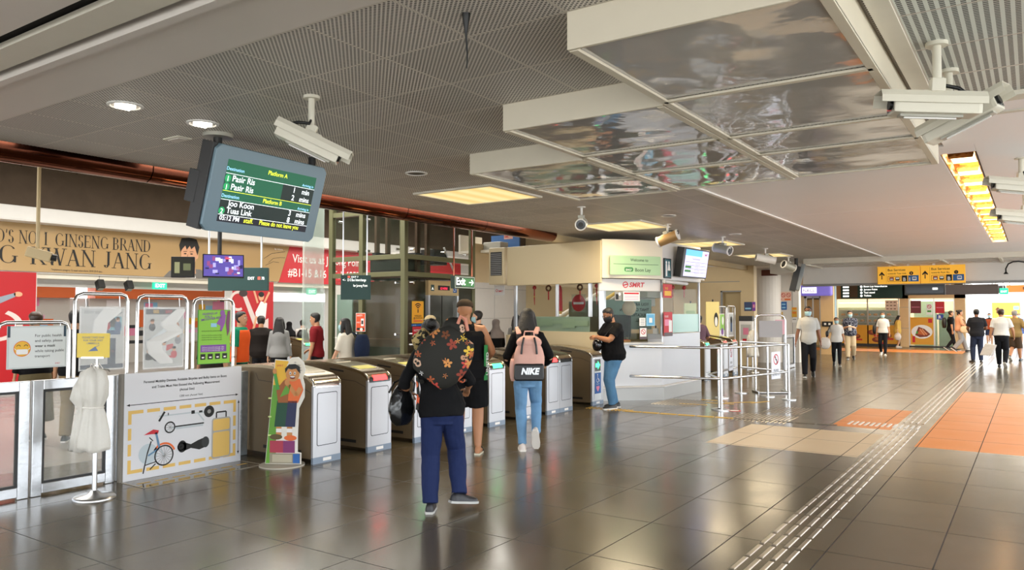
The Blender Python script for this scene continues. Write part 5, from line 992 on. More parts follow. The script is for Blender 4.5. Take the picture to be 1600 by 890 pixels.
def bscreen():
    d2 = (D_ - C_).normalized(); n2 = d2.cross(Vector((0, 0, 1))); O = C_ + d2 * .42 + n2 * .005 + Vector((0, 0, 2.33))
    t = thing('information_screen', 'tilted information screen in a black case on the white end of the booth', 'screen', O); Z = Vector((0, 0, 1)); U = (d2 * .9 + n2 * -.16 + n2 * .35).normalized(); U = (d2 + n2 * .0).normalized(); V = (Z + n2 * .16).normalized(); Q = n2 * .16
    MB().prism([(0.0, 0), (1.2, 0), (1.2, .58), (0.0, .58)], Q, U, V, -.15, BLACK).build('case', t, bevel=.006)
    d = MB(); p = Pan(d, Q, U, V); p.rect(.1, .03, 1.17, .55, glow('info_lilac', '#b9b4de', .9)); p.rect(.1, .43, .86, .55, glow('info_blue', '#5aa4dc', .9), 2); nav = mat('info_ink', '#3a3560', .5)
    p.text(.98, .46, 'SMRT', .06, RED, bold=.02); p.text(.6, .36, 'Train Service Info', .05, nav, al='c')
    for i in range(4): p.line(.14, .31 - i * .065, 1.14, .31 - i * .065, .006, nav, 2); p.text(.6, .265 - i * .06, 'First train 5:30', .034, nav)
    for y in (.19, .11): p.rrect(.14, y, .42, y + .045, .02, GRN, 2)
    d.build('display', t)
bscreen()
tag(MB().box(-9.22, 12.7, 2.22, -8.83, 13.2, 2.97, BCR).build('vent_cabinet', bevel=.015), 'cream louvred vent box on the left end of the booth fascia', 'vent box')
vb = bpy.data.objects['vent_cabinet']; m = MB()
for i in range(12): m.obox((-9.03, 12.692, 2.42 + i * .038), (.26, .012, .014), GREY, (1, 0, 0), (0, 1, -.5))
m.box(-9.17, 12.694, 2.4, -8.89, 12.7, 2.88, DARK); m.build('louvre', vb)
flat_poster('small logo plate under the louvred vent box', (-9.18, 12.86, 2.0), (1, -.05, 0), .26, .2, BW, lambda p, W, H: (p.ring(.06, .1, .03, .01, RED), p.text(.1, .07, 'SMRT', .05, RED, bold=.02)), 'sign', 'logo_plate')
# papers on the booth windows
d1 = (C_ - B_).normalized(); n1 = d1.cross(Vector((0, 0, 1)))
def on_mid(f, z): return B_ + d1 * f + n1 * -.05 + Vector((0, 0, z))
flat_poster('white notice with red heading high on the middle booth window', on_mid(.5, 1.86), d1, .36, .18, PAPER, lambda p, W, H: (p.rect(.02, .13, W - .02, .16, RED), [p.rect(.03, .03 + i * .03, W - .03, .04 + i * .03, PINK) for i in range(3)]), 'notice')
flat_poster('small grey photo print high on the middle booth window', on_mid(.32, 1.87), d1, .15, .17, GREY, lambda p, W, H: (p.rect(.02, .02, .08, .12, INK), p.ell(.1, .12, .025, .03, PAPER)), 'notice')
flat_poster('pale blue notice with a white card print beside the card tray', on_mid(1.0, 1.4), d1, .19, .23, LBLUE, lambda p, W, H: (p.rect(.02, .02, W - .02, H - .02, mat('notice_sky', '#5fa9d4', .5)), p.rect(.06, .06, .13, .15, PAPER, 2)), 'notice')
flat_poster('small white notice left of the pale blue one on the booth window', on_mid(.85, 1.4), d1, .13, .15, PAPER, lambda p, W, H: [p.rect(.02, .03 + i * .03, W - .02, .04 + i * .03, GREY) for i in range(4)], 'notice')
flat_poster('no smoking notice on the middle booth window', on_mid(.85, 1.15), d1, .16, .22, mat('notice_dark', '#5a4a4e', .5), lambda p, W, H: (p.rect(.01, .05, W - .01, H - .01, PAPER), p.ring(.08, .14, .05, .012, RED, 2), p.line(.045, .175, .115, .105, .012, RED, 2)), 'notice')
d2 = (D_ - C_).normalized()
flat_poster('tall red notice at the corner of the booth windows', C_ + d2 * .03 + Vector((.0, 0, 1.2)), d2, .36, .46, RED, lambda p, W, H: (p.text(.03, .36, 'PLEASE', .05, PAPER, bold=.01), p.rect(.03, .2, W - .08, .32, PINK), p.rect(.2, .08, .33, .3, PAPER, 2), p.rect(.0, .0, W, .07, mat('notice_dark', '#5a4a4e', .5), 2)), 'notice')
flat_poster('red and yellow sticker at the top of the right booth window', C_ + d2 * .0 + Vector((.01, 0, 1.93)), d2, .36, .26, RED, lambda p, W, H: (p.rect(.04, .04, W - .04, .13, YEL), p.text(.06, .16, 'SALE', .06, YEL, bold=.02)), 'notice')
t = thing('sanitiser_dispenser', 'white dispenser standing on the booth counter next to the red notice', 'dispenser', (-6.0, 13.72, 1.09)); MB().box(-.05, -.04, 0, .05, .04, .26, WHITE).build('body', t, bevel=.015); MB().cyl((0, 0, .26), (0, 0, .31), .015, BLACK).build('pump', t)
tag(MB().box(-6.75, 13.1, 1.09, -6.35, 13.35, 1.13, mat('tray_wood', '#a98352', .5)).box(-6.73, 13.12, 1.13, -6.37, 13.33, 1.135, RED).build('counter_tray', bevel=.005), 'shallow wooden tray on the booth counter behind the man in the black shirt', 'tray')
# behind the glass: monitor, green board, round sign, ornaments, lamp
t = thing('office_monitor', 'dark computer monitor inside the booth, seen through the middle window', 'monitor', (-6.85, 13.9, .76)); MB().obox((0, 0, .62), (.5, .05, .45), BLACK, d1, Vector((0, 0, 1)).cross(d1)).build('screen', t, bevel=.006); MB().box(-.03, -.03, 0, .03, .03, .5, BLACK).box(-.1, -.08, 0, .1, .08, .015, BLACK).build('stand', t)
flat_poster('green board with mirrored black lettering inside the booth', (-7.45, 14.35, 1.3), (.85, .53, 0), 1.0, .62, mat('mirror_board', '#8fb3a0', .4), lambda p, W, H: [p.text(W - .05, H - .13 - i * .11, s, .085, INK, bold=.02, fit=-.075) for i, s in enumerate(('YOU ARE OUR', 'THAT CHAMPION', 'EDUCATION', 'FOR ALL'))] + [p.rect(.05, .05, .4, .3, mat('board_teal', '#2f6a60', .5))], 'board', 'notice_board')
t = thing('face_shield_fan', 'round cream table fan inside the booth behind the man in the black shirt', 'fan', (-6.5, 13.6, .76)); MB().cyl((0, 0, .0), (0, 0, .02), .1, DARK, 20).cyl((0, 0, .02), (0, 0, .85), .012, DARK).build('stand', t); MB().ball((0, 0, .98), (.15, .06, .15), mat('fan_cream', '#d9cfb0', .5)).build('guard', t, smooth=180)
REDL = mat('lantern_red', '#c8202a', .45); GOLDL = mat('lantern_gold', '#d9a23a', .4)
LW = (B_ - A_).normalized(); 
for f, kind, lb in ((.22, 'knot', 'thin red knot ornament hanging inside the left booth window, leftmost'), (.38, 'ring', 'dark ring ornament with red tassel inside the left booth window'), (.5, 'big', 'big red tassel ornament hanging inside the left booth window'), (1.05, 'knot', 'small red lantern at the right of the left booth window'), (.72, 'ring', 'brown round ornament beside the window post in the booth')):
    P = A_ + LW * f * (2.3 if f < 1 else 1.95) + Vector((0, .32, 2.3)); t = thing('red_ornament', lb, 'ornament', P, group='ornaments in the left booth window'); MB().tube([(0, 0, 0), (0, 0, -.12)], .004, REDL, 6).build('string', t)
    if kind == 'big':
        MB().cyl((0, 0, -.12), (0, 0, -.2), .03, REDL, 12, .055).cyl((0, 0, -.2), (0, 0, -.62), .055, REDL, 14, .065).build('tassel', t, smooth=40); MB().cyl((0, 0, -.62), (0, 0, -.68), .05, GOLDL, 12).build('tip', t)
    elif kind == 'ring': MB().tube([(.05 * cos(a), 0, -.17 + .05 * sin(a)) for a in [i * pi / 8 for i in range(16)]], .018, BROWNP, 8, closed=True).build('ring', t, smooth=60); MB().cyl((0, 0, -.22), (0, 0, -.4), .014, REDL, 8).build('tassel', t)
    else: MB().ball((0, 0, -.15), (.045, .03, .04), REDL).build('knot', t, smooth=180); MB().tube([(0, 0, -.19), (0, 0, -.33), (.004, 0, -.5)], [.012, .014, .006], REDL, 8).build('tassel', t); MB().ball((0, 0, -.33), .018, GOLDL).build('bead', t, smooth=180)
for i, (f, lb) in enumerate(((.25, 'red lantern string inside the right booth window, nearest the corner'), (.55, 'red charm hanging in the middle of the right booth window'), (.85, 'red charm hanging in the right booth window near its far end'))):
    P = C_.lerp(D_, f) + Vector((-.25, 0, 2.3)); t = thing('red_ornament', lb, 'ornament', P, group='ornaments in the right booth window'); MB().tube([(0, 0, 0), (0, 0, -.1)], .004, REDL, 6).build('string', t); MB().ball((0, 0, -.14), (.04, .04, .045), REDL).build('lantern', t, smooth=180); MB().cyl((0, 0, -.18), (0, 0, -.34), .012, REDL, 8).build('tassel', t)
flat_poster('round red no entry sign seen through the left booth window', (-7.75, 13.55, 1.66), (1, -.15, 0), .36, .36, mat('sign_clear', '#b7c4b4', .3, alpha=.25), lambda p, W, H: (p.ell(.18, .18, .17, .17, RED), p.rect(.05, .155, .31, .2, PAPER, 2)), 'sign', 'no_entry_sign')
flat_poster('gold framed print inside the right booth window', (-6.25, 15.2, 1.5), (.4, -.92, 0), .4, .5, mat('frame_gold', '#b0823a', .4), lambda p, W, H: (p.rect(.04, .04, W - .04, H - .04, mat('print_red', '#8a4a3a', .5)), p.rect(.08, .1, W - .08, H - .1, mat('print_buff', '#b39a70', .5), 2)), 'picture', 'framed_print')
# escalator behind the booth
def escalator():
    t = thing('escalator', 'escalator with pale balustrades rising behind the booth, seen through its windows', 'escalator', (-10.7, 16.4, 0)); d = Vector((.85, .0, .53)); 
    for y in (0, 1.2):
        MB().prism([(0, 0), (3.4, 2.4), (3.4, 2.75), (0, .95 - .6 + .1)], (0, y, .3), (1, 0, 0), (0, 0, 1), .06, mat('balustrade', '#b9c2b4', .2, .3)).build('balustrade', t); MB().tube([(0, y - .03, 1.05), (3.4, y - .03, 2.8)], .045, mat('handrail_pale', '#d9d4c4', .4)).build('handrail', t, smooth=60)
    for i in range(11): MB().box(.2 + i * .28, .06, .0 + i * .2, .5 + i * .28, 1.14, .22 + i * .2, mat('step_metal', '#6e726a', .4, .5)).build('step', t)
    MB().tube([(.3, -.2, .8), (3.3, -.2, 2.5)], .04, mat('handrail_yellow', '#c9a84a', .4)).build('rail_strip', t)
escalator()
# blue board and grey projector above the left end of the booth
t = thing('wall_alcove', 'open box alcove with a blue board and grey projector above the booth roof', 'alcove', (-9.85, 13.5, 2.99)); s = MB().box(-.55, -.3, -.06, .7, .5, 0, OFFW).box(-.55, -.3, 0, -.5, .5, .36, OFFW); s.build('shelf', t); MB().box(-.1, .3, .08, .65, .34, .36, mat('board_blue', '#2a5f9c', .5)).build('back_board', t); MB().box(.05, -.2, 0, .5, .1, .17, CAMG).cyl((-.1, -.05, .09), (.05, -.05, .09), .06, BLACK).build('projector', t, bevel=.01)
flat_poster('small pink and white exit label above the blue board', (-9.25, 13.3, 3.2), (1, 0, 0), .22, .12, mat('label_pink', '#e6b0a0', .5), lambda p, W, H: p.text(.02, .03, 'EMC', .06, RED, bold=.02), 'label', 'label_plate')
# ================================================================ QUEUE RAIL, SIGN HOOP, FLOOR STRIPS
def queue_rail():
    t = thing('queue_rail', 'polished steel queue railing looping out from the booth desk', 'railing', (-4.6, 13.9, 0)); c = t.location
    Q = lambda x, y, z: (x - c.x, y - c.y, z)
    P1, P4, P2, P0, S = (-4.39, 12.74), (-3.87, 15.03), (-5.0, 15.72), (-5.42, 14.5), (-5.92, 12.4)
    for z in (1.05, .53):
        MB().tube([Q(*S, z), Q(-5.2, 12.55, z), Q(-4.5, 12.7, z), Q(-4.38, 12.78, z), Q(-4.3, 13.05, z), Q(-3.9, 14.9, z), Q(-3.89, 15.02, z), Q(-3.98, 15.11, z), Q(*P2, z)], .021, CHROME, 12).build('rail', t, smooth=60)
        MB().tube([Q(-4.46, 12.84, z), Q(-4.9, 13.55, z), Q(-5.05, 15.6, z)], .018, CHROME, 12).build('inner_rail', t, smooth=60)
    for x, y in (P1, (-4.47, 12.84), P4, P2, (-4.35, 15.33), (-5.02, 14.6)):
        MB().cyl(Q(x, y, 0), Q(x, y, 1.05), .02, CHROME, 14).cyl(Q(x, y, 0), Q(x, y, .015), .13, STEEL, 26).build('post', t, smooth=40)
    for O, U in ((Q(-5.04, 15.2, .5), (.1, -1, 0)), (Q(-4.02, 14.4, .42), (.2, .98, 0))):
        U = Vector(U).normalized(); 
        if O[1] > 1: U = -U; O = (O[0] + .06, O[1] - .3, O[2])
        b = MB().prism([(0, 0), (.34, 0), (.34, .5), (0, .5)], O, U, (0, 0, 1), .01, mat('rail_sign_white', '#dfe4ee', .4)); p = Pan(b, Vector(O) + U.cross(Vector((0, 0, 1))) * .01, U, (0, 0, 1)); p.ring(.17, .36, .1, .022, RED, ky=1.0); p.line(.1, .43, .24, .29, .02, RED); p.path([(.15, .42), (.15, .36), (.2, .35), (.2, .28)], .025, INK); p.text(.17, .14, 'PLEASE', .06, INK, al='c', bold=.01); p.text(.17, .06, 'DO NOT SIT', .05, INK, al='c', bold=.01); b.build('notice_plate', t)
queue_rail()
t = thing('sign_stand', 'tall steel hoop stand with a blank grey plate behind the queue railing', 'sign stand', (-4.52, 16.15, 0)); hw = .31; U = Vector((.83, .56, 0))
MB().tube([U * -hw + Vector((0, 0, .02)), U * -hw + Vector((0, 0, 1.5)), U * (-hw + .03) + Vector((0, 0, 1.57)), U * (-hw + .1) + Vector((0, 0, 1.6)), U * (hw - .1) + Vector((0, 0, 1.6)), U * (hw - .03) + Vector((0, 0, 1.57)), U * hw + Vector((0, 0, 1.5)), U * hw + Vector((0, 0, .02))], .022, CHROME, 12).build('hoop', t, smooth=60)
N = U.cross(Vector((0, 0, 1)))
for s in (-1, 1): MB().tube([U * s * hw + N * -.22 + Vector((0, 0, .02)), U * s * hw + N * .22 + Vector((0, 0, .02))], .022, STEEL, 10).build('foot', t, smooth=60)
MB().tube([U * -hw + N * .22 + Vector((0, 0, .02)), U * hw + N * .22 + Vector((0, 0, .02))], .022, STEEL, 10).build('foot_bar', t, smooth=60)
MB().prism([(-.24, 1.14), (.24, 1.14), (.24, 1.48), (-.24, 1.48)], N * .03, U, (0, 0, 1), .01, mat('plate_grey', '#a5a3a4', .5)).build('plate', t); MB().prism([(.1, 1.2), (.29, 1.2), (.29, 1.5), (.1, 1.5)], N * .015, U, (0, 0, 1), .008, mat('notice_pale_pink', '#e0a9b4', .5)).build('pink_notice', t)
# tactile strip and studs
SST = mat('tactile_steel', '#c9c2b6', .28, .9)
def bars():
    b = MB()
    for k in range(4):
        x = -1.64 + k * .085
        for i in range(96):
            y = 3.6 + i * .33
            if abs(y - 12.4) < .3 : continue
            b.loft([[Vector((x - .019, y, 0)), Vector((x + .019, y, 0)), Vector((x + .019, y + .3, 0)), Vector((x - .019, y + .3, 0))], [Vector((x - .013, y + .012, .006)), Vector((x + .013, y + .012, .006)), Vector((x + .013, y + .288, .006)), Vector((x - .013, y + .288, .006))]], SST)
    return b
tag(bars().build('tactile_strip'), 'long strip of four rows of steel guide bars running down the hall', 'tactile paving')
b = MB()
for i in range(13):
    x = -2.3 + i * .075; b.obox((x, 12.4, .004), (.03, .36, .008), mat('tactile_white', '#d9d5cc', .4), (1, 0, 0), (0, 1, 0))
tag(b.build('tactile_crossing'), 'short row of white warning bars crossing the steel guide strip on the orange tiles', 'tactile paving')
YB_ = mat('tactile_yellow', '#d0a637', .4)
b = MB()
for i in range(11):
    x0 = -5.55 + i * .3; y0 = 11.75 + .025 * i; b.obox((x0, y0, .003), (.27, .09, .006), YB_ if i < 6 else mat('tactile_brown', '#5a5245', .4), (1, .08, 0), (-.08, 1, 0)) 
tag(b.build('tactile_path'), 'yellow guide line on the floor leading right from the feet of the man at the booth', 'tactile paving')
def studs(nm, label, x0, y0, nx, ny, d, m, r=.014):
    b = MB()
    for i in range(nx):
        for j in range(ny): x, y = x0 + i * d, y0 + j * d; b.cyl((x, y, 0), (x, y, .006), r, m, 8, r * .6)
    tag(b.build(nm), label, 'tactile paving')
studs('tactile_studs', 'patch of steel floor studs in front of the booth base', -5.75, 12.95, 13, 16, .065, SST); studs('tactile_studs', 'patch of steel floor studs between the queue railing and the orange tiles', -3.95, 11.75, 14, 14, .065, SST)
studs('tactile_studs', 'patch of steel floor studs at the far foot of the queue railing', -3.75, 12.95, 10, 14, .065, SST); studs('tactile_studs', 'yellow studs under the shoes of the man in front of the booth', -6.42, 11.72, 12, 4, .07, YB_, .02)
b = MB()
for x, y, a, l in ((-5.1, 13.3, .1, .5), (-4.75, 13.7, .1, .5), (-4.5, 14.05, .8, .6), (-4.2, 14.3, 1.2, .5), (-5.0, 14.1, 0, .5)): b.obox((x, y, .002), (l, .05, .004), YB_, (cos(a), sin(a), 0), (-sin(a), cos(a), 0))
for q in range(5): pass
tag(b.build('floor_tape'), 'short pieces of yellow queue tape on the floor inside the steel railing', 'floor tape')
tag(MB().cyl((-4.2, 12.82, 0), (-4.2, 12.82, .003), .11, RED, 24).cyl((-4.2, 12.82, .003), (-4.2, 12.82, .004), .08, PAPER, 24).build('floor_sticker'), 'round red and white sticker on the floor by the front railing post', 'sticker')
# ---- posters and hoops beyond the booth
hoop('left one of the two steel hoops beyond the booth gates', 21.0, 21.62, 1.82, x=-7.3, zb=0, group='hoops beyond the booth'); hoop('right one of the two steel hoops beyond the booth gates', 21.75, 22.42, 1.84, x=-7.3, zb=0, group='hoops beyond the booth')
poster('green and violet flower poster in the left hoop beyond the booth', 21.1, 21.5, .95, 1.62, PAPER, lambda p, W, H: (p.rect(.02, H * .3, W - .02, H - .02, mat('lime_print', '#86c43a', .5)), p.ell(W * .5, H * .25, .1, .1, PURP, 2), p.ell(W * .6, H * .7, .08, .12, PAPER, 2)), x=-7.3, ztop=1.8)
poster('white poster with a grey figure in the right hoop beyond the booth', 21.85, 22.3, .95, 1.65, PAPER, lambda p, W, H: (p.rect(.03, .05, W - .03, H - .05, mat('poster_grey2', '#bfc0bd', .5)), p.ell(W / 2, H * .7, .08, .1, INK, 2), p.rect(W * .35, H * .2, W * .65, H * .6, mat('poster_blue', '#2c4f78', .5), 2)), x=-7.3, ztop=1.8)
def stand_ad(label, x, y, z0, z1, w, face, draw):
    t = thing('poster_board', label, 'poster board', (x, y, 0)); U = Vector((.6, .8, 0))
    MB().prism([(0, z0), (w, z0), (w, z1), (0, z1)], (0, 0, 0), U, (0, 0, 1), -.03, face).build('board', t, bevel=.004); MB().tube([U * (w / 2) + Vector((.0, .0, 0)) - U.cross(Vector((0, 0, 1))) * .05, U * (w / 2) - U.cross(Vector((0, 0, 1))) * .05 + Vector((0, 0, z1))], .015, BLACK).build('stand_post', t)
    d = MB(); draw(Pan(d, (0, 0, 0), U, (0, 0, 1)), w, z0, z1); d.build('artwork', t); MB().tube([U * (w / 2) + Vector((0, 0, z1)), U * (w / 2) + Vector((0, 0, z1 + .06))], .02, BLACK).build('clip', t)
stand_ad('tall yellow poster board with a dark oval, beside the person in purple', -7.45, 20.45, .45, 1.95, .42, mat('ad_yellow', '#e0cf86', .5), lambda p, w, a, b: (p.ell(w * .75, 1.45, .07, .2, INK), p.ell(w * .75, 1.4, .045, .13, PAPER, 2)))
stand_ad('tall pale green poster board at the far end of the booth desk', -7.75, 19.62, .45, 1.9, .38, mat('ad_green', '#b9c9a0', .5), lambda p, w, a, b: p.rect(.05, 1.0, w - .05, 1.7, mat('ad_green2', '#8fae84', .5)))
t = thing('leaflet_rack', 'white leaflet rack with a pink leaflet, near the beige door', 'rack', (-7.0, 22.6, 0)); MB().box(-.2, -.1, .7, .2, .1, 1.4, PAPER).box(-.2, -.12, 1.4, .2, .1, 1.55, DARK).build('holder', t, bevel=.01); MB().cyl((0, 0, 0), (0, 0, .7), .025, STEEL).cyl((0, 0, 0), (0, 0, .02), .18, STEEL, 24).build('stand', t); m = MB(); p = Pan(m, (-.2, -.101, .7), (1, 0, 0), (0, 0, 1)); p.rect(.05, .15, .35, .6, mat('poster_grey2', '#bfc0bd', .5)); p.rect(.1, .08, .35, .18, RED, 2); p.rect(.12, .3, .28, .5, PINK, 2); m.build('leaflet', t)
fence('glass fence panel beyond the booth, right of the white bag stand', 22.75, 24.0, x=-6.0, h=1.0)
# wall signs on the white core and beige wall
flat_poster('pink prohibition sign with three red circles on the white wall', (-7.17, 26.288, 2.04), (1, 0, 0), .52, .3, mat('sign_pink', '#ecc3ae', .5), lambda p, W, H: ([(p.ring(.09 + i * .17, .19, .07, .018, RED), p.line(.04 + i * .17, .24, .14 + i * .17, .14, .015, RED)) for i in range(3)], p.rect(.03, .02, .2, .07, RED), p.rect(.3, .02, .49, .07, ORNG)), 'sign', 'wall_sign')
flat_poster('blue station information sign on the white wall below the pink one', (-7.3, 26.288, 1.74), (1, 0, 0), .5, .27, BLUE, lambda p, W, H: (p.rect(.2, .0, .3, .3, PAPER), p.rect(.04, .05, .16, .1, LBLUE), p.rect(.34, .05, .46, .1, LBLUE), p.rect(.04, .16, .16, .21, LBLUE), p.rect(.34, .16, .46, .21, LBLUE)), 'sign', 'wall_sign')
flat_poster('pale yellow notice on the white wall behind the grey plate hoop', (-7.15, 26.288, 1.45), (1, 0, 0), .22, .22, mat('notice_tan', '#d9b46a', .5), lambda p, W, H: p.rect(.03, .05, W - .03, .1, PAPER), 'notice')
for i, (z, lb) in enumerate(((1.72, 'small yellow notice, upper one of three right of the blue wall sign'), (1.5, 'larger yellow notice, middle one of three right of the blue wall sign'), (1.32, 'small white notice, bottom one of three right of the blue wall sign'))):
    flat_poster(lb, (-6.64, 26.288, z), (1, 0, 0), .16, (.1, .2, .15)[i], (YEL, mat('notice_amber', '#d9a536', .5), PAPER)[i], lambda p, W, H: p.rect(.02, H * .6, W - .02, H * .8, ORNG if i < 2 else GREY), 'notice')
flat_poster('dark blue notice on the beige wall by the door', (-7.5, 23.978, 1.7), (1, 0, 0), .24, .28, mat('notice_navy', '#2c3f66', .5), lambda p, W, H: p.rect(.03, .05, W - .03, .1, LBLUE), 'notice'); flat_poster('purple and pink strip notice right of the dark blue one', (-7.25, 23.978, 1.7), (1, 0, 0), .1, .28, PURP, lambda p, W, H: p.rect(.02, .1, .08, .2, PINK), 'notice')
t = thing('lit_shop_sign', 'purple lit shop sign over the far door beside the pillar', 'sign', (-7.65, 31.9, 2.31)); MB().box(0, -.3, 0, 1.15, .08, .42, glow('sign_purple', '#6a5fb0', .5)).build('box', t, bevel=.06); m = MB(); p = Pan(m, (0, -.302, 0), (1, 0, 0), (0, 0, 1)); p.rect(.08, .1, .62, .33, glow('sign_lit_white', '#eceaf6', 1.2)); p.text(.12, .15, 'NAILS', .16, PURP, l=2, bold=.02); m.build('lettering', t)
t = thing('access_panel', 'black card reader on the beige pier by the far door', 'card reader', (-6.92, 31.98, 1.1)); MB().box(0, -.05, 0, .4, 0, .2, BLACK).build('case', t, bevel=.01); MB().box(.08, -.055, .06, .16, -.05, .14, WHITE).box(.24, -.055, .06, .32, -.05, .14, WHITE).build('key', t)
flat_poster('red post sign by the pale blue column', (-7.44, 35.79, 1.6), (1, 0, 0), .2, .3, LBLUE, lambda p, W, H: p.rect(.04, .05, W - .04, .25, PAPER), 'notice')
# ================================================================ FAR SIGNS AND SHOPS
SGY = glow('wayfinding_yellow', '#e2a52e', .35)
def way(label, x, num, line2, blue):
    def dr(p):
        p.rect(0, 0, .012, .47, mat('sign_gap', '#b0801f', .5)); p.rect(.23, .03, .234, .44, INK); p.rect(.105, .13, .13, .31, INK); p.poly([(.04, .25), (.07, .23), (.1175, .29), (.165, .23), (.195, .25), (.1175, .35)], INK)
        p.text(.27, .36, 'Bus Services', .09, INK, bold=.012); p.text(.27, .27, line2, .062, INK, bold=.01); p.ell(.86, .29, .05, .05, INK); p.text(.86, .265, num, .07, SGY, al='c', l=3)
        p.rect(.27, .06, .6, .22, mat('sign_frame', '#7a3a22', .5)); p.rect(.28, .07, .59, .21, SGY, 2); p.rect(.31, .09, .42, .19, mat('sign_maroon', '#8a2a32', .5), 3); p.rect(.33, .11, .4, .15, PAPER, 4); p.rrect(.46, .09, .57, .19, .02, INK, 3); p.rect(.475, .13, .555, .175, PAPER, 4)
        p.rect(.62, .06, .76, .23, INK); p.text(.69, .08, 'B', .13, PAPER, al='c', bold=.03); p.rect(.78, .06, 1.04, .23, mat('sign_blue', '#1d5fa0', .5)); p.rrect(.88, .09, .99, .19, .02, PAPER, 3); p.rect(.895, .13, .975, .165, mat('sign_blue', '#1d5fa0', .5), 4)
        if blue: p.text(.82, .08, '1', .13, PAPER, al='c', l=3, bold=.03)
    slab_sign('bus_sign', label, 'sign', (x, 23.75, 2.45), (1, 0, 0), (0, 0, 1), 1.07, .49, .08, SGY, [('hanger', MB().box(.3, .02, .4, .36, .06, .67, WHITE)), ('hanger', MB().box(.75, .02, .4, .81, .06, .67, WHITE))], dr)
way('left yellow bus services sign, its route circle reading 2', -3.64, '2', 'towards Tuas Link', True); way('right yellow bus services sign, its route circle reading 1', -2.56, '1', 'towards Pasir Ris', False)
slab_sign('dark_board_sign', 'black framed electronic board hanging under the bus signs, left of a long brown one', 'sign', (-3.36, 27, 2.2), (1, 0, 0), (0, 0, 1), 1.12, .4, .2, BLACK, [('hanger', MB().box(.1, .08, .4, .16, .12, .9, STEEL)), ('hanger', MB().box(.9, .08, .4, .96, .12, .9, STEEL))], lambda p: (p.rect(.04, .05, 1.08, .35, mat('board_navy', '#1c2028', .2)), p.rect(.78, .16, .92, .22, WGL, 2)))
slab_sign('brown_board_sign', 'long blank brown hanging sign before the bright far opening', 'sign', (-2.23, 27, 2.2), (1, 0, 0), (0, 0, 1), 1.38, .3, .1, mat('board_brown', '#3c3230', .4), [('hanger', MB().box(.1, .04, .3, .14, .08, .9, STEEL)), ('hanger', MB().box(1.2, .04, .3, 1.24, .08, .9, STEEL))], lambda p: None)
slab_sign('exit_light', 'tiny green exit box right of the long brown sign', 'exit sign', (-.83, 27.2, 2.2), (1, 0, 0), (0, 0, 1), .22, .18, .06, EXG, [('hanger', MB().box(.08, .02, .18, .1, .04, .9, STEEL))], lambda p: p.text(.11, .05, 'EXIT', .08, WGL, al='c', bold=.02))
slab_sign('dark_street_sign', 'dark low sign over the bright opening behind the brown board', 'sign', (-2.45, 36, 2.42), (1, 0, 0), (0, 0, 1), 1.55, .3, .1, DARK, [('hanger', MB().box(.1, .04, .3, .14, .08, .68, STEEL)), ('hanger', MB().box(1.2, .04, .3, 1.24, .08, .68, STEEL))], lambda p: p.text(.1, .1, 'Exit to street', .1, WGL))
slab_sign('orange_street_sign', 'orange brown sign right of the dark low one at the far opening', 'sign', (-.88, 36, 2.45), (1, 0, 0), (0, 0, 1), 1.0, .28, .08, mat('sign_tan', '#c9853f', .5), [('hanger', MB().box(.1, .04, .28, .14, .08, .65, STEEL)), ('hanger', MB().box(.8, .04, .28, .84, .08, .65, STEEL))], lambda p: (p.rect(.55, .1, .68, .2, BROWNP), p.rect(.8, .1, .9, .2, BROWNP)))
slab_sign('green_board_sign', 'dark green directory sign with white lines over the food shop', 'sign', (-7.95, 40.9, 2.34), (1, 0, 0), (0, 0, 1), 2.75, .68, .15, TEAL, [('hanger', MB().box(.3, .05, .68, .36, .1, .78, STEEL)), ('hanger', MB().box(2.3, .05, .68, 2.36, .1, .78, STEEL))], lambda p: ([(p.ell(.95, .58 - i * .15, .055, .055, WGL), p.text(1.06, .55 - i * .15, s, .12, WGL, bold=.02)) for i, s in enumerate(('Boon Lay Interchange', 'Jurong Point', 'Taxi stand', 'Toilets'))], [p.rect(.1, .53 - i * .15, .38, .61 - i * .15, WGL) for i in range(4)], p.rect(.42, .05, .78, .63, mat('sign_brownish', '#4a3a28', .5))))
WARM = glow('shop_warm_light', '#ffdca0', 2.2); SGL = mat('shop_glass', '#d5e0da', .03, alpha=.14, spec=.7); BUFF = mat('pastry_buff', '#c98f45', .6); SHY = mat('shop_yellow_print', '#d99a2a', .5); MEAT = mat('meat_print', '#7a2f1c', .5)
def shopfront(label, x0, x1, with_panel):
    t = thing('food_shop', label, 'shop front', ((x0 + x1) / 2, SY + .2, 0)); a = (x1 - x0) / 2
    MB().box(-a, -.12, 0, a, .1, .12, DARK).build('plinth', t); MB().box(-a, -.1, .12, a, .05, 1.03, SHY).build('counter_front', t)
    MB().box(-a, -.06, 1.03, a, -.04, 2.3, SGL).build('glass_pane', t)
    for x in (-a, 0, a - .06): MB().box(x, -.1, 0.12, x + .06, -.02, 2.32, STEEL).build('mullion', t)
    MB().box(-a, .5, .12, a, .6, 1.9, mat('shelf_back', '#9db3a4', .5)).build('back_board', t)
    for z in (1.15, 1.45, 1.75): MB().box(-a + .1, .1, z, a - .1, .5, z + .03, STEEL).build('shelf', t)
    MB().box(-a + .1, .15, 2.1, a - .1, .4, 2.16, WARM).build('strip_lamp', t); d = MB(); p = Pan(d, (-a, -.1, .12), (1, 0, 0), (0, 0, 1))
    for i, (x, y) in enumerate(((.35, .6), (.9, .35), (.5, .22), (1.7, .55), (2.3, .4), (1.9, .2))):
        if x < 2 * a - .3: p.ell(x, y, .24, .13, MEAT); p.ell(x + .04, y + .03, .14, .07, mat('food_brown', '#b5652a', .5), 2); p.rect(x + .05, y - .2, x + .32, y - .12, RED, 2)
    d.build('counter_artwork', t); return t
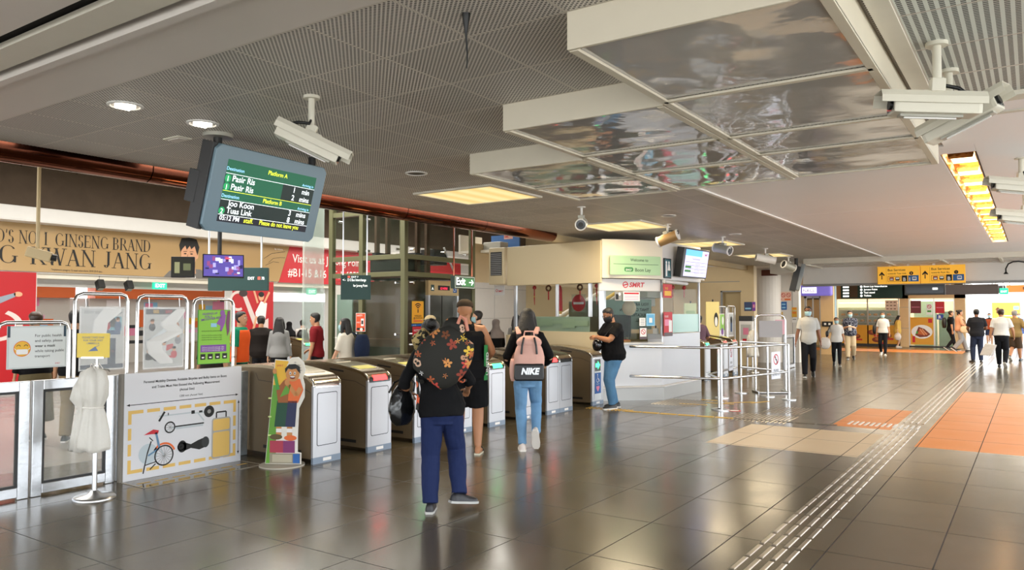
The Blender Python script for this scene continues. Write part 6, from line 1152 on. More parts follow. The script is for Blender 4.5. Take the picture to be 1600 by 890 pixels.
t = shopfront('food shop front with trays of pastries behind glass and yellow food prints', -8.28, -5.38, True)
rr = random.Random(9)
for i in range(16):
    x, z = -8.0 + (i % 8) * .3, 1.18 + .3 * (i // 8); tag(MB().ball((x, SY + .48, z + .07), (.11, .1, .06), BUFF, 10, 6).box(x - .13, SY + .36, z, x + .13, SY + .58, z + .012, STEEL).build('pastry_tray'), 'tray with brown pastry on the lit shelves of the food shop', 'pastry tray', 'pastry trays in the food shop')
flat_poster('pale menu sheets on the glass of the food shop', (-6.0, SY + .12, 1.75), (1, 0, 0), .55, .5, mat('menu_pink', '#e3c9b4', .5), lambda p, W, H: [p.rect(.05 + (i % 3) * .16, .06 + (i // 3) * .16, .15 + (i % 3) * .16, .1 + (i // 3) * .16, BROWNP) for i in range(9)], 'menu', 'menu_sheet')
t = thing('food_shop', 'shop front with a big yellow roast meat poster, next to the glass door', 'shop front', (-4.3, SY + .2, 0)); MB().box(-.68, -.06, .05, -.62, .02, 2.32, STEEL).build('mullion', t); MB().box(.36, -.06, .05, .42, .02, 2.32, STEEL).build('mullion', t); MB().box(1.2, -.06, .05, 1.26, .02, 2.32, STEEL).build('mullion', t); MB().box(-.62, -.03, 1.45, .36, -.01, 2.3, SGL).build('glass_pane', t); MB().box(.42, -.03, .05, 1.2, -.01, 2.3, SGL).build('glass_door', t); MB().box(-.68, -.1, 0, 1.26, .1, .06, DARK).build('plinth', t); MB().box(-.6, .3, 2.2, 1.2, .6, 2.25, glow('shop_white_light', '#e8f6ea', 2.0)).build('strip_lamp', t); MB().box(.5, .9, 0, 1.2, 1.2, 1.7, mat('shelf_green', '#5f8f70', .5)).box(-.6, 1.2, 0, .4, 1.25, 2.2, mat('wall_mint', '#a9cdb9', .5)).build('back_shelves', t)
def d_roast(p, W, H):
    p.rect(0, 0, W, H, SHY); p.ell(W * .5, H * .47, .45, .33, PAPER, 2); p.poly([(.2, .45), (.35, .85), (.6, .75), (.85, .5), (.7, .38), (.4, .35)], MEAT, 3); p.poly([(.3, .5), (.42, .78), (.55, .68), (.75, .5), (.6, .45)], mat('roast_orange', '#c4602c', .5), 4); p.line(.4, .75, .6, .45, .04, mat('roast_light', '#e0a070', .5), 5); p.line(.5, .75, .7, .48, .04, mat('roast_light', '#e0a070', .5), 5); p.poly([(.22, .5), (.28, .68), (.34, .55)], GRN, 5); p.rect(W * .78, H * .8, W * .95, H * .95, RED, 3); p.rect(.08, .1, .2, .4, RED, 3); p.text(.06, H * .92, '* * * *', .08, BROWNP, l=3)
flat_poster('large yellow poster of sliced roast meat on a white plate', (-4.92, SY + .12, .12), (1, 0, 0), .98, 1.3, SHY, d_roast); flat_poster('maroon poster above the roast meat poster', (-4.9, SY + .14, 1.62), (1, 0, 0), .45, .6, mat('poster_maroon', '#6e2430', .5), lambda p, W, H: p.rect(.05, .28, W - .05, .3, PINK)); flat_poster('red poster hanging in the glass shop door', (-3.85, SY + .14, 1.62), (1, 0, 0), .38, .55, RED, lambda p, W, H: p.rect(.05, .25, W - .05, .28, PINK)); flat_poster('blue sign with a white letter R by the glass shop door', (-3.8, SY + .14, 1.32), (1, 0, 0), .28, .24, mat('sign_royal', '#1c3f9a', .4), lambda p, W, H: p.text(W / 2, .05, 'R', .2, PAPER, al='c', bold=.03), 'sign', 'shop_sign'); flat_poster('white no smoking sticker between the maroon and red posters', (-4.22, SY + .12, 1.55), (1, 0, 0), .24, .5, PAPER, lambda p, W, H: (p.ring(.12, .38, .09, .025, RED), p.line(.06, .44, .18, .32, .02, RED), p.rect(.03, .12, .2, .2, GRN)), 'sticker')
# ---- street side
flat_poster('yellow street poster seen through the bright far opening', (-1.9, 50.0, 1.3), (1, 0, 0), 1.3, .9, mat('street_yellow', '#eebb4a', .5), lambda p, W, H: (p.poly([(.2, .3), (.35, .3), (.35, .5), (.42, .5), (.275, .66), (.13, .5), (.2, .5)], BROWNP), p.rect(.55, .15, 1.2, .2, PAPER), p.rect(1.0, .5, 1.25, .7, LBLUE)));
tag(MB().prism([(-.6, 0), (.5, 0), (.5, 2.6), (.2, 2.5), (.0, 2.0)], (.2, 47, 0), (1, 0, 0), (0, 0, 1), .3, mat('stair_grey', '#a9a7a4', .6)).build('street_stair'), 'pale stepped concrete form at the far right of the bright opening', 'stair')
# left exits: shops outside
def outside_shop(y0, y1, label):
    t = thing('outside_shop', label, 'shop', (-24.9, (y0 + y1) / 2, 0)); a = (y1 - y0) / 2; MB().box(-.1, -a, 2.1, .4, a, 2.45, ORNG).build('fascia', t); MB().box(0, -a, .0, .05, a, 2.1, mat('shop_window_white', '#c9c2b8', .5)).build('window', t); d = MB(); p = Pan(d, (.055, -a, 0), (0, 1, 0), (0, 0, 1)); r_ = random.Random(int(y0 * 10))
    for i in range(int(a * 14)): x = r_.uniform(0, 2 * a - .6); z = r_.uniform(.6, 1.9); p.rect(x, z, x + r_.uniform(.2, .6), z + r_.uniform(.1, .35), r_.choice([PINK, YEL, PAPER, ORNG, LBLUE, DARK, mat('shop_pinkish', '#e6a9c0', .5)]), 1 + i * .01)
    d.build('window_posters', t)
outside_shop(6.0, 12.0, 'bright shop outside the left exit with an orange fascia and pink posters'); outside_shop(12.6, 18.0, 'bright shop outside seen past the small paid area gates')

t = thing('gooseneck_lamp', 'black curved lamp on the white beam at the right edge of the picture', 'lamp', (-.42, 23.98, 2.68)); MB().tube([(-.16, -.04, .02), (-.16, -.1, .12), (-.1, -.16, .24), (0, -.18, .29), (.12, -.16, .3), (.25, -.06, .28), (.25, .06, .27)], .018, BLACK).build('arm', t, smooth=60); MB().cyl((-.16, -.04, -.02), (-.16, -.04, .04), .06, BLACK, 16, .02).build('shade', t, smooth=40)
# ================================================================ PEOPLE
def fabric(name, col, rough=.8, bump=.5, bs=7, var=.1):
    return mat(name, col, rough, 0, var=var, vscale=5, bump=bump, bscale=bs, spec=.18)
SK = {k: mat('skin_' + k, c, .5, var=.05, vscale=9) for k, c in (('tan', '#b07a55'), ('fair', '#d9a888'), ('brown', '#84553a'), ('mid', '#c08c68'))}
HAIR = mat('black_hair', '#120e0c', .38, var=.2, vscale=40, bump=.5, bscale=90); HAIRB = mat('brown_hair', '#3a2416', .4, var=.2, vscale=40); HAIRG = mat('grey_hair', '#8a8480', .5, var=.2, vscale=40)
MASKM = mat('mask_pale_blue', '#a9d0d8', .6); EYEW = mat('eye_white', '#e6e2dc', .3); EYEB = mat('eye_dark', '#160f0b', .2)
def ik(a, t, l1, l2, pole):
    a, t = Vector(a), Vector(t); d = t - a; L = min(d.length, (l1 + l2) * .999); u = d.normalized(); t = a + u * L
    x = (l1 * l1 - l2 * l2 + L * L) / (2 * L); h = math.sqrt(max(l1 * l1 - x * x, 0)); p = Vector(pole); p = (p - u * p.dot(u)).normalized()
    return a + u * x + p * h, t
def chain(mb, pts, rad, m, ref=(1, 0, 0), n=14):
    pts = [Vector(p) for p in pts]; N = len(pts); rg = []; ref = Vector(ref)
    for i, p in enumerate(pts):
        t = (pts[min(i + 1, N - 1)] - pts[max(i - 1, 0)]).normalized(); a = ref - t * ref.dot(t)
        a = a.normalized() if a.length > 1e-3 else t.orthogonal().normalized(); b = t.cross(a); r = rad[i]; rx, ry = r if isinstance(r, tuple) else (r, r)
        rg.append([p + a * rx * cos(2 * pi * j / n) + b * ry * sin(2 * pi * j / n) for j in range(n)])
    return mb.loft(rg, m)
def cl(pts, rad, sub):
    """resample a polyline with radii: sub = list of fractions of its length -> pts, radii"""
    pts = [Vector(p) for p in pts]; L = [0]
    for a, b in zip(pts, pts[1:]): L.append(L[-1] + (b - a).length)
    P, Q = [], []
    for f in sub:
        s = f * L[-1]; i = 0
        while i < len(pts) - 2 and s > L[i + 1]: i += 1
        q = (s - L[i]) / max(L[i + 1] - L[i], 1e-6); P.append(pts[i].lerp(pts[i + 1], q)); Q.append(rad(f))
    return P, Q
HEADS = [(-.118, .016, .07, .03), (-.112, .034, .082, .012), (-.095, .048, .09, -.01), (-.072, .058, .092, -.032), (-.045, .066, .092, -.058), (-.015, .0715, .091, -.078), (.015, .0745, .091, -.09), (.045, .0755, .089, -.096), (.07, .072, .082, -.094), (.092, .06, .066, -.08), (.108, .04, .044, -.055), (.117, .014, .016, -.022)]
def head_ring(z, hw, yf, yb, n=24, inf=0.0, clip=None):
    r = []; cy, ry = (yf + yb) / 2, (yf - yb) / 2
    for j in range(n):
        a = 2 * pi * j / n; x, y = (hw + inf) * cos(a), cy + (ry + inf) * sin(a)
        if clip is not None and y > clip: x *= .86; y = min(y - inf - .012, clip + (y - clip) * .3)
        r.append(Vector((x, y, z)))
    return r
def sm(o, vox, it=4, f=.5):
    r = o.modifiers.new('skin', 'REMESH'); r.mode = 'VOXEL'; r.voxel_size = vox; r.use_smooth_shade = True
    s = o.modifiers.new('soft', 'SMOOTH'); s.iterations = it; s.factor = f
    return o
FOLD = bpy.data.textures.new('cloth_folds', 'CLOUDS'); FOLD.noise_scale = .11; FOLD.noise_depth = 2
def folds(o, vox, st=.02):
    if vox < .01:
        d = o.modifiers.new('folds', 'DISPLACE'); d.texture = FOLD; d.strength = st; d.mid_level = .45; d.texture_coords = 'LOCAL'
    return o
def person(label, x, y, hd, h=1.7, fem=False, fat=1.0, lean=.03, feet=None, hands=None, poles=None, head=(0, 0), hx=0.0, skin='mid', top=None, bottom=None, shoe='#1a1a1a', sole='#d8d4cc', hair='short', hairm=None, vox=.012, mask=None, glasses=False, curl=.35, group=None, slipper=False, name='person', eyes=True, palm=None):
    k = h / 1.72; t = thing(name, label, 'person', (x, y, 0), hd, group); S = SK[skin]; V = Vector
    K = lambda p: V(p) * k
    lx = lambda p: V((p[0] + hx * max(0, (p[2] - .9) / .7), p[1] * cos(lean) + (p[2] - .9) * sin(lean), .9 + (p[2] - .9) * cos(lean) - p[1] * sin(lean)))   # spine lean about the hips
    f = fat
    TS = [(.79, .09, .08), (.85, .15, .112), (.93, .17 if not fem else .172, .12), (1.02, .155, .11), (1.1, .147 if not fem else .128, .104), (1.2, .155 if not fem else .135, .11), (1.3, .17 if not fem else .152, .118), (1.38, .165 if not fem else .146, .104), (1.43, .125 if not fem else .11, .082), (1.475, .066, .064)]
    TS = [(z, a * (f if z < 1.4 else 1), b * (f ** 1.4 if z < 1.38 else 1)) for z, a, b in TS]
    def torso(mb, m, z0=.79, z1=1.475, e=0.0, flare=0.0, e2=None):
        zs = [z0] + [s[0] for s in TS if z0 + .02 < s[0] < z1 - .02] + [z1]; P, Q = [], []
        for z in zs:
            i = 0
            while i < len(TS) - 2 and z > TS[i + 1][0]: i += 1
            a, b = TS[i], TS[i + 1]; q = min(max((z - a[0]) / (b[0] - a[0]), 0), 1); fl = flare * max(0, (1.1 - z) / .3)
            P.append(K(lx((0, .01 if z > 1.0 else 0, z)))); Q.append(((a[1] + (b[1] - a[1]) * q + e + fl) * k, (a[2] + (b[2] - a[2]) * q + e + fl) * k))
        return chain(mb, P, Q, m, n=20)
    feet = feet or ((-.1, 0, 0, 6, 0), (.1, 0, 0, -6, 0)); hands = hands or ((-.25, .04, .78), (.25, .04, .78)); poles = poles or ((-.4, -1, 0), (.4, -1, 0))
    tk = bool(top) and top.get('kind') != 'tank'; body = MB(); torso(body, S, e=-.014 if tk else -.006); legs, arms, fts = [], [], []
    for i, s in enumerate((-1, 1)):
        fx, fy, fz, yaw, pit = feet[i]; M = Matrix.Translation(V((fx, fy, fz))) @ Matrix.Rotation(R(yaw), 4, 'Z') @ Matrix.Translation((0, .11, 0)) @ Matrix.Rotation(-R(pit), 4, 'X') @ Matrix.Translation((0, -.11, 0))
        fts.append(M); ank = M @ V((0, 0, .085)); hip = V((.09 * s, 0, .9)); kn, an = ik(hip, ank, .425, .415, (0.05 * s, 1, 0)); legs.append((hip, kn, an))
        lr = lambda q: (.092 - .03 * q / .5 if q < .5 else (.062 - .002 * (q - .5) / .15 if q < .65 else .06 - .024 * (q - .65) / .35)) * (1 if not fem else .96) * (f ** .6)
        P, Q = cl((hip + V((-.015 * s, 0, .0)), kn, an), lr, [0, .15, .3, .42, .5, .58, .68, .8, .92, 1]); thin = .9 if bottom and bottom.get('kind', 'pants') == 'pants' else 1; chain(body, [K(p) for p in P], [q * k * (thin if j < 9 else 1) for j, q in enumerate(Q)], S)
        sh = lx((.165 * s * (1 if not fem else .9) * (1 + (f - 1) * .6), 0, 1.385)); el, wr = ik(sh, V(hands[i]), .29, .255, poles[i]); arms.append((sh, el, wr))
        ar = lambda q: (.056 - .014 * q / .5 if q < .5 else .043 - .002 * (q - .5) if q < .65 else .043 - .018 * (q - .65) / .35) * (1 if not fem else .86) * (f ** .5)
        P, Q = cl((sh, el, wr), ar, [0, .12, .3, .48, .56, .68, .85, 1]); chain(body, [K(lx((.1 * s, 0, 1.395)))] + [K(p) for p in P], [.05 * k] + [q * k for q in Q], S)
        d = (wr - el).normalized(); pn = V(palm[i]) if palm else V((-s, 0, 0)) if abs(d.z) > .6 else V((-.5 * s, 0, -1)); pn = (pn - d * pn.dot(d)).normalized(); u = d.cross(pn); ts = 1 if u.dot(V((0, 1, .4))) > 0 else -1
        hs = .95 if not fem else .86; fr = max(.0088, vox * .82)
        chain(body, [K(wr - d * .02), K(wr + d * .03 * hs), K(wr + d * .085 * hs)], [(.026 * k * hs, .02 * k), (.038 * k * hs, .017 * k), (.041 * k * hs, .014 * k)], S, ref=u)
        for q, ln in enumerate((.058, .074, .079, .069)):
            b0 = wr + d * .082 * hs + u * ts * (-.031 + .0205 * q) * hs; pts = [b0 - d * .02, b0]; a = 0
            for sg in (.45, .32, .25): a += curl; pts.append(pts[-1] + (d * cos(a) + pn * sin(a)) * ln * sg * hs)
            chain(body, [K(p) for p in pts], [fr * k, fr * k, fr * k, fr * .92 * k, fr * .8 * k], S, ref=u, n=8)
        b0 = wr + d * .025 * hs + u * ts * .024; td = (d * .62 + u * ts * .7 + pn * .35).normalized(); td2 = (d * .85 + u * ts * .25 + pn * .45).normalized()
        chain(body, [K(b0), K(b0 + td * .04), K(b0 + td * .04 + td2 * .03), K(b0 + td * .04 + td2 * .05)], [fr * 1.35 * k, fr * 1.2 * k, fr * 1.05 * k, fr * .85 * k], S, ref=u, n=8)
        if slipper:
            for yy, w_, hh in (((0,) * 3),): pass
            rg = [[M @ V((w_ * cos(2 * pi * j / 14), yy, max(zz + hh * sin(2 * pi * j / 14), .012))) for j in range(14)] for yy, w_, zz, hh in ((-.06, .02, .035, .025), (-.04, .032, .045, .04), (.0, .034, .05, .05), (.06, .038, .04, .035), (.12, .044, .03, .022), (.15, .042, .025, .018))]
            body.loft([[K(p) for p in g] for g in rg], S)
            for q in range(5): chain(body, [K(M @ V((-.034 * s + .017 * q * s, .14, .024))), K(M @ V((-.036 * s + .018 * q * s, .185 - .008 * q if s * 1 else .18, .02)))], [.009 * k, .008 * k], S, n=8)
    hc = lx((0, .012, 1.605)); Mh = Matrix.Translation(K(hc)) @ Matrix.Rotation(R(head[0]), 4, 'Z') @ Matrix.Translation(V((0, -.01, -.1)) * k) @ Matrix.Rotation(-R(head[1]), 4, 'X') @ Matrix.Translation(V((0, .01, .1)) * k) @ Matrix.Scale(k * (1.0 if not fem else .97), 4)
    HP = lambda p: Mh @ V(p)
    chain(body, [K(lx((0, 0, 1.42))), K(lx((0, .0, 1.47))), HP((0, -.02, -.06))], [.062 * k, .056 * k * (1 if not fem else .86), .054 * k * (1 if not fem else .88)], S)
    body.loft([[Mh @ p for p in head_ring(*g)] for g in HEADS], S)
    for pts, rd in (([(0, .084, .02), (0, .1, -.01), (0, .108, -.024), (0, .09, -.034)], [.008, .011, .0135, .009]), ([(-.05, .07, .036), (0, .088, .034), (.05, .07, .036)], [.008, .01, .008]), ([(-.02, .082, -.062), (0, .088, -.06), (.02, .082, -.062)], [.007, .009, .007]), ([(-.018, .076, -.1), (0, .084, -.1), (.018, .076, -.1)], [.012, .014, .012])): chain(body, [HP(p) for p in pts], [r * k for r in rd], S, n=8)
    for s in (-1, 1): body.ball(HP((.0755 * s, -.008, -.002)), (.012 * k, .02 * k, .032 * k), S, 10, 8)
    sm(body.build('body', t), vox, 5)
    # ---- clothes
    if top:
        m = top['m']; b = MB(); hem = top.get('hem', .86); e = top.get('e', .026); sl = top.get('sleeve', .42); kind = top.get('kind', 'tee')
        if kind == 'tank':
            torso(b, m, hem, 1.36, e)
            for s in (-1, 1): chain(b, [K(lx((.075 * s, -.1, 1.3))), K(lx((.07 * s, -.075, 1.4))), K(lx((.066 * s, .0, 1.462))), K(lx((.075 * s, .085, 1.4))), K(lx((.085 * s, .11, 1.3)))], [(.05 * k, .02 * k), (.028 * k, .018 * k), (.026 * k, .018 * k), (.028 * k, .018 * k), (.05 * k, .02 * k)], m, n=10)
            chain(b, [K(lx((0, -.09, 1.25))), K(lx((0, -.085, 1.36))), K(lx((0, -.075, 1.44)))], [(.1 * k, .03 * k), (.075 * k, .026 * k), (.06 * k, .02 * k)], m)
        else:
            torso(b, m, hem, 1.468, e, top.get('flare', .008))
            for i, s in enumerate((-1, 1)):
                q1 = sl; ex = top.get('se', .014 if sl > .6 else .02)
                P, Q = cl(arms[i], ar, [0, q1 * .25, q1 * .5, q1 * .75, q1]); lo = (lambda j: ex + (.006 if j == 4 else 0))
                chain(b, [K(lx((.09 * s, 0, 1.395)))] + [K(p) for p in P], [.06 * k] + [(q + lo(j)) * k for j, q in enumerate(Q)], m)
            if top.get('collar'): chain(b, [K(lx((0, -.005, 1.44))), K(lx((0, -.008, 1.49)))], [.075 * k, .066 * k], m)
            if top.get('hood'): chain(b, [K(lx((-.1, -.06, 1.42))), K(lx((0, -.12, 1.4))), K(lx((.1, -.06, 1.42)))], [(.045 * k, .05 * k), (.07 * k, .075 * k), (.045 * k, .05 * k)], m)
        folds(sm(b.build(top.get('name', 'shirt'), t), vox, 4), vox)
        if top.get('vest'):
            b = MB(); torso(b, top['vest'], hem + .02, 1.42, e + .012); 
            sm(b.build('vest', t), vox, 3)
    if bottom:
        m = bottom['m']; b = MB(); kind = bottom.get('kind', 'pants'); e = bottom.get('e', .012); fr = {'pants': .985, 'shorts': bottom.get('len', .48), 'skirt': 0, 'capri': .8}[kind]
        torso(b, m, .765, bottom.get('waist', 1.02), e)
        if kind == 'skirt':
            zl = bottom.get('len', .5); chain(b, [K((0, 0, 1.0)), K((0, 0, .85)), K((0, 0, zl))], [(.16 * k, .12 * k), (.2 * k, .16 * k), (.24 * k, .2 * k)], m, n=20)
        else:
            fl = bottom.get('loose', .0)
            for i, s in enumerate((-1, 1)):
                sub = [0, .12, .25, .4, .5, .6, .75, .9, 1]; P, Q = cl((legs[i][0] + V((-.012 * s, 0, 0)), legs[i][1], legs[i][2] + V((0, 0, -.02))), lr, [q * fr for q in sub]); chain(b, [K(p) for p in P], [(max(q, .042 if kind == 'pants' else 0) + e + fl * (sub[j])) * k for j, q in enumerate(Q)], m)
        sm(b.build({'pants': 'trousers', 'shorts': 'shorts', 'skirt': 'skirt', 'capri': 'trousers'}[kind], t), vox, 4); folds(bpy.data.objects[t.children[-1].name] if False else [c for c in t.children if c.name.split('.')[0] in ('trousers', 'shorts', 'skirt')][-1], vox, .016)
    # ---- shoes
    sm_, so_ = mat('shoe_' + shoe, shoe, .45, bump=.2, bscale=30), mat('sole_' + sole, sole, .6)
    for i in (0, 1):
        M = fts[i]; b = MB(); n = 16
        def ringf(yy, w_, hh, zb=.0): return [K(M @ V((w_ * cos(2 * pi * j / n), yy, zb + (hh * sin(2 * pi * j / n) if sin(2 * pi * j / n) > 0 else 0)))) for j in range(n)]
        if slipper:
            b.loft([[K(M @ V((w_ * cos(2 * pi * j / n), yy, zz))) for j in range(n)] for yy, w_, zz in ((0, .0, .0),)], so_) if False else None
            out = [(-.032, -.07), (.032, -.07), (.038, .0), (.046, .12), (.036, .19), (0, .205), (-.036, .19), (-.046, .12), (-.038, .0)]
            b.loft([[K(M @ V((px, py, zz))) for px, py in out] for zz in (0.0, .018)], so_); chain(b, [K(M @ V((-.046, .1, .02))), K(M @ V((-.02, .115, .06))), K(M @ V((.02, .115, .06))), K(M @ V((.046, .1, .02)))], [.014 * k] * 4, sm_, ref=(0, 1, 0), n=8); b.build('slipper', t, smooth=50); continue
        b.loft([ringf(*g, .018) for g in ((-.082, .018, .045), (-.07, .034, .07), (-.03, .04, .085), (.02, .041, .08), (.06, .044, .062), (.11, .047, .046), (.155, .043, .038), (.185, .03, .028), (.198, .012, .016))], sm_)
        b.loft([[K(M @ V((w_ * cos(2 * pi * j / n), yy, zz))) for w_, yy in (((.0, 0),))] for zz in ()], so_) if False else None
        for zz0, zz1 in ((0.0, .02),):
            out = [(-.03, -.088), (.03, -.088), (.044, -.04), (.044, .03), (.051, .11), (.045, .165), (.025, .2), (-.025, .2), (-.045, .165), (-.051, .11), (-.044, .03), (-.044, -.04)]
            b.loft([[K(M @ V((px, py, zz))) for px, py in out] for zz in (zz0, zz1)], so_)
        b.build('shoe', t, smooth=60)
    # ---- hair, face
    hm = hairm or HAIR
    if hair in ('short', 'long', 'bun', 'hat', 'tail'):
        b = MB(); rg = []
        for z, hw, yf, yb in HEADS[3 if hair != 'hat' else 4:]:
            cl_ = -.012 if z < .02 else (.03 if z < .05 else (.066 if z < .075 else None))
            rg.append([Mh @ p for p in head_ring(z + (.008 if z > .1 else 0), hw, yf, yb, 28, .014, cl_)])
        b.loft(rg, hm)
        if hair in ('long', 'tail'):
            w0 = .082 if hair == 'long' else .035
            if hair == 'long': chain(b, [HP((0, -.045, .06)), HP((0, -.07, -.04)), HP((0, -.085, -.14)), HP((0, -.1, -.25)), HP((0, -.1, -.36)), HP((0, -.095, -.42))], [(.07 * k, .055 * k), (.09 * k, .05 * k), (.115 * k, .045 * k), (.13 * k, .04 * k), (.11 * k, .03 * k), (.07 * k, .014 * k)], hm, n=18)
            if hair == 'long':
                for s in (-1, 1): chain(b, [HP((.06 * s, .0, .07)), HP((.085 * s, .01, -.03)), HP((.1 * s, .0, -.14)), HP((.1 * s, -.02, -.26))], [.03 * k, .03 * k, .03 * k, .012 * k], hm)
        if hair == 'bun': b.ball(HP((0, -.12, .05)), (.052 * k, .05 * k, .052 * k), hm); b.ball(HP((0, -.085, -.06)), (.05 * k, .03 * k, .05 * k), hm)
        b = b.build('hair', t, smooth=180)
        if vox <= .0125 or hair in ('long', 'bun'): sm(b, max(vox * .8, .008), 2)
    if hair in ('hat', 'shaved'):
        b = MB(); hmt = hairm or fabric('cap_camo', '#3a2e22', var=.5); rg = [[Mh @ p for p in head_ring(z, hw, yf, yb, 28, .02)] for z, hw, yf, yb in ((.035, .0755, .088, -.096), (.05, .0755, .088, -.096), (.08, .07, .08, -.09), (.105, .05, .052, -.062), (.122, .02, .02, -.03))]; b.loft(rg, hmt)
        b.loft([[Mh @ V((x_, y_, z_ + dz)) for x_, y_, z_ in ((-.07, .07, .045), (-.06, .15, .03), (0, .18, .026), (.06, .15, .03), (.07, .07, .045))] for dz in (0, .008)], hmt); b.build('cap', t, smooth=50)
    if hair == 'hijab':
        b = MB(); rg = [[Mh @ p for p in head_ring(z, hw, yf, yb, 24, .016, .06 if -.09 < z < .07 else None)] for z, hw, yf, yb in HEADS]; b.loft(rg, hm)
        chain(b, [HP((0, -.01, -.03)), HP((0, -.015, -.12)), HP((0, -.02, -.2)), HP((0, -.02, -.34))], [(.08 * k, .09 * k), (.1 * k, .1 * k), (.17 * k, .13 * k), (.21 * k, .16 * k)], hm, n=18); sm(b.build('headscarf', t), .012, 3)
    if eyes:
        for s in (-1, 1):
            b = MB(); b.ball(HP((.031 * s, .08, .012)), (.0135 * k, .012 * k, .009 * k), EYEW, 10, 6); b.ball(HP((.031 * s, .0885, .012)), .0062 * k, EYEB, 8, 6); b.build('eye', t, smooth=180); b = MB(); chain(b, [HP((.014 * s, .093, .034)), HP((.032 * s, .092, .039)), HP((.052 * s, .08, .034))], [.003 * k, .004 * k, .0025 * k], hm, n=6); b.build('eyebrow', t)
        if not mask: b = MB(); chain(b, [HP((-.024, .088, -.064)), HP((0, .095, -.063)), HP((.024, .088, -.064))], [.0035 * k, .0055 * k, .0035 * k], mat('lips', '#8f4a42', .5), n=8); b.build('mouth', t)
    if mask:
        b = MB(); n = 12; rg = []
        for inf in (.012, .006):
            for z, w_, yf in ((-.112, .04, .09), (-.09, .056, .1), (-.05, .066, .112), (-.012, .07, .104), (-.002, .06, .094)):
                rg.append([Mh @ V(((w_ + inf) * sin(a), (yf + inf) * cos(a) * 1.0 - (.0 if abs(a) < .9 else .0), z)) for a in [R(-82 + 164 * j / n) for j in range(n + 1)]])
        vs = [p for g in rg for p in g]; W_ = n + 1; fs = []
        for blk in (0, 5):
            for i in range(4):
                for j in range(n): q = ((blk + i) * W_ + j, (blk + i) * W_ + j + 1, (blk + i + 1) * W_ + j + 1, (blk + i + 1) * W_ + j); fs.append(q if blk == 0 else q[::-1])
        b.add(vs, fs, mask); b.build('face_mask', t, smooth=180)
    if glasses:
        b = MB()
        for s in (-1, 1): b.tube([HP((.033 * s + .024 * cos(a), .104 - .012 * abs(cos(a)), .01 + .018 * sin(a))) for a in [2 * pi * j / 16 for j in range(16)]], .0026 * k, BLACK, 6, closed=True); b.tube([HP((.057 * s, .094, .014)), HP((.078 * s, .05, .014)), HP((.082 * s, -.01, .012))], .0026 * k, BLACK, 6)
        b.tube([HP((-.01, .106, .014)), HP((.01, .106, .014))], .0026 * k, BLACK, 6); b.build('glasses', t)
    t['_'] = 0; del t['_']
    return dict(t=t, k=k, K=K, lx=lx, arms=arms, HP=HP, legs=legs)
AW = lambda x, y: math.atan2(-x, y)            # heading that looks straight away from the entrance side
def blob(w, d, h, e=.55, n=20, taper=0.0, m=None, nz=8, z0=0.0, c=(0, 0, 0), rough_=0.0, seed=0):
    """soft rounded bag shape, rings of superellipses"""
    r_ = random.Random(seed); mb = MB(); rg = []; c = Vector(c)
    for i in range(nz + 1):
        f = i / nz; q = max(sin(pi * (.06 + .88 * f)) ** e, .05); tp = 1 - taper * f
        rg.append([c + Vector((w / 2 * q * tp * math.copysign(abs(cos(a)) ** .7, cos(a)) * (1 + rough_ * r_.uniform(-1, 1)), d / 2 * q * tp * math.copysign(abs(sin(a)) ** .7, sin(a)) * (1 + rough_ * r_.uniform(-1, 1)), h * (f - .5))) for a in [2 * pi * j / n for j in range(n)]])
    return mb.loft(rg, m)
def at_person(p, name, label, cat): t = p['t']; return thing(name, label, cat, t.location.copy(), t.rotation_euler.z)
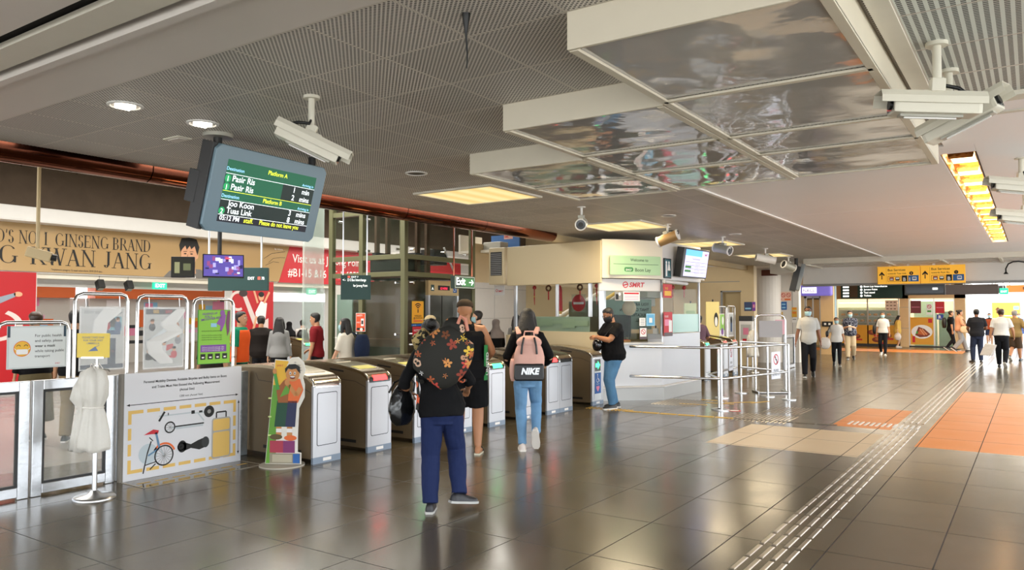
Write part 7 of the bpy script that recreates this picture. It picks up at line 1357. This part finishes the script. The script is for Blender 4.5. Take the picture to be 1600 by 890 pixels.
def floral():
    g = NT('floral_black_fabric'); o, x, y, z = g.pos('object')
    def layer(scale, base, off, cols, thr, ring=False):
        mp = g.n('ShaderNodeMapping'); g.t.links.new(o, mp.inputs[0]); mp.inputs[1].default_value = off; mp.inputs[3].default_value = (scale, scale * .35, scale)
        v = g.n('ShaderNodeTexVoronoi'); v.inputs['Scale'].default_value = 1.0; v.inputs['Randomness'].default_value = .9; g.t.links.new(mp.outputs[0], v.inputs['Vector'])
        sub = g.n('ShaderNodeVectorMath', operation='SUBTRACT'); g.t.links.new(mp.outputs[0], sub.inputs[0]); g.t.links.new(v.outputs['Position'], sub.inputs[1]); sp = g.n('ShaderNodeSeparateXYZ'); g.t.links.new(sub.outputs[0], sp.inputs[0])
        ang = g.math('ARCTAN2', sp.outputs[2], sp.outputs[0]); rs = g.n('ShaderNodeSeparateColor'); g.t.links.new(v.outputs['Color'], rs.inputs[0])
        pet = g.math('ABSOLUTE', g.math('COSINE', g.math('ADD', g.math('MULTIPLY', ang, 2.5 if not ring else 1.0), g.math('MULTIPLY', rs.outputs[1], 6.0)))); rad = g.math('ADD', .14, g.math('MULTIPLY', pet, .26 if not ring else .12))
        d = v.outputs['Distance']; msk = g.math('LESS_THAN', d, rad)
        if ring: msk = g.math('LESS_THAN', g.math('ABSOLUTE', g.math('SUBTRACT', d, g.math('ADD', rad, .06))), .05)
        msk = g.math('MULTIPLY', msk, g.math('GREATER_THAN', rs.outputs[0], thr)); cr = g.n('ShaderNodeValToRGB'); cr.color_ramp.interpolation = 'CONSTANT'; e = cr.color_ramp.elements
        e[0].color = (*lin(cols[0]), 1); e[0].position = 0
        for i, c in enumerate(cols[1:]): q = e.new((i + 1) / len(cols)) if i + 1 < len(cols) else None; q.color = (*lin(c), 1)
        e[len(e) - 1].position = min(e[len(e) - 1].position, .99); g.t.links.new(rs.outputs[2], cr.inputs[0]); core = g.math('LESS_THAN', d, .09); c2 = g.mix(core, cr.outputs[0], lin('#3a1a0e')); return g.mix(msk, base, c2)
    b = layer(8.5, lin('#1b1a14'), (0, 0, 0), ['#c9532f', '#d3b13a', '#b8433a', '#c47a45', '#8a3a2a'], .12); b = layer(10.5, b, (1.3, 5, .4), ['#a8552f', '#c98a4a', '#b8433a', '#6a3a1c'], .3); b = layer(8, b, (3.3, 1, 2.1), ['#c9a58c', '#b98a6a', '#c9613a'], .25, True)
    g.setb('Base Color', b); g.setb('Roughness', .8); return g.m
FLO = floral()
CAMO = NT('camo_knit'); o_, x_, y_, z_ = CAMO.pos('object'); CAMO.setb('Base Color', CAMO.mix(CAMO.math('GREATER_THAN', CAMO.noise(o_, 22, 2), .52), lin('#211c14'), lin('#a58f5c'))); CAMO.setb('Roughness', .9); CAMO = CAMO.m
BLK = fabric('black_cotton', '#0e0e10', bump=.45); NAVY = fabric('navy_trousers', '#1f2a50', bump=.5, bs=6, var=.08); JEAN = fabric('washed_denim', '#6f98bd', bump=.4, bs=9, var=.3); JEAN2 = fabric('blue_denim', '#5580a4', bump=.5, bs=9, var=.3); BLKT = fabric('black_trousers', '#17171b', bump=.3)
# --- 1 woman with floral backpack
p1 = person('woman in black top and navy trousers walking away with a floral backpack', -4.13, 5.02, AW(-4.13, 5.02), 1.6, True, 1.06, .1, feet=((-.1, -.06, 0, -6, 0), (.15, -.02, .05, -62, 8)), hands=((-.3, .2, 1.02), (.24, .26, 1.05)), head=(8, 18), hx=-.1, skin='tan', top=dict(m=BLK, sleeve=.62, hem=.84, e=.03, flare=.02), bottom=dict(m=NAVY, e=.018, loose=.012), shoe='#1c1c22', sole='#b9b9b6', hair='bun', vox=.007, eyes=True)
t = at_person(p1, 'backpack', 'black drawstring backpack with orange and red flower print on the nearest woman', 'backpack')
b = blob(.47, .24, .46, .3, 28, m=FLO, nz=12, taper=.12); Mr = Matrix.Translation((.02, -.18, 1.29)) @ Matrix.Rotation(R(38), 4, 'Y'); b.v = [Mr @ p for p in b.v]; sm(b.build('bag_body', t), .008, 4)
b = blob(.2, .16, .18, .5, 18, m=FLO, c=(.1, -.13, 1.52)); b.build('gathered_top', t, smooth=180); MB().tube([(.13, -.2, 1.56), (.15, -.22, 1.62), (.19, -.2, 1.6), (.21, -.18, 1.5)], .014, mat('pink_strap', '#c9846e', .6)).build('top_loop', t, smooth=60)
for s in (-1, 1): MB().tube([(.12 * s - .05, -.08, 1.46), (.13 * s - .06, .0, 1.47), (.14 * s - .05, .13, 1.38), (.17 * s, .13, 1.2), (.2 * s, .0, 1.08), (.16 * s, -.12, 1.08)], .016, FLO).build('strap', t, smooth=60)
MB().tube([(-.2, -.2, 1.12), (-.19, -.19, .98), (-.2, -.19, .86)], .012, FLO).build('drawcord', t, smooth=60)
t = at_person(p1, 'scarf', 'camouflage coloured knit scarf at the left of the nearest woman', 'scarf'); b = MB(); chain(b, [(-.2, .02, 1.33), (-.2, -.07, 1.42), (-.14, -.1, 1.47), (-.05, -.07, 1.46)], [.03, .06, .065, .04], CAMO); sm(b.build('knot', t), .01, 3)
t = at_person(p1, 'handbag', 'shiny black leather handbag hanging on the left arm of the nearest woman', 'handbag'); LEA = mat('black_leather', '#101113', .22, bump=.8, bscale=6, coat=.4)
b = blob(.13, .3, .34, .5, 24, taper=.3, m=LEA, nz=10, c=(-.335, .06, .87), rough_=.05, seed=4); Mr = Matrix.Translation((-.335, .06, .88)) @ Matrix.Rotation(R(-50), 4, 'Z') @ Matrix.Translation((.335, -.06, -.88)); b.v = [Mr @ p for p in b.v]; sm(b.build('bag_body', t), .009, 2)
for o in (-.02, .03): MB().tube([(-.42 + o, .0, .98), (-.38 + o, .04, 1.06), (-.3 + o * .3, .12, 1.1), (-.26 + o, .1, 1.05), (-.27 + o, .12, .98)], .009, LEA).build('handle', t, smooth=60)
# --- 2 man in tank top
TX, TY = -5.51, 7.2
p2 = person('man in black tank top, black shorts and a dark cap tapping through the gate', TX, TY, AW(TX, TY), 1.8, False, 1.12, .02, feet=((-.12, .12, 0, 8, 0), (.1, -.05, 0, -10, 0)), hands=((-.22, .26, 1.0), (.2, .32, 1.02)), poles=((-.5, -1, -.2), (.7, -.8, -.2)), head=(-8, 6), hx=-.05, skin='tan', top=dict(kind='tank', m=BLK, hem=.84, e=.022), bottom=dict(kind='shorts', m=BLK, len=.44, e=.03, loose=.03), shoe='#20201e', sole='#cfc9b4', hair='shaved', vox=.0075, slipper=True)
t = p2['t']; b = MB(); kk = p2['k']
G_ = mat('green_side_print', '#2f8f4a', .6); pn = [(.176, -.062), (.2, -.01), (.205, .03)]
b.loft([[Vector(((.2 + .012) * kk * cos(a) + (.0), (.145) * kk * sin(a) + .0, z)) for a in (R(-38), R(-22), R(-6))] for z in (.86, 1.0, 1.12, 1.27)], G_, cap=False); o = b.build('side_print', t); so = o.modifiers.new('thick', 'SOLIDIFY'); so.thickness = .006
d = MB(); U = Vector((0, 0, 1)); 
pp = Pan(d, (.2 * kk * cos(R(-22)) + .012, .145 * kk * sin(R(-22)) - .012, .9), (0, 0, 1), Vector((-.55, -.83, 0)), .003); pp.text(.02, -.03, 'UNITED', .075, PAPER, bold=.02, l=2); d.build('side_lettering', t)
# --- 3 girl with pink backpack
NX, NY = -5.03, 7.72
p3 = person('girl with long black hair, black hoodie and blue jeans carrying a pink backpack', NX, NY, AW(NX, NY), 1.7, True, .94, .05, feet=((-.06, .02, 0, 3, 0), (.09, -.16, .1, -6, 58)), hands=((-.2, .24, 1.02), (.23, .24, 1.04)), head=(-4, 14), skin='fair', top=dict(m=BLK, sleeve=.97, hem=.86, hood=True, e=.026, se=.02), bottom=dict(m=JEAN, e=.011), shoe='#d9cfc8', sole='#e8e2da', hair='long', vox=.0075, name='person')
t = at_person(p3, 'backpack', 'pink backpack with black lower pocket and white lettering', 'backpack'); PK = fabric('pink_canvas', '#e0b0a2', bump=.25, bs=12, var=.06); PKB = mat('black_coated', '#161518', .4)
b = blob(.36, .2, .42, .3, 26, m=PK, nz=12, c=(.02, -.235, 1.09)); sm(b.build('bag_body', t), .008, 3); b = blob(.3, .19, .16, .5, 20, m=PK, c=(.02, -.225, 1.3)); sm(b.build('flap', t), .008, 3)
b = MB(); b.prism([(-.165, .86), (.165, .86), (.175, .9), (.17, 1.06), (-.17, 1.06), (-.175, .9)], (.02, -.3, 0), (1, 0, 0), (0, 0, 1), .05, PKB); o = b.build('lower_pocket', t, bevel=.02)
d = MB(); pp = Pan(d, (.02, -.3535, .92), (1, 0, 0), (0, 0, 1), .001); pp.text(.01, .02, 'NIKE', .1, mat('silver_logo', '#d9dde2', .25, .3), al='c', bold=.05, shear=.22, fit=.092); d.build('lettering', t)
for s in (-1, 1):
    MB().tube([(.02 + .09 * s, -.34, 1.17), (.02 + .08 * s, -.35, 1.27), (.02 + .06 * s, -.32, 1.36)], .012, PKB).build('buckle_strap', t, smooth=60)
    b = MB(); chain(b, [(.1 * s, -.12, 1.4), (.115 * s, -.05, 1.475), (.12 * s, .06, 1.46), (.14 * s, .13, 1.3), (.18 * s, .06, 1.1), (.16 * s, -.14, .96)], [(.03, .008)] * 6, PK, n=10); b.build('shoulder_strap', t, smooth=60)
MB().tube([(-.04, -.2, 1.38), (-.03, -.21, 1.43), (.07, -.21, 1.43), (.08, -.2, 1.38)], .009, PK).build('grab_handle', t, smooth=60); b = blob(.08, .12, .26, .4, 16, m=PK, c=(-.17, -.22, .98)); b.build('side_pocket', t, smooth=180)
# --- 4 man at the booth
MX, MY = -6.02, 11.98; hd4 = math.atan2(.6, -.86)
p4 = person('man in black t-shirt and blue jeans looking into his bag beside the booth', MX, MY, hd4, 1.74, False, 1.3, .06, feet=((-.09, .08, 0, 10, 0), (.1, -.08, 0, -14, 0)), hands=((-.05, .36, 1.22), (.08, .33, 1.2)), poles=((-.8, -.3, -.5), (.8, -.3, -.5)), head=(4, 28), skin='tan', top=dict(m=BLK, sleeve=.36, hem=.82, e=.024), bottom=dict(m=JEAN2, e=.014, loose=.004), shoe='#23262a', sole='#dcdad4', hair='short', vox=.008, mask=mat('mask_black', '#121214', .6), glasses=True, curl=.6)
t = at_person(p4, 'sling_bag', 'small black sling bag held open by the man beside the booth', 'bag'); b = blob(.2, .14, .2, .4, 20, m=LEA, c=(.02, .31, 1.09), rough_=.04); sm(b.build('bag_body', t), .009, 2); MB().tube([(-.07, .3, 1.16), (-.17, .12, 1.4), (-.12, .02, 1.49), (.05, -.13, 1.4), (.17, -.1, 1.2), (.2, .14, 1.08), (.1, .3, 1.1)], .01, BLACK).build('strap', t, smooth=60); MB().obox((.02, .35, 1.2), (.08, .012, .05), PAPER, (1, 0, 0), (0, 1, -.4)).build('card', t)
# --- the rest of the hall
def simple(label, x, y, hd, **q): return person(label, x, y, hd, vox=.0125, **q)
wht = fabric('white_tee', '#dedad4', bump=.3); grs = fabric('grey_shirt', '#c3c2bd', bump=.3); bei = fabric('beige_chinos', '#cbb898', bump=.3); pur = fabric('plum_shirt', '#6a5260', bump=.3); kha = fabric('khaki_shirt', '#8d7448', bump=.3); ylw = fabric('yellow_blouse', '#d8b45e', bump=.3); jdk = fabric('dark_jeans', '#2c3348', bump=.3); gry = fabric('grey_jacket', '#8b8b8a', bump=.3); wal = ((-.09, .22, 0, 4, -8), (.09, -.24, .03, -4, 34)); wal2 = ((-.09, -.24, .03, 4, 34), (.09, .22, 0, -4, -8))
def patt():
    g = NT('navy_leaf_print'); o, x, y, z = g.pos('object'); g.setb('Base Color', g.mix(g.math('GREATER_THAN', g.noise(o, 26, 2), .56), lin('#23283a'), lin('#8c90a0'))); g.setb('Roughness', .8); return g.m
simple('person in a plum top with dark hair tied up, just beyond the booth', -7.05, 18.86, AW(-7.05, 18.86) + .3, h=1.58, fem=True, skin='mid', top=dict(m=pur, sleeve=.5, e=.04), bottom=dict(m=jdk), hair='bun', hands=((-.2, .25, 1.0), (.22, .22, 1.0)))
pw = simple('man in grey short sleeved shirt and black trousers walking towards us, blue mask', -4.8, 20.6, pi + AW(-4.8, 20.6), h=1.8, skin='brown', feet=wal2, top=dict(m=grs, sleeve=.42, hem=.8, collar=True, e=.03), bottom=dict(m=BLKT, loose=.01), mask=MASKM, glasses=True, hands=((-.29, -.06, .8), (.3, .12, .82)))
b = MB(); chain(b, [(.02, .1, 1.44), (.1, .06, 1.46)], [.02, .02], grs)
pq = simple('short woman in white tee and black trousers carrying bags, walking towards us', -5.08, 25.4, pi + AW(-5.08, 25.4), h=1.5, fem=True, skin='mid', feet=wal, top=dict(m=wht, sleeve=.45, hem=.84, e=.04), bottom=dict(m=BLKT), mask=MASKM, hands=((-.28, .06, .76), (.28, .12, .98)))
t = at_person(pq, 'plastic_bag', 'puffy white plastic bag held by the short woman in the white tee', 'bag'); PLB = mat('thin_white_plastic', '#e6ddd4', .35, bump=.7, bscale=14, alpha=.95); b = blob(.34, .2, .36, .5, 20, m=PLB, c=(.33, .12, .7), rough_=.08, seed=2); b.build('bag_body', t, smooth=180); MB().tube([(.27, .12, .83), (.26, .12, .88), (.31, .12, .86)], .012, PLB).build('handle', t)
t = at_person(pq, 'shoulder_bag', 'dark shoulder bag on the short woman in the white tee', 'bag'); b = blob(.1, .26, .2, .35, 18, m=BLACK, c=(.27, -.02, .98)); b.build('bag_body', t, smooth=180); MB().tube([(.26, .08, 1.05), (.2, .06, 1.2), (.14, .03, 1.28), (.2, -.08, 1.15), (.26, -.1, 1.05)], .014, BLACK).build('strap', t, smooth=60)
pr_ = simple('man in dark patterned shirt and beige trousers looking at a pouch in his hands', -5.4, 29.3, pi + AW(-5.4, 29.3), h=1.72, fat=1.1, skin='fair', feet=wal2, top=dict(m=patt(), sleeve=.45, hem=.82, e=.03), bottom=dict(m=bei, loose=.02), mask=MASKM, head=(0, 12), hands=((-.07, .26, 1.15), (.09, .26, 1.15)), sole='#d0d0d0')
t = at_person(pr_, 'snack_pouch', 'small pale pouch held up by the man in the dark patterned shirt', 'pouch'); blob(.12, .06, .18, .3, 14, m=PLB, c=(.01, .33, 1.1)).build('pouch_body', t, smooth=180); MB().box(-.03, .3, 1.18, .05, .34, 1.21, PAPER).build('pouch_top', t)
pb = simple('person in white top and black trousers with white sneakers near the food shop', -4.8, 32.4, pi + AW(-4.8, 32.4) - .1, h=1.66, fem=True, skin='mid', feet=wal, top=dict(m=wht, sleeve=.45, hem=.9, e=.035), bottom=dict(m=BLKT), shoe='#e2ded6', mask=MASKM, hairm=HAIRB)
t = at_person(pb, 'shoulder_bag', 'black bag on the shoulder of the person in white near the food shop', 'bag'); blob(.14, .26, .34, .3, 18, m=BLACK, c=(.3, -.04, 1.0)).build('bag_body', t, smooth=180); MB().tube([(.27, .05, 1.15), (.19, .06, 1.36), (.14, .0, 1.44), (.22, -.1, 1.3), (.28, -.12, 1.15)], .018, BLACK).build('strap', t, smooth=60)
py = simple('woman in yellow blouse with long black hair standing sideways at the food shop', -5.35, 40.3, R(-80), h=1.52, fem=True, skin='fair', top=dict(m=ylw, sleeve=.7, hem=.74, e=.05, flare=.04), bottom=dict(kind='shorts', m=BLKT, len=.22), shoe='#d8d0c4', hair='long', hands=((-.22, .1, .8), (.24, .0, .76)), head=(0, 18))
t = at_person(py, 'plastic_bag', 'white plastic bag in the hand of the woman in the yellow blouse', 'bag'); blob(.24, .3, .34, .5, 18, m=PLB, c=(.24, .0, .52), rough_=.06).build('bag_body', t, smooth=180); MB().tube([(.24, -.05, .64), (.24, 0, .72), (.24, .05, .64)], .01, PLB).build('handle', t)
pc = simple('person in pale orange shirt and grey trousers striding right before the bright exit', -2.62, 37.4, R(-70), h=1.76, fem=True, skin='mid', feet=((-.09, .32, 0, 4, -10), (.09, -.3, .03, -4, 36)), top=dict(m=fabric('peach_shirt', '#d09a78', bump=.3), sleeve=.6, hem=.85, e=.035), bottom=dict(m=gry, loose=.03), hair='bun', head=(0, 10), hands=((-.18, .3, 1.1), (.2, .28, 1.02)))
t = at_person(pc, 'tote_bag', 'beige tote bag in front of the person in the pale orange shirt', 'bag'); blob(.1, .36, .28, .3, 18, m=mat('tote_beige', '#cdb58e', .7), c=(.27, .14, .94)).build('bag_body', t, smooth=180); MB().tube([(.27, .02, 1.06), (.2, .0, 1.35), (.15, .02, 1.44), (.2, .16, 1.3), (.27, .24, 1.06)], .014, BROWNP).build('strap', t, smooth=60)
pd = simple('person in black with a backpack half hidden behind the one in pale orange', -3.0, 38.2, R(-75), h=1.72, skin='mid', feet=wal, top=dict(m=BLK, sleeve=.45), bottom=dict(m=BLKT), hairm=HAIRB)
t = at_person(pd, 'backpack', 'black backpack on the person in black by the bright exit', 'backpack'); blob(.3, .18, .44, .3, 18, m=BLACK, c=(0, -.23, 1.2)).build('bag_body', t, smooth=180); MB().tube([(.12, -.15, 1.35), (.13, .0, 1.45), (.15, .12, 1.3), (.17, 0, 1.08)], .016, BLACK).build('strap', t, smooth=60)
simple('man in black t-shirt and dark jeans standing still on the guide strip, back to us', -1.56, 29.6, AW(-1.56, 29.6) + .15, h=1.76, fat=1.12, skin='brown', top=dict(m=fabric('faded_black', '#202024', bump=.3), sleeve=.42, e=.03, hem=.84), bottom=dict(m=jdk, loose=.006), hands=((-.2, .25, 1.0), (.2, .25, 1.02)), feet=((-.12, .02, 0, 22, 0), (.1, 0, 0, -12, 0)), hair='short', shoe='#2a2624', sole='#6b5c50')
ps = simple('man in white short sleeved shirt and black trousers walking away at the right', -.82, 27.5, AW(-.82, 27.5) - .1, h=1.76, fat=1.12, skin='tan', feet=wal, top=dict(m=wht, sleeve=.42, e=.03, hem=.92, collar=True), bottom=dict(m=BLKT, waist=1.05, loose=.006), hands=((-.3, -.05, .8), (.3, .14, .9)), hairm=HAIRB)
t = at_person(ps, 'carrier_bag', 'white carrier bag swinging beside the man in the white shirt', 'bag'); MB().prism([(-.2, 0), (.14, .0), (.18, .34), (-.14, .38)], (-.36, .02, .34), Vector((.9, -.3, 0)).normalized(), Vector((.25, 0, 1)).normalized(), .1, PLB).build('bag_body', t, bevel=.02); MB().tube([(-.42, .03, .7), (-.33, .0, .77), (-.26, .0, .71)], .008, PLB).build('handle', t)
simple('man in khaki shirt and dark shorts walking away just beyond the man in white', -.55, 31.3, AW(-.6, 31) - .3, h=1.72, fat=1.1, skin='tan', feet=wal2, top=dict(m=kha, sleeve=.5, e=.04, hem=.8), bottom=dict(kind='shorts', m=fabric('brown_shorts', '#4a3a2c', bump=.3), len=.55, loose=.03), hands=((-.2, .2, 1.1), (.25, .2, 1.05)), hairm=HAIRG)
simple('distant person in black and orange top and shorts facing us in the bright opening', -1.8, 44.2, pi + AW(-1.8, 44.2), h=1.62, skin='fair', top=dict(m=BLK, sleeve=.45, vest=fabric('orange_red_vest', '#b5522f', bump=.2)), bottom=dict(kind='shorts', m=jdk, len=.4, loose=.03), shoe='#d0c8c0', mask=MASKM)
simple('distant person in a blue dress at the far right of the bright opening', -.62, 46.6, pi + AW(-.6, 46.6), h=1.6, fem=True, skin='mid', top=dict(m=fabric('blue_dress', '#4a5f96', bump=.2), sleeve=.4, hem=.7), bottom=dict(kind='skirt', m=fabric('blue_dress', '#4a5f96', bump=.2), len=.62), mask=MASKM)
# --- paid area, beyond the gates
simple('man in a black jacket seen from behind in the paid area, below the red poster', -12.92, 9.97, AW(-12.9, 9.97), h=1.58, fat=1.16, skin='mid', top=dict(m=fabric('black_brown_jacket', '#1c1613', bump=.3), sleeve=.95, e=.045, hem=.8), bottom=dict(m=BLKT), eyes=False)
simple('woman with long black hair and grey jacket right of the man in the black jacket', -12.25, 9.88, AW(-12.3, 9.8) - .2, h=1.56, fem=True, skin='fair', top=dict(m=gry, sleeve=.95, e=.03, hem=.85), bottom=dict(m=BLKT), hair='long')
simple('person wearing a long black headscarf passing the small paid area gates', -15.9, 13.14, AW(-15.9, 13.1), h=1.42, fem=True, fat=.86, skin='fair', top=dict(m=BLK, sleeve=.95, hem=.8), bottom=dict(kind='skirt', m=BLK, len=.2), hair='hijab', hairm=BLK, hands=((-.14, .2, .95), (.14, .2, .95)))
pe = simple('boy in a white shirt with a round black backpack passing the small gates', -16.1, 13.75, AW(-16.1, 13.7), h=1.45, skin='fair', top=dict(m=wht, sleeve=.45), bottom=dict(m=jdk), hands=((-.18, .2, .95), (.18, .2, .95)))
t = at_person(pe, 'backpack', 'round black backpack on the boy in the white shirt', 'backpack'); blob(.32, .18, .4, .45, 18, m=BLACK, c=(0, -.2, 1.0)).build('bag_body', t, smooth=180); MB().tube([(.1, -.12, 1.15), (.11, .0, 1.23), (.12, .11, 1.1), (.14, 0, .92)], .014, BLACK).build('strap', t, smooth=60)
simple('boy in a dark red t-shirt standing sideways at the left edge of the lift', -11.0, 9.75, R(122), h=1.64, fat=.9, skin='mid', top=dict(m=fabric('dark_red_tee', '#7a1c22', bump=.3), sleeve=.42), bottom=dict(m=BLKT), hands=((-.23, .1, .8), (.22, .22, 1.0)), head=(0, 10))
pu = simple('schoolgirl in white uniform and mask walking left before the lift', -9.12, 8.72, R(112), h=1.56, fem=True, fat=.95, skin='fair', top=dict(m=fabric('white_uniform', '#e3ddcf', bump=.25), sleeve=.45, hem=.86, e=.04), bottom=dict(kind='skirt', m=fabric('white_uniform', '#e3ddcf', bump=.25), len=.5), mask=MASKM, hair='long', hands=((-.2, .3, .78), (.2, .26, 1.0)), lean=.08)
t = at_person(pu, 'backpack', 'navy blue school backpack on the schoolgirl in white', 'backpack'); blob(.32, .2, .44, .3, 20, m=fabric('navy_canvas', '#1c2740', bump=.2), c=(0, -.24, 1.08)).build('bag_body', t, smooth=180); MB().tube([(.11, -.15, 1.25), (.12, -.02, 1.33), (.13, .11, 1.2), (.16, -.02, 1.0)], .016, fabric('navy_canvas', '#1c2740')).build('strap', t, smooth=60)
simple('person in a straw hat and mask whose head shows above the floral backpack', -8.75, 10.35, R(118), h=1.6, fem=True, skin='fair', top=dict(m=fabric('brown_top', '#4a3a30', bump=.2), sleeve=.9), bottom=dict(m=BLKT), hair='hat', hairm=mat('straw_hat', '#c9b58a', .8), mask=MASKM)
simple('dark haired person in black with a mask, right of the man in the tank top', -8.72, 11.7, R(112), h=1.68, skin='fair', top=dict(m=BLK, sleeve=.45), bottom=dict(m=BLKT), mask=MASKM, hands=((-.2, .25, 1.0), (.2, .25, 1.0)))
simple('woman in a grey patterned headscarf behind the dark haired person in black', -9.08, 12.78, R(60), h=1.52, fem=True, fat=.9, skin='fair', top=dict(m=BLK, sleeve=.95), bottom=dict(kind='skirt', m=BLK, len=.2), hair='hijab', hairm=fabric('grey_scarf', '#8a7f7a', var=.4), hands=((-.15, .16, .9), (.15, .16, .9)), mask=MASKM)
simple('person with dark bobbed hair and pale mask at the left side window of the booth', -9.2, 13.7, R(40), h=1.6, fem=True, skin='fair', top=dict(m=gry, sleeve=.9), bottom=dict(m=BLKT), hair='long', mask=MASKM, fat=.9, hands=((-.15, .16, .9), (.15, .16, .9)))
simple('staff member in a green shirt and orange vest behind the bright green poster', -10.7, 7.83, R(-60), h=1.66, skin='mid', top=dict(m=fabric('staff_green', '#15805e', bump=.2), sleeve=.45, vest=fabric('hi_vis_orange', '#e35a24', bump=.2)), bottom=dict(m=BLKT))
simple('brown haired person in dark clothes behind the face mask notice', -10.75, 4.78, AW(-10.7, 4.8) + .4, h=1.66, fem=True, skin='mid', top=dict(m=BLK, sleeve=.9), bottom=dict(kind='skirt', m=fabric('olive_skirt', '#6a5f44', bump=.3), len=.25), hairm=HAIRB)
simple('person in black behind the glass fence, left of the yellow umbrella notice', -10.2, 5.0, AW(-10.4, 5.0) - .3, h=1.68, skin='mid', top=dict(m=BLK, sleeve=.45), bottom=dict(m=fabric('tan_trousers', '#8f7a58', bump=.3), loose=.02))
simple('person in dark top seen between the grey wrapped poster and the green one', -9.3, 6.4, R(200), h=1.62, fem=True, skin='mid', top=dict(m=fabric('dark_brown_top', '#2e2622', bump=.2), sleeve=.6), bottom=dict(m=BLKT), hair='long')
